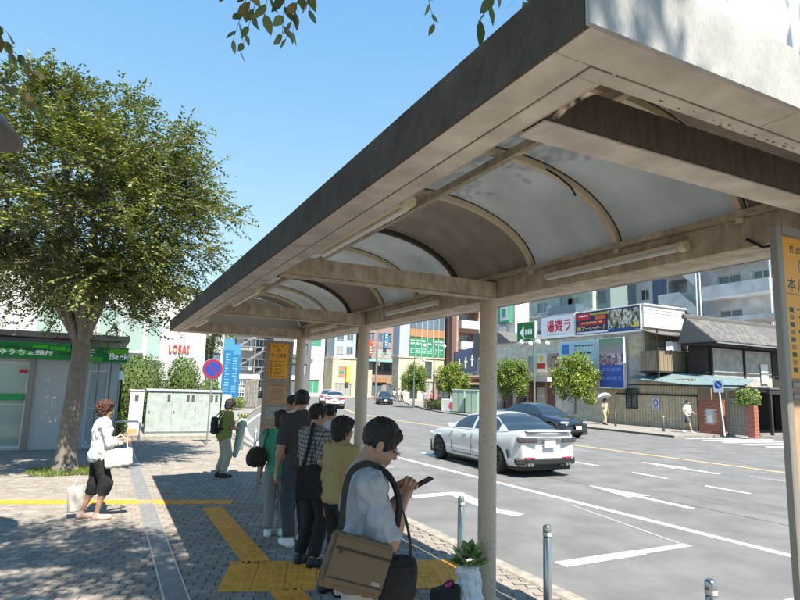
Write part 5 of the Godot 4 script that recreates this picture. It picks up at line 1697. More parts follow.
	shell_bush("trimmed_hedge", "low brownish trimmed hedge at the tip of the far pavement", Vector3(26.4, 0.0, -44.6), Vector3(0.55, 0.42, 2.0), 3500, 0.1, [Color(0.12, 0.13, 0.03), Color(0.16, 0.15, 0.05), Color(0.09, 0.1, 0.03)], 9, 0.8, "", "hedge")
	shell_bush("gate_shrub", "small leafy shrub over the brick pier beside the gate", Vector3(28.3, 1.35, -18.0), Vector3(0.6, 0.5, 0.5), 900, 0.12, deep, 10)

func street_tree(label: String, at: Vector3, rw: float, rh: float, cy: float, tones: Array, sd: int):
	var t := thing("street_tree", label, "tree", at, 0.0, "street trees across the road")
	var g := RandomNumberGenerator.new()
	g.seed = sd
	var st := S()
	tube(st, [Vector3(0, 0, 0), Vector3(0.02, 0.8, 0), Vector3(0.0, cy - rh * 0.3, 0)], [0.1, 0.075, 0.05], 8)
	part("trunk", st, M.bark, t)
	var L := Leaves.new()
	var wood := S()
	for k in 90: # leafy clumps on short boughs
		var d := rdir(g)
		if d.y < -0.8: continue
		var c := Vector3(0, cy, 0) + d * Vector3(rw, rh, rw) * g.randf_range(0.45, 0.86)
		tube(wood, [Vector3(0, cy - rh * 0.35, 0), c], [0.03, 0.01], 4, false)
		var cr := g.randf_range(0.25, 0.5)
		for j in 140:
			var e := rdir(g)
			L.add(c + e * cr * pow(g.randf(), 0.4), (e + rdir(g) * 0.8 + Vector3.DOWN * 0.3).normalized(), (e + Vector3.UP).normalized(), g.randf_range(0.1, 0.19), 0.075, leaf_tone(g, tones))
	part("boughs", wood, M.bark, t).set_meta("kind", "stuff")
	inst("crown", L.mesh(), M.leaf, t)

# ---------------------------------------------------------------- street furniture

func bollard(label: String, at: Vector3, h := 0.7, dark := false):
	var b := thing("bollard", label, "bollard", at, 0.0, "steel bollards along the kerb" if not dark else "dark bollards across the road")
	var st := S()
	var r := 0.038 if not dark else 0.06
	lathe(st, [Vector2(r, 0.0), Vector2(r, h - 0.11), Vector2(r * 0.94, h - 0.108), Vector2(r * 0.94, h - 0.098), Vector2(r, h - 0.096), Vector2(r, h - 0.012), Vector2(r * 0.75, h), Vector2(0, h)], 18)
	part("post", st, M.dark_metal if dark else M.steel, b)
	st = S()
	lathe(st, [Vector2(r + 0.0015, h - 0.09), Vector2(r + 0.0015, h - 0.06)], 18)
	part("reflective_band", st, M.white, b)
	st = S()
	lathe(st, [Vector2(r * 1.5, 0.0), Vector2(r * 1.5, 0.006), Vector2(r, 0.0065)], 18, Transform3D(), false)
	part("foot_ring", st, M.dark_metal if dark else M.galv, b)

func round_sign(im: Image, c: Vector3, r: float, m: Material, parent: Node, called: String):
	var st := SurfaceTool.new()
	st.begin(Mesh.PRIMITIVE_TRIANGLES)
	for k in 32:
		for q in [Vector2.ZERO, Vector2.from_angle(TAU * (k + 1) / 32.0), Vector2.from_angle(TAU * k / 32.0)]:
			st.set_normal(Vector3.BACK)
			st.set_uv(Vector2(0.5 + q.x * 0.5, 0.5 - q.y * 0.5))
			st.add_vertex(c + Vector3(q.x * r, q.y * r, 0))
	var mm := StandardMaterial3D.new()
	mm.albedo_texture = ImageTexture.create_from_image(im)
	mm.roughness = 0.45
	inst(called, st.commit(), mm, parent)

func no_parking_image() -> Image:
	var im := picture(128, 128, Color(0.1, 0.25, 0.62))
	for k in 14: ring(im, Vector2(64, 64), 60 - k * 0.9, 3, Color(0.62, 0.12, 0.14))
	stroke(im, Vector2(26, 26), Vector2(102, 102), 9, Color(0.5, 0.14, 0.25))
	return im

func lamp_post(label: String, at: Vector3, h: float, arms: int):
	var p := thing("street_lamp", label, "street lamp", at, 0.0, "street lamps across the road")
	var st := S()
	tube(st, [Vector3(0, 0, 0), Vector3(0, h * 0.5, 0), Vector3(0, h, 0)], [0.085, 0.065, 0.05], 10)
	part("pole", st, M.pole_green, p)
	for k in arms:
		var a := k * TAU / arms + 0.4
		var d := Vector3(cos(a), 0, sin(a))
		st = S()
		var y := h - 1.7 if arms > 2 else h - 0.6
		tube(st, [Vector3(0, y, 0), d * 0.45 + Vector3(0, y + 0.15, 0), d * 0.9 + Vector3(0, y, 0)], 0.025, 6)
		var arm := part("arm", st, M.pole_green, p)
		st = S()
		lathe(st, [Vector2(0.0, -0.3), Vector2(0.14, -0.25), Vector2(0.17, -0.05), Vector2(0.08, 0.05), Vector2(0.0, 0.08)], 10, Transform3D(Basis(), d * 0.9 + Vector3(0, y - 0.05, 0)))
		part("lantern", st, M.white, arm)
	if arms > 2:
		for s in [-1, 1]:
			st = S()
			tube(st, [Vector3(0, h, 0), Vector3(0, h + 0.1, s * 0.3), Vector3(0, h + 0.35, s * 0.35)], 0.02, 6)
			part("finial", st, M.pole_green, p)

func street_things():
	var names := ["steel bollard standing behind the leafy shopping bag", "steel bollard on the kerb right of the nearest column", "steel bollard with only its top in view at the bottom edge"]
	var zs := [-5.71, -4.28, -2.68]
	for k in 3: bollard(names[k], Vector3(3.7, 0, zs[k]))
	names = ["steel bollard nearest the far information board", "middle steel bollard of the three beyond the far board", "farthest steel bollard behind the woman in green"]
	zs = [-13.7, -15.4, -17.0]
	for k in 3: bollard(names[k], Vector3(3.62, 0, zs[k]), 0.72)
	bollard("dark bollard in front of the tan ribbed shed", Vector3(26.4, 0, -21.4), 0.85, true)
	bollard("dark bollard near the person with the parasol", Vector3(27.0, 0, -25.2), 0.85, true)
	# no-parking disc by the road
	var p := thing("no_parking_sign", "round blue and red no-parking sign on a white pole", "traffic sign", Vector3(2.9, 0, -18.5))
	var st := S()
	tube(st, [Vector3(0, 0, -0.03), Vector3(0, 2.6, -0.03)], 0.024, 8)
	part("pole", st, M.galv, p)
	st = S()
	lathe(st, [Vector2(0, 0), Vector2(0.31, 0), Vector2(0.31, 0.012), Vector2(0, 0.012)], 32, Transform3D(Basis(Vector3.RIGHT, PI / 2), Vector3(0, 2.27, 0.0)), false)
	var d := part("disc", st, M.white, p)
	round_sign(no_parking_image(), Vector3(0, 2.27, 0.015), 0.305, null, d, "sign_face")
	# small white plate stand behind the woman in green
	p = thing("signpost_plate", "white post with a small white plate behind the woman in green", "sign", Vector3(3.45, 0, -18.9))
	st = S()
	tube(st, [Vector3(0, 0, 0), Vector3(0, 1.5, 0)], 0.025, 8)
	part("post", st, M.white, p)
	boxed("plate", Vector3(-0.14, 1.0, 0.03), Vector3(0.14, 1.5, 0.045), M.white, p, 0.004)
	# blue square sign by the gate, leaning
	p = thing("blue_square_sign", "square blue sign on a leaning white pole before the wooden gate", "traffic sign", Vector3(27.3, 0, -18.75), -PI / 2)
	p.rotation.x = 0.0
	st = S()
	tube(st, [Vector3(0.12, 0, 0), Vector3(-0.1, 2.75, 0)], 0.035, 8)
	part("pole", st, M.white, p)
	var im := picture(64, 80, Color(0.78, 0.83, 0.88))
	for k in 11: ring(im, Vector2(32, 32), 24 - k * 2.2, 3, Color(0.14, 0.3, 0.62))
	stroke(im, Vector2(18, 18), Vector2(46, 46), 5, Color(0.72, 0.8, 0.88))
	boxed("plate", Vector3(-0.32, 2.1, 0.04), Vector3(0.2, 2.72, 0.055), M.white, p)
	print_sheet("sign_face", im, Vector3(-0.06, 2.41, 0.06), Vector3.RIGHT, Vector3.UP, 0.5, 0.6, p)
	# lamp posts
	lamp_post("tall street lamp with clustered lanterns beside the green arrow sign", Vector3(25.8, 0, -31.0), 7.0, 4)
	lamp_post("street lamp with a single arm before the green glazed band", Vector3(26.2, 0, -45.2), 6.4, 2)
	lamp_post("plain grey street pole left of the farthest street tree", Vector3(26.5, 0, -49.5), 5.3, 1)
	# green utility boxes on the far pavement tip
	for k in 2:
		p = thing("green_utility_box", ["pale green utility box on the left of the two", "pale green utility box on the right of the two, by the column"][k], "utility box", Vector3(25.3 + k * 0.1, 0, -39.7 + k * 1.75), -PI / 2 + 0.3, "green utility boxes")
		boxed("body", Vector3(-0.62, 0.1, -0.6), Vector3(0.62, 1.75, 0), mk(0.34, 0.46, 0.36, 0.55, {t = "fine", s = 1.0}), p, 0.02)
		boxed("lid", Vector3(-0.67, 1.755, -0.65), Vector3(0.67, 1.85, 0.05), mk(0.3, 0.4, 0.32, 0.55), p, 0.02)
		boxed("door_gap", Vector3(-0.015, 0.16, 0.001), Vector3(0.015, 1.7, 0.006), M.dark_metal, p)
		boxed("plinth", Vector3(-0.6, 0, -0.58), Vector3(0.6, 0.099, -0.02), M.concrete, p)
	p = thing("white_litter_box", "white street box with a red disc beside the trimmed hedge", "litter bin", Vector3(25.7, 0, -41.9), -PI / 2 + 0.3)
	boxed("body", Vector3(-0.75, 0, -0.6), Vector3(0.75, 1.0, 0), M.apt_white, p, 0.03)
	st = S()
	lathe(st, [Vector2(0, 0), Vector2(0.28, 0), Vector2(0.28, 0.02), Vector2(0, 0.02)], 20, Transform3D(Basis(Vector3.RIGHT, PI / 2), Vector3(0.4, 0.5, 0.003)), false)
	part("red_disc", st, M.sign_red, p)
	# traffic light seen past the last column
	p = thing("traffic_light", "dark traffic signal on a pole beyond the shelter's last column", "traffic light", Vector3(10.0, 0, -39.0))
	st = S()
	tube(st, [Vector3(0.6, -0.1, 0), Vector3(0.6, 4.2, 0)], 0.09, 8)
	part("pole", st, M.post_metal, p)
	boxed("housing", Vector3(0.1, 2.2, -0.12), Vector3(0.5, 3.5, 0.12), M.black, p, 0.03)
	for k in 3:
		st = S()
		lathe(st, [Vector2(0.15, 0), Vector2(0.15, 0.14)], 14, Transform3D(Basis(Vector3.RIGHT, PI / 2), Vector3(0.3, 3.28 - k * 0.4, 0.121)))
		part("visor", st, M.black, p)
	boxed("plate", Vector3(0.72, 1.3, 0.0), Vector3(1.3, 1.9, 0.03), M.concrete, p)
	boxed("arm", Vector3(0.5, 2.8, -0.03), Vector3(0.6, 2.86, 0.03), M.post_metal, p)
	# yellow sign by the bend
	p = thing("yellow_sign", "small yellow sign on a pole beside the far bend", "sign", Vector3(10.35, 0, -46))
	st = S()
	tube(st, [Vector3(0, 0, 0), Vector3(0, 2.4, 0)], 0.04, 6)
	part("pole", st, M.galv, p)
	boxed("plate", Vector3(-0.2, 1.7, 0.042), Vector3(0.22, 2.4, 0.06), M.sign_yellow, p)
	# utility poles with cross arms
	for k in 3:
		p = thing("utility_pole", ["grey utility pole before the pale pink block", "grey utility pole beside the white block far down the road", "grey utility pole before the glazed shop block"][k], "utility pole", [Vector3(17.0, 0, -62.0), Vector3(27.2, 0, -84.5), Vector3(36.8, 0, -81.0)][k], 0.0, "utility poles")
		st = S()
		tube(st, [Vector3(0, -0.15, 0), Vector3(0, 11, 0)], [0.17, 0.12], 10)
		part("pole", st, M.concrete, p)
		for y in [6.2, 8.0]: boxed("cross_arm", Vector3(-0.9, y, -0.05), Vector3(0.9, y + 0.1, 0.05), M.galv, p)
		st = S()
		lathe(st, [Vector2(0.22, 5.0), Vector2(0.22, 5.7)], 12, Transform3D(Basis(), Vector3(0.3, 0, 0.2)))
		part("transformer", st, M.galv, p)
	# plaza lamp whose hood juts in at the left edge
	p = thing("plaza_lamp", "broad grey-brown lamp hood cut by the left edge", "lamp post", Vector3(-2.9, 0, -6.4))
	st = S()
	tube(st, [Vector3(0, 0, 0), Vector3(0, 3.6, 0), Vector3(0.25, 4.2, 0), Vector3(0.9, 4.35, 0)], [0.06, 0.05, 0.045, 0.04], 10)
	part("pole", st, M.dark_metal, p)
	st = S()
	lathe(st, [Vector2(0.0, 0.0), Vector2(0.7, -0.02), Vector2(0.74, 0.0), Vector2(0.6, 0.12), Vector2(0.3, 0.22), Vector2(0.0, 0.25)], 28, Transform3D(Basis(Vector3.FORWARD, 0.2), Vector3(1.25, 4.27, 0)))
	part("hood", st, mk(0.13, 0.12, 0.115, 0.6), p)

# ---------------------------------------------------------------- cars

func curve(t: float, k: Array) -> float:
	for i in range(0, k.size() - 2, 2):
		if t <= k[i + 2]:
			var u := clampf((t - k[i]) / maxf(0.0001, k[i + 2] - k[i]), 0.0, 1.0)
			return lerpf(k[i + 1], k[i + 3], u * u * (3.0 - 2.0 * u) * 0.55 + u * 0.45)
	return k[k.size() - 1]

# saloon; local front is -z, origin on the road under its middle
func saloon(label: String, at: Vector3, turn: float, o: Dictionary) -> Node3D:
	var c := thing(o.get("called", "parked_car"), label, "car", at, turn, "")
	var L: float = o.L
	var W: float = o.W
	var paint: Material = o.paint
	var wr: float = o.get("wr", 0.325)
	var zf: float = -L * 0.5 + L * 0.185
	var zr: float = L * 0.5 - L * 0.21
	var wide := [0.0, 0.70, 0.02, 0.80, 0.07, 0.92, 0.2, 1.0, 0.5, 0.985, 0.78, 1.0, 0.93, 0.955, 0.985, 0.88, 1.0, 0.84]
	var deck := [0.0, 0.60, 0.012, 0.66, 0.05, 0.76, 0.16, 0.87, 0.30, 0.94, 0.5, 0.955, 0.8, 1.0, 0.9, 1.05, 0.965, 1.075, 0.99, 1.05, 1.0, 1.0]
	var sill := [0.0, 0.30, 0.015, 0.22, 0.06, 0.19, 0.2, 0.2, 0.8, 0.2, 0.95, 0.23, 0.985, 0.27, 1.0, 0.32]
	# section: fraction of half width, fraction of height from sill to deck
	var sec := [[0.5, 0.0], [0.86, 0.0], [0.93, 0.03], [0.955, 0.1], [0.97, 0.25], [0.985, 0.42], [1.0, 0.6], [0.995, 0.72], [0.975, 0.8], [0.965, 0.86], [0.93, 0.95], [0.86, 0.985], [0.6, 1.012], [0.3, 1.03], [0.0, 1.035]]
	var NS := 84
	var rows := []
	for i in NS + 1:
		var t := float(i) / NS
		var z := -L * 0.5 + t * L
		var hw := W * 0.5 * curve(t, wide)
		var y0 := curve(t, sill)
		var y1 := curve(t, deck)
		var row := []
		for s in sec:
			var p := Vector3(hw * s[0], lerpf(y0, y1, s[1]), z)
			for zw in [zf, zr]:
				var dz: float = absf(z - zw)
				var ra := wr + 0.055
				if dz < ra and s[0] > 0.55:
					var ay: float = wr + sqrt(ra * ra - dz * dz)
					if p.y < ay: p.y = minf(ay, y1 - 0.12)
			row.append(p)
		# plan rounding at nose and tail
		var bow := (0.16 if t < 0.5 else 0.10) * (maxf(0.0, 1.0 - t / 0.12) if t < 0.5 else maxf(0.0, (t - 0.9) / 0.1))
		for j in row.size():
			var f: float = row[j].x / (W * 0.5)
			row[j].z += (bow if t < 0.5 else -bow) * f * f
		rows.append(row)
	var st := S()
	st.set_smooth_group(1)
	var n := sec.size()
	for sgn in [1.0, -1.0]:
		var mir := Vector3(sgn, 1, 1)
		for i in NS:
			for j in n - 1:
				var a: Vector3 = rows[i][j] * mir
				var b: Vector3 = rows[i + 1][j] * mir
				var d: Vector3 = rows[i + 1][j + 1] * mir
				var e: Vector3 = rows[i][j + 1] * mir
				if sgn > 0: quad(st, a, b, d, e)
				else: quad(st, a, e, d, b)
	st.set_smooth_group(-1)
	for e in [0, NS]:
		for sgn in [1.0, -1.0]:
			for j in n - 1:
				var a: Vector3 = rows[e][j] * Vector3(sgn, 1, 1)
				var b: Vector3 = rows[e][j + 1] * Vector3(sgn, 1, 1)
				face(st, [a, b, Vector3(0, b.y, b.z), Vector3(0, a.y, a.z)], Vector3(0, 0.6, 0))
	part("body", st, paint, c)
	boxed("underbody", Vector3(-W * 0.42, 0.16, -L * 0.46), Vector3(W * 0.42, 0.5, L * 0.46), M.black, c)
	# greenhouse
	var t0 := 0.285
	var t1 := 0.885
	var roofy := [t0, 0.0, 0.34, 0.17, 0.42, 0.36, 0.47, 0.435, 0.56, 0.475, 0.66, 0.455, 0.74, 0.37, 0.82, 0.18, t1, 0.0]
	var gs := {}
	for k in ["pillar", "windscreen", "rear_window", "side_window", "side_window_left", "roof"]:
		var q := S()
		q.set_smooth_group(1)
		gs[k] = q
	var NT := 72
	var NX := 40
	var G := []
	for i in NT + 1:
		var t := lerpf(t0, t1, float(i) / NT)
		var z := -L * 0.5 + t * L
		var yb := curve(t, deck) * 0.985
		var hgt: float = curve(t, roofy) * (o.get("H", 1.43) - 0.95) / 0.475
		var wb := W * 0.5 * curve(t, wide) * 0.9
		var wt: float = wb - hgt * 0.5 - 0.02
		var row := []
		for j in NX + 1:
			var s := float(j) / NX
			var x := 0.0
			var y := 0.0
			if s < 0.3:
				var u := s / 0.3
				x = lerpf(wb, wt, u * u * 0.35 + u * 0.65); y = yb + hgt * 0.92 * u
			elif s <= 0.7:
				var u := (s - 0.5) / 0.2
				x = -wt * u; y = yb + hgt * (0.92 + 0.08 * (1.0 - pow(absf(u), 3.0))) + 0.03 * (1.0 - u * u) * minf(1.0, hgt * 4.0)
			else:
				var u := (1.0 - s) / 0.3
				x = -lerpf(wb, wt, u * u * 0.35 + u * 0.65); y = yb + hgt * 0.92 * u
			row.append(Vector3(x, y, z))
		G.append(row)
	for i in NT:
		var t := lerpf(t0, t1, (i + 0.5) / NT)
		for j in NX:
			var s := (j + 0.5) / NX
			var m := absf(s - 0.5)
			var k := "pillar"
			if m < 0.19:
				if t < 0.445: k = "windscreen"
				elif t > 0.70: k = "rear_window"
				else: k = "roof"
			elif m > 0.235 and m < 0.475:
				if t > 0.36 and t < 0.80 and absf(t - 0.555) > 0.011: k = "side_window" if s < 0.5 else "side_window_left"
			quad(gs[k], G[i][j], G[i + 1][j], G[i + 1][j + 1], G[i][j + 1])
	for k in gs:
		var gm: Material = paint if k in ["pillar", "roof"] else M.glass_car
		part("side_window" if k == "side_window_left" else k, gs[k], gm, c)
	# wheels
	for sgn in [-1.0, 1.0]:
		for zw in [zf, zr]:
			var wh := Node3D.new()
			wh.name = "wheel"
			c.add_child(wh, true)
			wh.position = Vector3(sgn * (W * 0.5 - 0.125), wr, zw)
			var xf := Transform3D(Basis(Vector3.FORWARD, PI / 2 * sgn), Vector3.ZERO)
			st = S()
			lathe(st, [Vector2(wr * 0.66, -0.1), Vector2(wr * 0.93, -0.105), Vector2(wr, -0.08), Vector2(wr, 0.08), Vector2(wr * 0.93, 0.105), Vector2(wr * 0.68, 0.1)], 32, xf)
			part("tyre", st, M.rubber, wh)
			st = S()
			lathe(st, [Vector2(wr * 0.67, 0.098), Vector2(wr * 0.62, 0.1), Vector2(wr * 0.6, 0.05), Vector2(0.0, 0.045)], 24, xf)
			for k in 10:
				var a := TAU * k / 10.0
				var dd := Vector3(cos(a), 0, sin(a))
				bar(st, xf * (dd * wr * 0.1 + Vector3(0, 0.085, 0)), xf * (dd * wr * 0.63 + Vector3(0, 0.08, 0)), 0.03, 0.025, xf.basis * Vector3.UP)
			lathe(st, [Vector2(0.06, 0.08), Vector2(0.05, 0.105), Vector2(0, 0.105)], 12, xf)
			part("rim", st, o.get("rim", M.dark_metal), wh)
	# mirrors, handles
	for sgn in [-1.0, 1.0]:
		st = S()
		box(st, Vector3(sgn * (W * 0.5 + 0.06), 1.0, -L * 0.5 + L * 0.365), Vector3(0.2, 0.13, 0.1), Basis(), 0.035)
		part("mirror", st, paint, c)
		for z in [-0.05, 0.85]:
			st = S()
			box(st, Vector3(sgn * (W * 0.487), 0.83, z), Vector3(0.03, 0.03, 0.2), Basis(), 0.01)
			part("door_handle", st, paint, c)
		st = S()
		for z in [-0.72, 0.3, 1.12]:
			bar(st, Vector3(sgn * W * 0.494, 0.36, z), Vector3(sgn * W * 0.489, 0.86, z), 0.006, 0.012, Vector3.RIGHT)
		bar(st, Vector3(sgn * W * 0.488, 0.31, -0.72), Vector3(sgn * W * 0.488, 0.31, 1.1), 0.008, 0.012)
		part("door_seams", st, M.black, c).set_meta("kind", "stuff")
	# tail
	var zt := L * 0.5
	for sgn in [-1.0, 1.0]:
		st = S()
		box(st, Vector3(sgn * W * 0.30, 0.86, zt - 0.03), Vector3(W * 0.2, 0.11, 0.09), Basis(Vector3.UP, sgn * 0.22), 0.02)
		box(st, Vector3(sgn * W * 0.415, 0.865, zt - 0.15), Vector3(W * 0.085, 0.13, 0.24), Basis(Vector3.UP, sgn * 0.42), 0.025)
		part("tail_light", st, o.get("tail", M.smoked), c)
		st = S()
		box(st, Vector3(sgn * W * 0.31, 0.455, zt - 0.05), Vector3(W * 0.16, 0.035, 0.06), Basis(Vector3.UP, sgn * 0.2), 0.01)
		part("reflector", st, M.tail_red, c)
		for k in 2:
			st = S()
			tube(st, [Vector3(sgn * (W * 0.28 + k * 0.09), 0.31, zt - 0.2), Vector3(sgn * (W * 0.28 + k * 0.09), 0.31, zt + 0.01)], 0.038, 12)
			part("exhaust", st, M.steel, c)
	boxed("garnish", Vector3(-W * 0.2, 0.875, zt - 0.06), Vector3(W * 0.2, 0.915, zt + 0.012), M.steel, c, 0.01)
	boxed("number_plate", Vector3(-0.165, 0.69, zt + 0.002), Vector3(0.165, 0.855, zt + 0.012), M.white, c, 0.003)
	st = S()
	box(st, Vector3(0, 0.37, zt - 0.09), Vector3(W * 0.72, 0.15, 0.16), Basis(), 0.03)
	for sgn in [-1.0, 1.0]:
		box(st, Vector3(sgn * W * 0.405, 0.37, zt - 0.17), Vector3(W * 0.14, 0.15, 0.2), Basis(Vector3.UP, sgn * 0.5), 0.03)
		box(st, Vector3(sgn * W * 0.487, 0.52, zt - 0.46), Vector3(0.03, 0.2, 0.06), Basis(Vector3.RIGHT, -0.3), 0.012)
	part("diffuser", st, M.black, c)
	st = S()
	box(st, Vector3(0, 1.07, zt - 0.06), Vector3(W * 0.72, 0.03, 0.14), Basis(Vector3.RIGHT, 0.12), 0.012)
	part("boot_spoiler", st, paint, c)
	# nose
	for sgn in [-1.0, 1.0]:
		st = S()
		box(st, Vector3(sgn * W * 0.345, 0.675, -zt + 0.215), Vector3(W * 0.2, 0.11, 0.22), Basis(Vector3.UP, -sgn * 0.55), 0.04)
		part("headlight", st, M.lamp_glass, c)
		st = S()
		box(st, Vector3(sgn * 0.14, 0.62, -zt - 0.005), Vector3(0.24, 0.16, 0.06), Basis(Vector3.UP, -sgn * 0.1), 0.03)
		part("grille", st, M.black, c)
	boxed("front_plate", Vector3(-0.165, 0.40, -zt - 0.03), Vector3(0.165, 0.555, -zt - 0.015), M.white, c, 0.003)
	st = S()
	box(st, Vector3(0, 0.33, -zt + 0.02), Vector3(W * 0.62, 0.12, 0.08), Basis(), 0.03)
	part("air_intake", st, M.black, c)
	return c

func cars():
	M.rubber = mk(0.02, 0.02, 0.02, 0.85)
	M.glass_car = mk(0.02, 0.03, 0.04, 0.04, {spec = 0.9})
	M.smoked = mk(0.05, 0.045, 0.05, 0.15, {spec = 0.8})
	M.tail_red = mk(0.4, 0.02, 0.04, 0.2)
	M.lamp_glass = mk(0.5, 0.52, 0.54, 0.1, {met = 0.3, cc = 1.0})
	M.silver = mk(0.56, 0.58, 0.60, 0.3, {met = 0.25, cc = 1.0})
	M.white_car = mk(0.8, 0.8, 0.8, 0.35, {cc = 0.8})
	M.blue_black = mk(0.012, 0.018, 0.032, 0.25, {cc = 1.0})
	saloon("silver white sporty saloon seen from behind in the nearest lane", Vector3(9.55, ROAD, -13.2), deg_to_rad(-2), {called = "silver_car", L = 4.73, W = 1.8, H = 1.43, paint = M.silver})
	saloon("dark blue saloon coming the other way across the centre line", Vector3(18.35, ROAD, -21.6), deg_to_rad(183), {called = "dark_car", L = 4.6, W = 1.8, H = 1.44, paint = M.blue_black, rim = M.galv})
	saloon("white saloon driving away far down the road", Vector3(18.3, ROAD, -49.0), deg_to_rad(-20), {called = "distant_car", L = 4.5, W = 1.75, H = 1.45, paint = M.white_car, tail = M.tail_red})
	saloon("second pale saloon ahead of the far white one", Vector3(20.6, ROAD, -57.0), deg_to_rad(-22), {called = "distant_car", L = 4.5, W = 1.75, H = 1.5, paint = M.silver, tail = M.tail_red})
	saloon("dark saloon waiting far off by the glazed shop block", Vector3(28.6, ROAD, -60.5), deg_to_rad(160), {called = "distant_car", L = 4.4, W = 1.72, H = 1.45, paint = M.blue_black})
	saloon("grey car far left behind the people waiting", Vector3(14.4, ROAD, -51.0), deg_to_rad(-20), {called = "distant_car", L = 4.4, W = 1.72, H = 1.5, paint = M.silver, tail = M.tail_red})

# ---------------------------------------------------------------- people: skins over skeletons

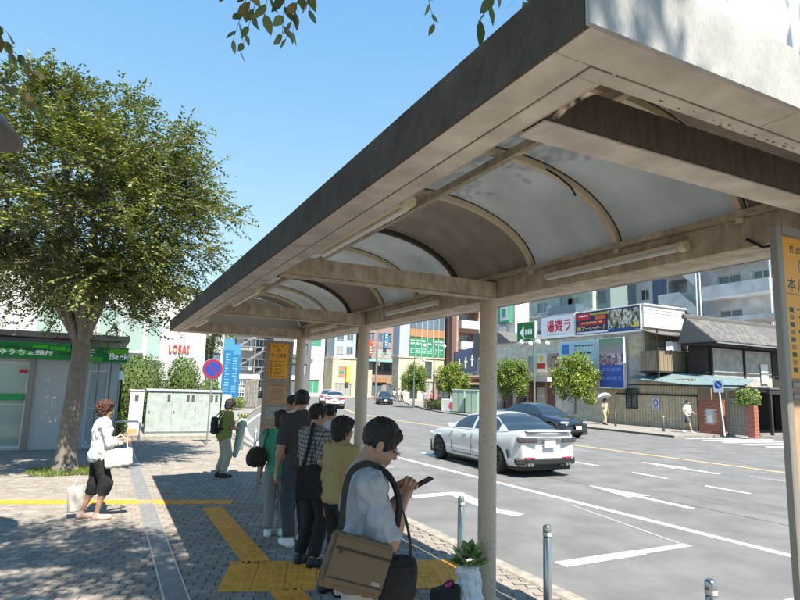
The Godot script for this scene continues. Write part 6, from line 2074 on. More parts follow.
# Prims: [0, a, b, ra, rb] tapered capsule; [2, a, b, ra, rb] the same with a flat end at b; [1, centre, radii, basis] ellipsoid.
# Blended with a smooth minimum (width k), less the prims in subs, kept where n.p <= d for each cut [n, d]; meshed as surface nets.
func skin(prims: Array, cell: float, k: float, cuts := [], subs := [], fold := 0.0, freq := 9.0, sd := 1) -> ArrayMesh:
	var lo := Vector3.ONE * 1e9
	var hi := -lo
	for p in prims:
		var r: float = maxf(p[3], p[4]) if p[0] != 1 else maxf(p[2].x, maxf(p[2].y, p[2].z))
		lo = lo.min(p[1] - Vector3.ONE * r); hi = hi.max(p[1] + Vector3.ONE * r)
		if p[0] != 1: lo = lo.min(p[2] - Vector3.ONE * r); hi = hi.max(p[2] + Vector3.ONE * r)
	lo -= Vector3.ONE * cell * 2.0
	hi += Vector3.ONE * cell * 2.0
	var nx := int((hi.x - lo.x) / cell) + 2
	var ny := int((hi.y - lo.y) / cell) + 2
	var nz := int((hi.z - lo.z) / cell) + 2
	var F := PackedFloat32Array()
	F.resize(nx * ny * nz)
	F.fill(1.0)
	var pass_list := []
	for p in prims: pass_list.append([p, 1.0])
	for p in subs: pass_list.append([p, -1.0])
	for e in pass_list:
		var p: Array = e[0]
		var add: bool = e[1] > 0.0
		var kind: int = p[0]
		var a: Vector3 = p[1]
		var mn := a
		var mx := a
		var b := Vector3.ZERO
		var ra := 0.0
		var rb := 0.0
		var dr := 0.0
		var ab := Vector3.ZERO
		var inv := 1.0
		var rm := 0.0
		var bi := Basis()
		var rr := Vector3.ONE
		if kind == 1:
			rr = p[2]
			rm = maxf(rr.x, maxf(rr.y, rr.z))
			if p.size() > 3: bi = (p[3] as Basis).inverse()
		else:
			b = p[2]; ra = p[3]; rb = p[4]
			dr = rb - ra
			ab = b - a
			inv = 1.0 / maxf(1e-9, ab.length_squared())
			rm = maxf(ra, rb)
			mn = a.min(b); mx = a.max(b)
		var mar := rm + k + cell * 1.5
		var i0 := maxi(0, int((mn.x - mar - lo.x) / cell))
		var i1 := mini(nx - 1, int((mx.x + mar - lo.x) / cell) + 1)
		var j0 := maxi(0, int((mn.y - mar - lo.y) / cell))
		var j1 := mini(ny - 1, int((mx.y + mar - lo.y) / cell) + 1)
		var l0 := maxi(0, int((mn.z - mar - lo.z) / cell))
		var l1 := mini(nz - 1, int((mx.z + mar - lo.z) / cell) + 1)
		var smallest := minf(rr.x, minf(rr.y, rr.z))
		var dirn := ab.normalized()
		for l in range(l0, l1 + 1):
			for j in range(j0, j1 + 1):
				var q := Vector3(lo.x + i0 * cell, lo.y + j * cell, lo.z + l * cell)
				var id := (l * ny + j) * nx + i0
				for i in range(i0, i1 + 1):
					var d: float
					if kind == 1:
						var v := bi * (q - a) / rr
						var ln := v.length()
						d = (ln - 1.0) * smallest if ln < 0.3 else ln * (ln - 1.0) / maxf(0.001, (v / rr).length())
					else:
						var h := clampf((q - a).dot(ab) * inv, 0.0, 1.0)
						d = (q - a - ab * h).length() - ra - dr * h
						if kind == 2: d = maxf(d, (q - b).dot(dirn))
					if add:
						var f := F[id]
						var m := k - absf(f - d)
						F[id] = minf(f, d) - (m * m / (4.0 * k) if m > 0.0 else 0.0)
					elif -d > F[id]: F[id] = -d
					q.x += cell
					id += 1
	if cuts.size():
		for l in nz:
			for j in ny:
				for i in nx:
					var id := (l * ny + j) * nx + i
					if F[id] > 0.2: continue
					var q := lo + Vector3(i, j, l) * cell
					for c in cuts:
						var d: float = c[0].dot(q) - c[1]
						if d > F[id]: F[id] = d
	var V := PackedVector3Array()
	var N := PackedVector3Array()
	var I := PackedInt32Array()
	var at := PackedInt32Array()
	at.resize(nx * ny * nz)
	at.fill(-1)
	var sy := nx
	var sz := nx * ny
	var noise := FastNoiseLite.new()
	noise.seed = sd
	noise.frequency = freq
	noise.fractal_octaves = 2
	for l in nz - 1:
		for j in ny - 1:
			var id := (l * ny + j) * nx - 1
			for i in nx - 1:
				id += 1
				var c0 := F[id]
				if c0 > 0.15: continue
				var c1 := F[id + 1]
				var c2 := F[id + sy]
				var c3 := F[id + sy + 1]
				var c4 := F[id + sz]
				var c5 := F[id + sz + 1]
				var c6 := F[id + sz + sy]
				var c7 := F[id + sz + sy + 1]
				var neg := int(c0 < 0) + int(c1 < 0) + int(c2 < 0) + int(c3 < 0) + int(c4 < 0) + int(c5 < 0) + int(c6 < 0) + int(c7 < 0)
				if neg == 0 or neg == 8: continue
				var s := Vector3.ZERO
				var n := 0
				if (c0 < 0) != (c1 < 0): s += Vector3(c0 / (c0 - c1), 0, 0); n += 1
				if (c2 < 0) != (c3 < 0): s += Vector3(c2 / (c2 - c3), 1, 0); n += 1
				if (c4 < 0) != (c5 < 0): s += Vector3(c4 / (c4 - c5), 0, 1); n += 1
				if (c6 < 0) != (c7 < 0): s += Vector3(c6 / (c6 - c7), 1, 1); n += 1
				if (c0 < 0) != (c2 < 0): s += Vector3(0, c0 / (c0 - c2), 0); n += 1
				if (c1 < 0) != (c3 < 0): s += Vector3(1, c1 / (c1 - c3), 0); n += 1
				if (c4 < 0) != (c6 < 0): s += Vector3(0, c4 / (c4 - c6), 1); n += 1
				if (c5 < 0) != (c7 < 0): s += Vector3(1, c5 / (c5 - c7), 1); n += 1
				if (c0 < 0) != (c4 < 0): s += Vector3(0, 0, c0 / (c0 - c4)); n += 1
				if (c1 < 0) != (c5 < 0): s += Vector3(1, 0, c1 / (c1 - c5)); n += 1
				if (c2 < 0) != (c6 < 0): s += Vector3(0, 1, c2 / (c2 - c6)); n += 1
				if (c3 < 0) != (c7 < 0): s += Vector3(1, 1, c3 / (c3 - c7)); n += 1
				var g := Vector3(c1 + c3 + c5 + c7 - c0 - c2 - c4 - c6, c2 + c3 + c6 + c7 - c0 - c1 - c4 - c5, c4 + c5 + c6 + c7 - c0 - c1 - c2 - c3).normalized()
				var v := lo + (Vector3(i, j, l) + s / n) * cell
				if fold > 0.0:
					var w := noise.get_noise_3d(v.x * 1.5, v.y * 0.8, v.z * 1.5)
					v += g * (absf(w) * 2.0 - 0.5) * fold
				at[id] = V.size()
				V.append(v)
				N.append(g)
	for l in range(1, nz - 1):
		for j in range(1, ny - 1):
			var id := (l * ny + j) * nx
			for i in range(1, nx - 1):
				id += 1
				if at[id] < 0: continue
				var neg := F[id] < 0
				for ax in 3:
					var o1 := [1, sy, sz][ax] as int
					if (F[id + o1] < 0) == neg: continue
					var u := [sy, sz, 1][ax] as int
					var w := [sz, 1, sy][ax] as int
					var a := at[id]
					var b := at[id - u]
					var c := at[id - u - w]
					var d := at[id - w]
					if a < 0 or b < 0 or c < 0 or d < 0: continue
					var gn := (V[b] - V[a]).cross(V[c] - V[a])
					if gn.dot(N[a] + N[c]) > 0.0: I.append_array([a, c, b, a, d, c])
					else: I.append_array([a, b, c, a, c, d])
	# normals from the faces, so that folds show
	if fold > 0.0:
		var NN := PackedVector3Array()
		NN.resize(V.size())
		for t in range(0, I.size(), 3):
			var gn := (V[I[t + 2]] - V[I[t]]).cross(V[I[t + 1]] - V[I[t]])
			for e in 3: NN[I[t + e]] += gn
		for t in V.size(): N[t] = NN[t].normalized() if NN[t].length_squared() > 0.0 else N[t]
	var arr := []
	arr.resize(Mesh.ARRAY_MAX)
	arr[Mesh.ARRAY_VERTEX] = V
	arr[Mesh.ARRAY_NORMAL] = N
	arr[Mesh.ARRAY_INDEX] = I
	var me := ArrayMesh.new()
	me.add_surface_from_arrays(Mesh.PRIMITIVE_TRIANGLES, arr)
	return me

var K := {}  # shared head, hand, hair and shoe shapes

func shared_shapes():
	# head: origin at the top of the neck, face towards -z, 0.235 from chin to crown
	K.head = skin([[1, Vector3(0, 0.132, 0.012), Vector3(0.074, 0.088, 0.092)], [1, Vector3(0, 0.066, -0.03), Vector3(0.056, 0.076, 0.06)], [0, Vector3(0, 0.108, -0.086), Vector3(0, 0.076, -0.105), 0.007, 0.011], [0, Vector3(-0.012, 0.073, -0.094), Vector3(0.012, 0.073, -0.094), 0.007, 0.007], [0, Vector3(-0.034, 0.117, -0.078), Vector3(0.034, 0.117, -0.078), 0.009, 0.009], [0, Vector3(-0.017, 0.044, -0.083), Vector3(0.017, 0.044, -0.083), 0.007, 0.007], [0, Vector3(-0.014, 0.034, -0.081), Vector3(0.014, 0.034, -0.081), 0.007, 0.007], [1, Vector3(0, 0.008, -0.066), Vector3(0.024, 0.018, 0.02)], [1, Vector3(-0.04, 0.07, -0.06), Vector3(0.022, 0.026, 0.022)], [1, Vector3(0.04, 0.07, -0.06), Vector3(0.022, 0.026, 0.022)], [1, Vector3(-0.077, 0.085, 0.012), Vector3(0.009, 0.031, 0.02)], [1, Vector3(0.077, 0.085, 0.012), Vector3(0.009, 0.031, 0.02)], [0, Vector3(0, -0.07, 0.02), Vector3(0, 0.05, 0.018), 0.055, 0.05]], 0.005, 0.014, [], [[1, Vector3(-0.032, 0.1, -0.096), Vector3(0.016, 0.009, 0.012)], [1, Vector3(0.032, 0.1, -0.096), Vector3(0.016, 0.009, 0.012)]])
	K.eye = skin([[1, Vector3(-0.031, 0.1, -0.074), Vector3(0.012, 0.009, 0.012)], [1, Vector3(0.031, 0.1, -0.074), Vector3(0.012, 0.009, 0.012)]], 0.004, 0.002)
	K.hair_short = skin([[1, Vector3(0, 0.142, 0.014), Vector3(0.085, 0.098, 0.104)], [0, Vector3(-0.035, 0.178, -0.058), Vector3(0.035, 0.178, -0.058), 0.026, 0.026], [0, Vector3(-0.073, 0.11, -0.012), Vector3(-0.07, 0.15, -0.03), 0.012, 0.02], [0, Vector3(0.073, 0.11, -0.012), Vector3(0.07, 0.15, -0.03), 0.012, 0.02]], 0.006, 0.02, [[Vector3(0, -1, -0.75), -0.052]], [[1, Vector3(0, 0.075, -0.12), Vector3(0.066, 0.098, 0.08)], [1, Vector3(-0.088, 0.083, 0.004), Vector3(0.016, 0.036, 0.03)], [1, Vector3(0.088, 0.083, 0.004), Vector3(0.016, 0.036, 0.03)]], 0.006, 22.0, 3)
	K.hair_bob = skin([[1, Vector3(0, 0.14, 0.018), Vector3(0.098, 0.108, 0.115)], [1, Vector3(0, 0.07, 0.05), Vector3(0.094, 0.1, 0.07)], [0, Vector3(-0.07, 0.19, -0.06), Vector3(0.07, 0.19, -0.06), 0.03, 0.03]], 0.007, 0.03, [[Vector3(0, -1, -0.55), 0.02]], [[1, Vector3(0, 0.07, -0.125), Vector3(0.066, 0.1, 0.095)]], 0.012, 16.0, 4)
	K.hair_curly = skin([[1, Vector3(0, 0.145, 0.018), Vector3(0.102, 0.112, 0.118)], [1, Vector3(0, 0.085, 0.05), Vector3(0.09, 0.085, 0.07)], [0, Vector3(-0.07, 0.19, -0.065), Vector3(0.07, 0.19, -0.065), 0.035, 0.035]], 0.007, 0.03, [[Vector3(0, -1, -0.6), -0.005]], [[1, Vector3(0, 0.07, -0.125), Vector3(0.064, 0.1, 0.09)]], 0.022, 26.0, 5)
	for side in 2:
		var m := -1.0 if side == 0 else 1.0
		for pose in 2:
			# right hand hanging: fingers down -y, palm towards -x, thumb towards -z
			var pr := [[0, Vector3(0, 0.02, 0), Vector3(0, -0.03, 0), 0.026, 0.027], [1, Vector3(-0.002 * m, -0.055, 0.0), Vector3(0.015, 0.05, 0.041)]]
			for f in 4:
				var z := -0.03 + f * 0.02
				var ln: float = [0.036, 0.041, 0.038, 0.03][f]
				var c: float = [0.35, 0.95][pose]
				var p := Vector3(0, -0.092 + absf(f - 1.3) * 0.004, z)
				var ang := c * 0.5
				for seg in 3:
					var q: Vector3 = p + Vector3(-sin(ang) * m, -cos(ang), (f - 1.5) * 0.04) * ln * [1.0, 0.72, 0.6][seg]
					pr.append([0, p, q, 0.0095 - seg * 0.0008, 0.0088 - seg * 0.001])
					p = q
					ang += c
			var tp := Vector3(-0.004 * m, -0.028, -0.034)
			var t2 := tp + Vector3(-0.016 * m, -0.03, -0.022)
			var t3 := t2 + Vector3(-0.014 * m, -0.028, -0.004 + 0.01 * pose)
			pr.append([0, tp, t2, 0.013, 0.011])
			pr.append([0, t2, t3, 0.011, 0.008])
			K["hand%d%d" % [side, pose]] = skin(pr, 0.0045, 0.008)
	K.shoe = skin([[0, Vector3(0, 0.035, 0.055), Vector3(0, 0.03, -0.13), 0.04, 0.034], [0, Vector3(0.005, 0.03, -0.06), Vector3(0.008, 0.028, -0.15), 0.042, 0.034], [0, Vector3(0, 0.045, 0.04), Vector3(0, 0.09, 0.03), 0.045, 0.042]], 0.009, 0.03, [[Vector3(0, -1, 0), 0.0], [Vector3(0, 1, 0), 0.105]])

func bend(a: Vector3, b: Vector3, l1: float, l2: float, pole: Vector3) -> Vector3:
	var d := b - a
	var L := clampf(d.length(), 0.05, (l1 + l2) * 0.999)
	var x := (l1 * l1 - l2 * l2 + L * L) / (2.0 * L)
	var h := sqrt(maxf(0.0, l1 * l1 - x * x))
	var dn := d.normalized()
	var pn := (pole - dn * pole.dot(dn)).normalized()
	return a + dn * x + pn * h

# local front is -z. Spec: H height, b girth, lean, head [pitch, yaw], lh rh hand targets, lp rp elbow poles, lf rf feet,
# top material, sleeve (0..2), hem, pants material, cuff, shoe material, hair, hm hair material, sm skin, cell, grip
func person(label: String, at: Vector3, turn: float, o: Dictionary) -> Node3D:
	var P := thing("person", label, "person", at, turn)
	var H: float = o.get("H", 1.68)
	var s := H / 1.7
	var b: float = o.get("b", 1.0)
	var cell: float = o.get("cell", 0.016)
	var lean := Basis(Vector3.RIGHT, -float(o.get("lean", 0.03)))
	var pel := Vector3(0, 0.93, 0) * s
	var up := func(v: Vector3) -> Vector3: return pel + lean * (v * s - pel)
	var chest: Vector3 = up.call(Vector3(0, 1.25, 0.0))
	var belly: Vector3 = up.call(Vector3(0, 1.06, -0.012))
	var neck: Vector3 = up.call(Vector3(0, 1.43, 0.012))
	var hb: Vector3 = up.call(Vector3(0, 1.465, -0.012))
	var sl: Vector3 = up.call(Vector3(-0.172 * b, 1.365, 0.005))
	var sr: Vector3 = up.call(Vector3(0.172 * b, 1.365, 0.005))
	var lh: Vector3 = o.get("lh", Vector3(-0.25, 0.78, -0.06)) * s
	var rh: Vector3 = o.get("rh", Vector3(0.25, 0.78, -0.06)) * s
	var lf: Vector3 = o.get("lf", Vector3(-0.1, 0.0, 0.02)) * s
	var rf: Vector3 = o.get("rf", Vector3(0.1, 0.0, -0.02)) * s
	var le := bend(sl, lh, 0.29 * s, 0.255 * s, o.get("lp", Vector3(-0.4, -0.2, 1.0)))
	var re := bend(sr, rh, 0.29 * s, 0.255 * s, o.get("rp", Vector3(0.4, -0.2, 1.0)))
	if lh.distance_to(le) > 0.26 * s: lh = le + (lh - le).normalized() * 0.255 * s
	if rh.distance_to(re) > 0.26 * s: rh = re + (rh - re).normalized() * 0.255 * s
	var hl := pel + Vector3(-0.088 * b, -0.03, 0) * s
	var hr := pel + Vector3(0.088 * b, -0.03, 0) * s
	var al := lf + Vector3(0, 0.085 * s, 0.03 * s)
	var ar := rf + Vector3(0, 0.085 * s, 0.03 * s)
	var kl := bend(hl, al, 0.42 * s, 0.42 * s, Vector3(0, 0, -1))
	var kr := bend(hr, ar, 0.42 * s, 0.42 * s, Vector3(0, 0, -1))
	# body
	var pr := [[1, chest, Vector3(0.145 * b, 0.2, 0.1 * b) * s, lean], [1, belly, Vector3(0.13 * b, 0.17, 0.095 * b) * s, lean], [1, pel, Vector3(0.15 * b, 0.13, 0.11 * b) * s], [0, sl, sr, 0.055 * s, 0.055 * s], [0, neck - Vector3(0, 0.06, 0) * s, hb, 0.056 * s, 0.05 * s]]
	for a in [[sl, le, lh], [sr, re, rh]]:
		pr.append([0, a[0], a[1], 0.046 * s * b, 0.037 * s * b])
		pr.append([0, a[1], a[1].lerp(a[2], 0.35), 0.038 * s * b, 0.037 * s * b])
		pr.append([0, a[1].lerp(a[2], 0.35), a[2], 0.037 * s * b, 0.025 * s])
	for a in [[hl, kl, al], [hr, kr, ar]]:
		pr.append([0, a[0], a[1], 0.08 * s * b, 0.054 * s])
		pr.append([0, a[1], a[1].lerp(a[2], 0.35), 0.05 * s, 0.05 * s])
		pr.append([0, a[1].lerp(a[2], 0.35), a[2], 0.05 * s, 0.033 * s])
	var st := SurfaceTool.new()
	st.begin(Mesh.PRIMITIVE_TRIANGLES)
	st.append_from(skin(pr, maxf(cell, 0.016), 0.05 * s), 0, Transform3D())
	var hp: Array = o.get("head", [0.0, 0.0])
	var hs: float = H / 1.7 * float(o.get("hs", 1.0))
	var hx := Transform3D(lean * Basis(Vector3.UP, hp[1]) * Basis(Vector3.RIGHT, -hp[0]) * Basis.from_scale(Vector3.ONE * hs), hb)
	st.append_from(K.head, 0, hx)
	var grip: Array = o.get("grip", [0, 0])
	var thumbs: Array = o.get("thumb", [Vector3(0, 0, -1), Vector3(0, 0, -1)])
	for side in 2:
		var e := le if side == 0 else re
		var w := lh if side == 0 else rh
		var y := (e - w).normalized()
		var z: Vector3 = -(thumbs[side] - y * y.dot(thumbs[side])).normalized()
		st.append_from(K["hand%d%d" % [side, grip[side]]], 0, Transform3D(Basis(y.cross(z), y, z) * Basis.from_scale(Vector3.ONE * s * 0.98), w))
	inst("body", st.commit(), o.get("sm", M.skin), P)
	inst("eyes", K.eye, M.black, P, hx)
	inst("hair", K[o.get("hair", "hair_short")], o.get("hm", M.hair), P, hx)
	# top
	var hem: float = o.get("hem", 0.84) * s
	var lo_: float = o.get("loose", 0.02) * s
	pr = [[1, chest + Vector3(0, 0.0, 0), Vector3(0.15 * b * s + lo_, 0.21 * s, 0.105 * b * s + lo_), lean], [1, belly, Vector3(0.138 * b * s + lo_, 0.19 * s, 0.104 * b * s + lo_), lean], [1, pel + Vector3(0, -0.02, 0), Vector3(0.156 * b * s + lo_, 0.16 * s, 0.118 * b * s + lo_)], [0, sl, sr, 0.074 * s, 0.074 * s], [2, neck - Vector3(0, 0.07, 0) * s, neck.lerp(hb, 0.9), 0.08 * s, 0.068 * s]]
	var sv: float = o.get("sleeve", 0.75)
	for a in [[sl, le, lh], [sr, re, rh]]:
		if sv <= 1.0: pr.append([2, a[0], a[0].lerp(a[1], sv), (0.06 * b + 0.004) * s, (0.062 * b + 0.006) * s])
		else:
			pr.append([0, a[0], a[1], (0.06 * b) * s, 0.054 * b * s])
			pr.append([2, a[1], a[1].lerp(a[2], sv - 1.0), 0.054 * b * s, 0.042 * s])
	inst("shirt", skin(pr, cell, 0.035 * s, [[Vector3(0, -1, 0), -hem]], [], o.get("fold", 0.008), 7.0, o.get("sd", 3)), o.top, P)
	# trousers or skirt
	var cuff: float = o.get("cuff", 0.97)
	pr = [[1, pel, Vector3(0.158 * b, 0.13, 0.117 * b) * s]]
	var th: float = o.get("leg", 1.0)
	for a in [[hl, kl, al], [hr, kr, ar]]:
		if cuff > 0.5:
			pr.append([0, a[0], a[1], 0.097 * s * b, 0.078 * s * th])
			pr.append([2, a[1], a[1].lerp(a[2], (cuff - 0.5) * 2.0), 0.078 * s * th, 0.066 * s * th])
		else: pr.append([2, a[0], a[0].lerp(a[1], cuff * 2.0), 0.092 * s * b, 0.085 * s])
	inst("trousers", skin(pr, cell, 0.03 * s, [[Vector3(0, 1, 0), 1.03 * s]], [], o.get("fold", 0.008) * 0.8, 6.0, 9), o.pants, P)
	for a in [[lf, 0.12], [rf, -0.12]]:
		inst("shoe", K.shoe, o.get("shoe", M.black), P, Transform3D(Basis(Vector3.UP, a[1]) * Basis.from_scale(Vector3.ONE * s), a[0] + Vector3(0, 0.0, 0)))
	return P

# a flat strap along points, its face turned away from an axis point
func strap(st: SurfaceTool, pts: Array, w: float, th: float, axis: Vector3):
	var P := []
	for i in pts.size() - 1:
		var p0: Vector3 = pts[maxi(0, i - 1)]
		var p3: Vector3 = pts[mini(pts.size() - 1, i + 2)]
		for k in 5: P.append(pts[i].cubic_interpolate(pts[i + 1], p0, p3, k / 5.0))
	P.append(pts[pts.size() - 1])
	var prev := []
	for i in P.size():
		var d: Vector3 = (P[mini(i + 1, P.size() - 1)] - P[maxi(0, i - 1)]).normalized()
		var o: Vector3 = P[i] - Vector3(axis.x, P[i].y, axis.z)
		if o.length() < 0.08: o += Vector3.UP * 0.2
		o = (o - d * o.dot(d)).normalized()
		var r := d.cross(o) * w * 0.5
		var ring := [P[i] - r, P[i] + r, P[i] + r + o * th, P[i] - r + o * th]
		if prev.size():
			var c: Vector3 = (P[i] + P[i - 1]) * 0.5 + o * th * 0.5
			for e in 4: face(st, [prev[e], prev[(e + 1) % 4], ring[(e + 1) % 4], ring[e]], c)
		prev = ring

func soft_bag(r: Vector3, sd: int, cell := 0.012, fold := 0.006) -> ArrayMesh:
	var pr := []
	for x in [-1.0, 1.0]:
		for y in [-1.0, 1.0]:
			pr.append([0, Vector3(x * r.x, y * r.y, 0), Vector3(x * r.x * 0.0, y * r.y, 0), r.z, r.z * 1.1])
	pr.append([1, Vector3.ZERO, Vector3(r.x * 1.08, r.y * 1.08, r.z * 1.5)])
	for y in [-0.5, 0.0, 0.5]: pr.append([0, Vector3(-r.x, y * r.y, 0), Vector3(r.x, y * r.y, 0), r.z, r.z])
	return skin(pr, cell, 0.03, [], [], fold, 8.0, sd)

func plaid() -> StandardMaterial3D:
	var im := picture(128, 128, Color(0.62, 0.61, 0.58))
	for k in 4:
		im.fill_rect(Rect2i(k * 32, 0, 10, 128), Color(0.25, 0.25, 0.26))
		im.fill_rect(Rect2i(k * 32 + 18, 0, 3, 128), Color(0.4, 0.4, 0.42))
	for k in 4:
		for x in 128:
			for y in 10:
				var c := im.get_pixel(x, k * 32 + y)
				im.set_pixel(x, k * 32 + y, c.darkened(0.5))
			im.set_pixel(x, k * 32 + 20, im.get_pixel(x, k * 32 + 20).darkened(0.3))
	var m := StandardMaterial3D.new()
	m.albedo_texture = ImageTexture.create_from_image(im)
	m.uv1_triplanar = true
	m.uv1_scale = Vector3.ONE * 5.5
	m.roughness = 0.9
	return m

func cloth(r: float, g: float, b: float) -> StandardMaterial3D:
	return mk(r, g, b, 0.92, {t = "fine", s = 7.0, local = true, n = "n_fine", nscale = 0.35})

func people():
	shared_shapes()
	var RX := -PI / 2
	var st: SurfaceTool
	var black := cloth(0.018, 0.018, 0.02)
	var sneaker := mk(0.75, 0.74, 0.72, 0.7)
	# --- the man with the telephone
	var a := Vector3(1.30, 0, -3.01)
	var r := -1.8
	var P := person("man in pale blue shirt looking down at his phone, nearest in the queue", a, r, {H = 1.73, b = 0.99, hs = 1.04, lean = 0.07, head = [0.42, 0.0], lh = Vector3(-0.03, 1.29, -0.235), rh = Vector3(0.06, 1.27, -0.225), lp = Vector3(-0.5, -0.8, 0.25), rp = Vector3(0.55, -0.8, 0.3), grip = [1, 1], thumb = [Vector3(0.5, 1, 0.2), Vector3(-0.5, 1, 0.2)], top = cloth(0.42, 0.44, 0.48), sleeve = 0.97, hem = 0.80, loose = 0.024, fold = 0.02, pants = cloth(0.5, 0.47, 0.4), cell = 0.0125, sd = 6})
	var head: Transform3D = P.get_node("hair").transform
	st = S()
	for x in [-1.0, 1.0]:
		for k in 12:
			var q0 := Vector3(x * 0.033, 0.098, -0.104) + Vector3(cos(TAU * k / 12.0) * 0.024, sin(TAU * k / 12.0) * 0.016, 0)
			var q1 := Vector3(x * 0.033, 0.098, -0.104) + Vector3(cos(TAU * (k + 1) / 12.0) * 0.024, sin(TAU * (k + 1) / 12.0) * 0.016, 0)
			bar(st, head * q0, head * q1, 0.003, 0.003)
		bar(st, head * Vector3(x * 0.057, 0.103, -0.104), head * Vector3(x * 0.083, 0.1, 0.01), 0.003, 0.004)
	bar(st, head * Vector3(-0.01, 0.1, -0.106), head * Vector3(0.01, 0.1, -0.106), 0.003, 0.003)
	part("glasses", st, M.black, P)
	var ph := thing("smartphone", "dark phone held in the hands of the man in pale blue", "phone", a, r)
	st = S()
	box(st, Vector3(0.015, 1.375, -0.345), Vector3(0.068, 0.01, 0.125), Basis(Vector3.RIGHT, 0.45), 0.004)
	part("case", st, M.black, ph)
	st = S()
	box(st, Vector3(0.015, 1.375, -0.345) + Basis(Vector3.RIGHT, 0.45) * Vector3(0, 0.0065, 0), Vector3(0.062, 0.002, 0.115), Basis(Vector3.RIGHT, 0.45))
	part("screen", st, M.glass_car, ph)
	# brown messenger bag on his near hip
	var brown := mk(0.19, 0.132, 0.078, 0.9, {t = "fine", s = 6.0, local = true, n = "n_fine", nscale = 0.5})
	var brown_d := mk(0.05, 0.038, 0.028, 0.85, {t = "fine", s = 6.0, local = true})
	var bg := thing("messenger_bag", "brown canvas messenger bag on the hip of the man in pale blue", "bag", a, r)
	var bo := Transform3D(Basis(Vector3.UP, PI / 2 + 0.12) * Basis(Vector3.BACK, -0.3), Vector3(0.27, 1.03, 0.06))
	var body := inst("body", soft_bag(Vector3(0.14, 0.105, 0.026), 11), brown, bg, bo)
	st = S()
	box(st, Vector3(0, 0.012, 0.052), Vector3(0.3, 0.215, 0.012), Basis(), 0.006)
	box(st, Vector3(0, 0.122, 0.016), Vector3(0.3, 0.02, 0.075), Basis(), 0.008)
	var fl := part("flap", st, brown, bg)
	fl.transform = bo
	st = S()
	box(st, Vector3(0, 0.068, 0.06), Vector3(0.29, 0.012, 0.006), Basis(), 0.002)
	box(st, Vector3(-0.115, 0.058, 0.065), Vector3(0.012, 0.03, 0.006), Basis(), 0.002)
	box(st, Vector3(0, -0.068, 0.059), Vector3(0.29, 0.006, 0.004))
	var zp := part("zip", st, brown_d, bg)
	zp.transform = bo
	st = S()
	box(st, Vector3(0.105, -0.05, 0.06), Vector3(0.045, 0.018, 0.004), Basis(), 0.001)
	var lg := part("label_patch", st, mk(0.3, 0.27, 0.22, 0.6), bg)
	lg.transform = bo
	st = S()
	strap(st, [bo * Vector3(-0.16, 0.11, 0.0), Vector3(0.215, 1.2, 0.13), Vector3(0.165, 1.33, 0.115), Vector3(0.115, 1.45, 0.075), Vector3(0.1, 1.49, -0.02), Vector3(0.12, 1.43, -0.12), Vector3(0.175, 1.3, -0.165), Vector3(0.215, 1.15, -0.13), bo * Vector3(0.16, 0.11, 0.0)], 0.034, 0.005, Vector3(0, 0, 0))
	part("strap", st, brown_d, bg)
	# small black camera bag in front
	var cb := thing("camera_bag", "small black camera bag hanging before the man in pale blue", "bag", a, r)
	inst("body", soft_bag(Vector3(0.07, 0.075, 0.035), 12, 0.009), black, cb, Transform3D(Basis(Vector3.UP, PI / 2 + 0.2), Vector3(0.2, 0.93, -0.17)))
	st = S()
	box(st, Vector3(0.2, 1.0, -0.17), Vector3(0.11, 0.02, 0.17), Basis(), 0.008)
	part("lid", st, black, cb)
	st = S()
	strap(st, [Vector3(0.22, 0.97, -0.12), Vector3(0.225, 1.14, -0.145), Vector3(0.185, 1.3, -0.175), Vector3(0.13, 1.43, -0.13), Vector3(0.09, 1.49, -0.02)], 0.032, 0.005, Vector3.ZERO)
	part("strap", st, black, cb)
	st = S()
	strap(st, [Vector3(0.2, 0.97, -0.235), Vector3(0.17, 1.12, -0.235), Vector3(0.11, 1.28, -0.2), Vector3(0.07, 1.44, -0.13)], 0.032, 0.005, Vector3.ZERO)
	part("strap", st, black, cb)

	# --- the others in the queue
	a = Vector3(2.06, 0, -5.3)
	P = person("woman in khaki blouse with short black hair behind the phone man", a, RX + 0.35, {H = 1.6, b = 1.02, head = [0.0, -0.25], hair = "hair_bob", rh = Vector3(0.2, 1.05, -0.22), top = cloth(0.42, 0.30, 0.13), sleeve = 1.4, hem = 0.86, loose = 0.03, fold = 0.013, pants = black, sd = 8})
	var tb := thing("teal_pouch", "small teal patterned pouch at the khaki woman's side", "bag", a, RX + 0.35)
	inst("body", soft_bag(Vector3(0.07, 0.08, 0.02), 14), mk(0.03, 0.2, 0.2, 0.7, {t = "speck", s = 9.0, local = true}), tb, Transform3D(Basis(Vector3.UP, PI / 2), Vector3(0.26, 0.98, -0.1)))
	a = Vector3(2.1, 0, -6.2)
	P = person("man in grey plaid shirt with cropped hair and a shoulder bag", a, RX + 0.25, {H = 1.69, b = 1.08, head = [0.05, -0.15], top = plaid(), sleeve = 0.95, hem = 0.84, loose = 0.025, fold = 0.01, pants = black, rh = Vector3(0.27, 0.95, -0.12), sd = 9})
	var sb := thing("black_shoulder_bag", "soft black shoulder bag of the man in plaid", "bag", a, RX + 0.25)
	inst("body", soft_bag(Vector3(0.16, 0.13, 0.04), 15), black, sb, Transform3D(Basis(Vector3.UP, PI / 2), Vector3(0.24, 0.9, 0.16)))
	st = S()
	strap(st, [Vector3(0.2, 1.02, 0.26), Vector3(0.17, 1.25, 0.17), Vector3(0.06, 1.46, 0.06), Vector3(-0.05, 1.46, -0.05), Vector3(0.1, 1.3, -0.16), Vector3(0.22, 1.02, 0.02)], 0.04, 0.006, Vector3.ZERO)
	part("strap", st, black, sb)
	a = Vector3(2.2, 0, -7.0)
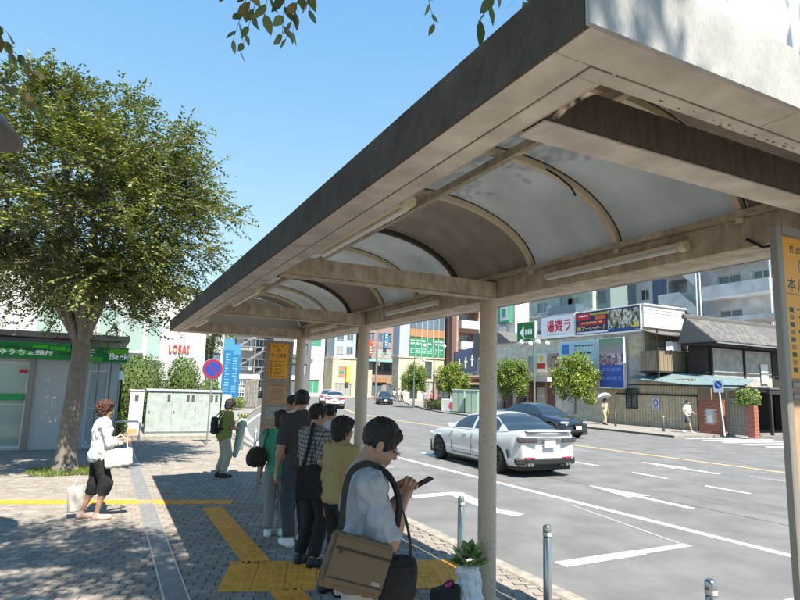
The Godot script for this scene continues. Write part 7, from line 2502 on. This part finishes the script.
	P = person("tall man in charcoal shirt seen from behind in the queue", a, 0.1, {H = 1.83, b = 1.05, head = [0.05, -0.5], top = cloth(0.06, 0.055, 0.055), sleeve = 0.95, hem = 0.84, pants = cloth(0.06, 0.065, 0.075), shoe = sneaker, sd = 10})
	a = Vector3(2.08, 0, -7.5)
	P = person("woman in mint green top and grey trousers beyond the tall man", a, -0.3, {H = 1.55, b = 1.0, head = [0.0, 0.2], hair = "hair_bob", top = cloth(0.08, 0.4, 0.24), sleeve = 1.3, hem = 0.8, pants = cloth(0.28, 0.27, 0.25), shoe = sneaker, sd = 11})
	var hbag := thing("dark_handbag", "dark round handbag on the mint green woman's back", "bag", a, -0.3)
	inst("body", skin([[1, Vector3(0, 0, 0), Vector3(0.13, 0.125, 0.06)], [0, Vector3(-0.07, -0.05, 0), Vector3(0.07, -0.05, 0), 0.06, 0.06]], 0.011, 0.04, [], [], 0.01, 9.0, 16), brown_d, hbag, Transform3D(Basis(Vector3.UP, 0.4), Vector3(-0.27, 0.98, 0.13)))
	st = S()
	strap(st, [Vector3(-0.34, 1.05, 0.1), Vector3(-0.25, 1.22, 0.06), Vector3(-0.16, 1.31, 0.02), Vector3(-0.17, 1.2, 0.12), Vector3(-0.2, 1.05, 0.16)], 0.02, 0.006, Vector3.ZERO)
	part("handle", st, black, hbag)
	var pp := thing("purple_bundle", "purple cloth bundle held by the mint green woman", "bundle", a, -0.3)
	inst("body", soft_bag(Vector3(0.07, 0.08, 0.03), 17), mk(0.07, 0.03, 0.16, 0.9), pp, Transform3D(Basis(Vector3.UP, 0.3), Vector3(0.1, 1.1, 0.18)))
	P = person("person with dark hair and pale shirt half hidden beyond the plaid man", Vector3(2.95, 0, -8.05), -0.6, {H = 1.62, head = [0.0, -0.3], top = cloth(0.6, 0.64, 0.7), pants = cloth(0.05, 0.06, 0.09), cell = 0.02, sd = 12})
	P = person("man in white shirt whose face shows left of the tall man", Vector3(2.72, 0, -9.1), 1.2, {H = 1.72, head = [0.0, 0.2], top = cloth(0.7, 0.7, 0.7), pants = black, cell = 0.02, sd = 13})

	# --- woman in white at the left
	a = Vector3(0.02, 0, -9.2)
	r = RX + 0.1
	P = person("woman in white blouse and black skirt standing in the sun at left", a, r, {H = 1.58, b = 1.03, head = [-0.05, -0.1], hair = "hair_curly", hm = M.hair_brown, lh = Vector3(-0.16, 1.12, -0.3), rh = Vector3(0.1, 1.1, -0.32), rp = Vector3(0.6, -0.6, 0.7), lp = Vector3(-0.6, -0.6, 0.7), grip = [1, 1], thumb = [Vector3(0, 1, 0), Vector3(0, 1, 0)], top = cloth(0.78, 0.78, 0.77), sleeve = 1.75, hem = 0.82, loose = 0.035, fold = 0.012, pants = black, cuff = 0.68, leg = 1.25, lf = Vector3(-0.09, 0, 0.12), rf = Vector3(0.09, 0, -0.06), sm = M.skin2, shoe = mk(0.6, 0.42, 0.36, 0.6), sd = 14, cell = 0.014})
	hbag = thing("white_handbag", "white leather handbag on the arm of the woman in white", "handbag", a, r)
	inst("body", soft_bag(Vector3(0.14, 0.085, 0.035), 18), mk(0.74, 0.72, 0.68, 0.5), hbag, Transform3D(Basis(Vector3.UP, PI / 2) * Basis(Vector3.BACK, 0.12), Vector3(0.22, 0.82, -0.22)))
	st = S()
	tube(st, [Vector3(0.22, 0.9, -0.12), Vector3(0.2, 1.08, -0.14), Vector3(0.19, 1.13, -0.22), Vector3(0.2, 1.08, -0.3), Vector3(0.22, 0.9, -0.33)], 0.009, 6)
	part("handle", st, mk(0.7, 0.68, 0.64, 0.5), hbag)
	hbag = thing("shopping_bag", "pale paper shopping bag low beside the woman in white", "bag", a, r)
	st = S()
	box(st, Vector3(-0.12, 0.25, 0.22), Vector3(0.09, 0.32, 0.2), Basis(Vector3.RIGHT, 0.1), 0.012)
	part("body", st, mk(0.66, 0.62, 0.55, 0.8), hbag)
	st = S()
	tube(st, [Vector3(-0.12, 0.4, 0.16), Vector3(-0.13, 0.58, 0.2), Vector3(-0.12, 0.4, 0.28)], 0.006, 5)
	part("handle", st, mk(0.6, 0.56, 0.5, 0.8), hbag)

	# --- woman in green by the kerb
	a = Vector3(2.25, 0, -12.3)
	P = person("woman in olive green top and beige trousers waiting beyond the shelter", a, RX + 0.15, {H = 1.55, b = 1.06, lean = 0.12, hair = "hair_bob", head = [0.08, 0.0], lh = Vector3(-0.06, 1.06, -0.33), rh = Vector3(0.06, 1.05, -0.32), rp = Vector3(0.6, -0.8, 0.5), lp = Vector3(-0.6, -0.8, 0.5), grip = [1, 1], top = cloth(0.22, 0.26, 0.07), sleeve = 0.85, hem = 0.76, loose = 0.045, fold = 0.005, pants = cloth(0.42, 0.39, 0.33), cuff = 0.93, leg = 1.15, sd = 15})
	var bp := thing("black_backpack", "black rucksack on the back of the woman in olive green", "backpack", a, RX + 0.15)
	inst("body", soft_bag(Vector3(0.09, 0.125, 0.045), 19), black, bp, Transform3D(Basis(), Vector3(0.0, 1.02, 0.21)))
	st = S()
	for x in [-0.1, 0.1]: strap(st, [Vector3(x, 1.15, 0.18), Vector3(x * 1.1, 1.3, 0.05), Vector3(x * 1.15, 1.27, -0.12), Vector3(x * 1.4, 1.02, -0.08), Vector3(x * 1.2, 0.95, 0.14)], 0.03, 0.006, Vector3.ZERO)
	part("straps", st, black, bp).set_meta("kind", "stuff")
	var gb := thing("long_green_bag", "long pale green bag of flowers held upright by the woman in olive", "bag", a, RX + 0.15)
	inst("body", skin([[0, Vector3(0, 1.08, -0.37), Vector3(0, 0.42, -0.26), 0.1, 0.05]], 0.016, 0.02, [], [], 0.012, 8.0, 21), mk(0.42, 0.56, 0.46, 0.7, {t = "fine", s = 4.0}), gb)
	var L := Leaves.new()
	var g := RandomNumberGenerator.new()
	g.seed = 3
	for k in 90: L.add(Vector3(g.randf_range(-0.07, 0.07), 1.12 + g.randf() * 0.1, -0.37 + g.randf_range(-0.07, 0.07)), (Vector3.UP + rdir(g)).normalized(), rdir(g), 0.07, 0.03, Color(0.3, 0.36, 0.12))
	inst("flowers", L.mesh(), M.leaf, gb)

	# --- across the road
	P = person("man in white T-shirt and shorts striding past the ribbed shed", Vector3(27.1, 0, -20.5), PI, {H = 1.68, head = [0, 0], lean = 0.06, lf = Vector3(-0.09, 0.0, 0.36), rf = Vector3(0.09, 0.0, -0.34), lh = Vector3(-0.24, 1.0, -0.25), rh = Vector3(0.24, 1.0, -0.2), top = cloth(0.75, 0.75, 0.75), hem = 0.85, pants = cloth(0.1, 0.1, 0.11), cuff = 0.5, cell = 0.026, shoe = sneaker, fold = 0.004})
	P = person("person in pale clothes under a white parasol by the shed corner", Vector3(27.4, 0, -26.4), PI, {H = 1.58, lf = Vector3(-0.09, 0.0, 0.2), rf = Vector3(0.09, 0.0, -0.18), rh = Vector3(0.15, 1.25, -0.2), grip = [0, 1], hair = "hair_bob", top = cloth(0.6, 0.5, 0.38), hem = 0.8, pants = cloth(0.6, 0.45, 0.28), cell = 0.026, fold = 0.004})
	var um := thing("white_parasol", "white parasol tilted over a walker by the shed", "parasol", Vector3(27.4, 0, -26.4), PI)
	st = S()
	lathe(st, [Vector2(0.46, 0.0), Vector2(0.4, 0.12), Vector2(0.25, 0.22), Vector2(0.0, 0.28)], 8, Transform3D(Basis(Vector3.RIGHT, 0.45), Vector3(0.1, 1.62, -0.05)), false)
	part("canopy", st, M.white, um)
	st = S()
	tube(st, [Vector3(0.15, 1.15, -0.22), Vector3(0.1, 1.85, 0.05)], 0.01, 6)
	part("shaft", st, M.galv, um)
	# walkers far off
	var tones := [[0.7, 0.7, 0.7], [0.75, 0.72, 0.68], [0.3, 0.34, 0.42], [0.5, 0.2, 0.18], [0.72, 0.73, 0.76], [0.1, 0.1, 0.12]]
	var say := ["far walker in white before the orange shop sign", "far walker in cream on the crossing by the shops", "far walker in slate blue under the farthest street tree", "far walker in dull red beside the trimmed hedge", "far walker in pale grey between the street trees", "far walker in black behind the white litter box", "far walker in white passing the yellow shop sign", "far walker in cream behind the lamp post"]
	var spots := [Vector3(31.8, 0, -64.5), Vector3(34.2, 0, -67.0), Vector3(27.6, 0, -49.2), Vector3(29.2, 0, -50.6), Vector3(30.2, 0, -52.4), Vector3(28.6, 0, -46.4), Vector3(36.0, 0, -71.5), Vector3(30.6, 0, -49.5)]
	for k in spots.size():
		var c: Array = tones[k % 6]
		P = person(say[k], spots[k], g.randf() * TAU, {H = g.randf_range(1.58, 1.72), lf = Vector3(-0.09, 0, 0.15), rf = Vector3(0.09, 0, -0.15), top = cloth(c[0], c[1], c[2]), pants = black if k % 2 else cloth(0.2, 0.22, 0.3), cell = 0.036, fold = 0.0, hair = "hair_bob" if k % 2 else "hair_short"})
		P.set_meta("group", "walkers far down the road")

	# --- bags left by the column
	var bw := thing("leafy_shopping_bag", "white plastic bag with leafy greens standing by the column", "shopping bag", Vector3(3.02, 0, -4.52), 0.3)
	inst("bag", skin([[1, Vector3(0, 0.17, 0), Vector3(0.13, 0.2, 0.1)], [1, Vector3(0.0, 0.08, 0), Vector3(0.14, 0.1, 0.11)], [0, Vector3(-0.11, 0.33, 0), Vector3(0.0, 0.3, 0), 0.05, 0.08]], 0.01, 0.04, [[Vector3(0, -1, 0), 0.0], [Vector3(0.0, 1, 0.0), 0.38]], [], 0.014, 9.0, 23), mk(0.72, 0.75, 0.78, 0.35, {back = Color(0.3, 0.3, 0.3)}), bw)
	L = Leaves.new()
	for k in 110:
		var d := rdir(g)
		d.y = absf(d.y) * 0.7 - 0.15
		L.oval(Vector3(d.x * 0.08, 0.38 + absf(d.y) * 0.13 + g.randf() * 0.03, d.z * 0.07), d.normalized(), (Vector3.UP + rdir(g) * 0.5), g.randf_range(0.07, 0.13), 0.085, leaf_tone(g, [Color(0.3, 0.4, 0.14), Color(0.45, 0.52, 0.26), Color(0.2, 0.31, 0.09), Color(0.62, 0.66, 0.44)]))
	inst("greens", L.mesh(), M.leaf, bw)
	var bt := thing("black_tote", "black tote bag with pink lining on the paving by the column", "bag", Vector3(2.72, 0, -4.42), 0.25)
	st = S()
	box(st, Vector3(0, 0.125, 0), Vector3(0.28, 0.25, 0.12), Basis(), 0.02)
	part("body", st, black, bt)
	st = S()
	box(st, Vector3(0.03, 0.262, 0), Vector3(0.1, 0.05, 0.05), Basis(Vector3.BACK, 0.4), 0.012)
	part("pink_lining", st, mk(0.55, 0.05, 0.2, 0.8), bt)
	st = S()
	tube(st, [Vector3(-0.1, 0.24, 0.05), Vector3(-0.08, 0.3, 0.06), Vector3(0.02, 0.31, 0.06), Vector3(0.05, 0.24, 0.05)], 0.008, 6)
	part("handle", st, black, bt)
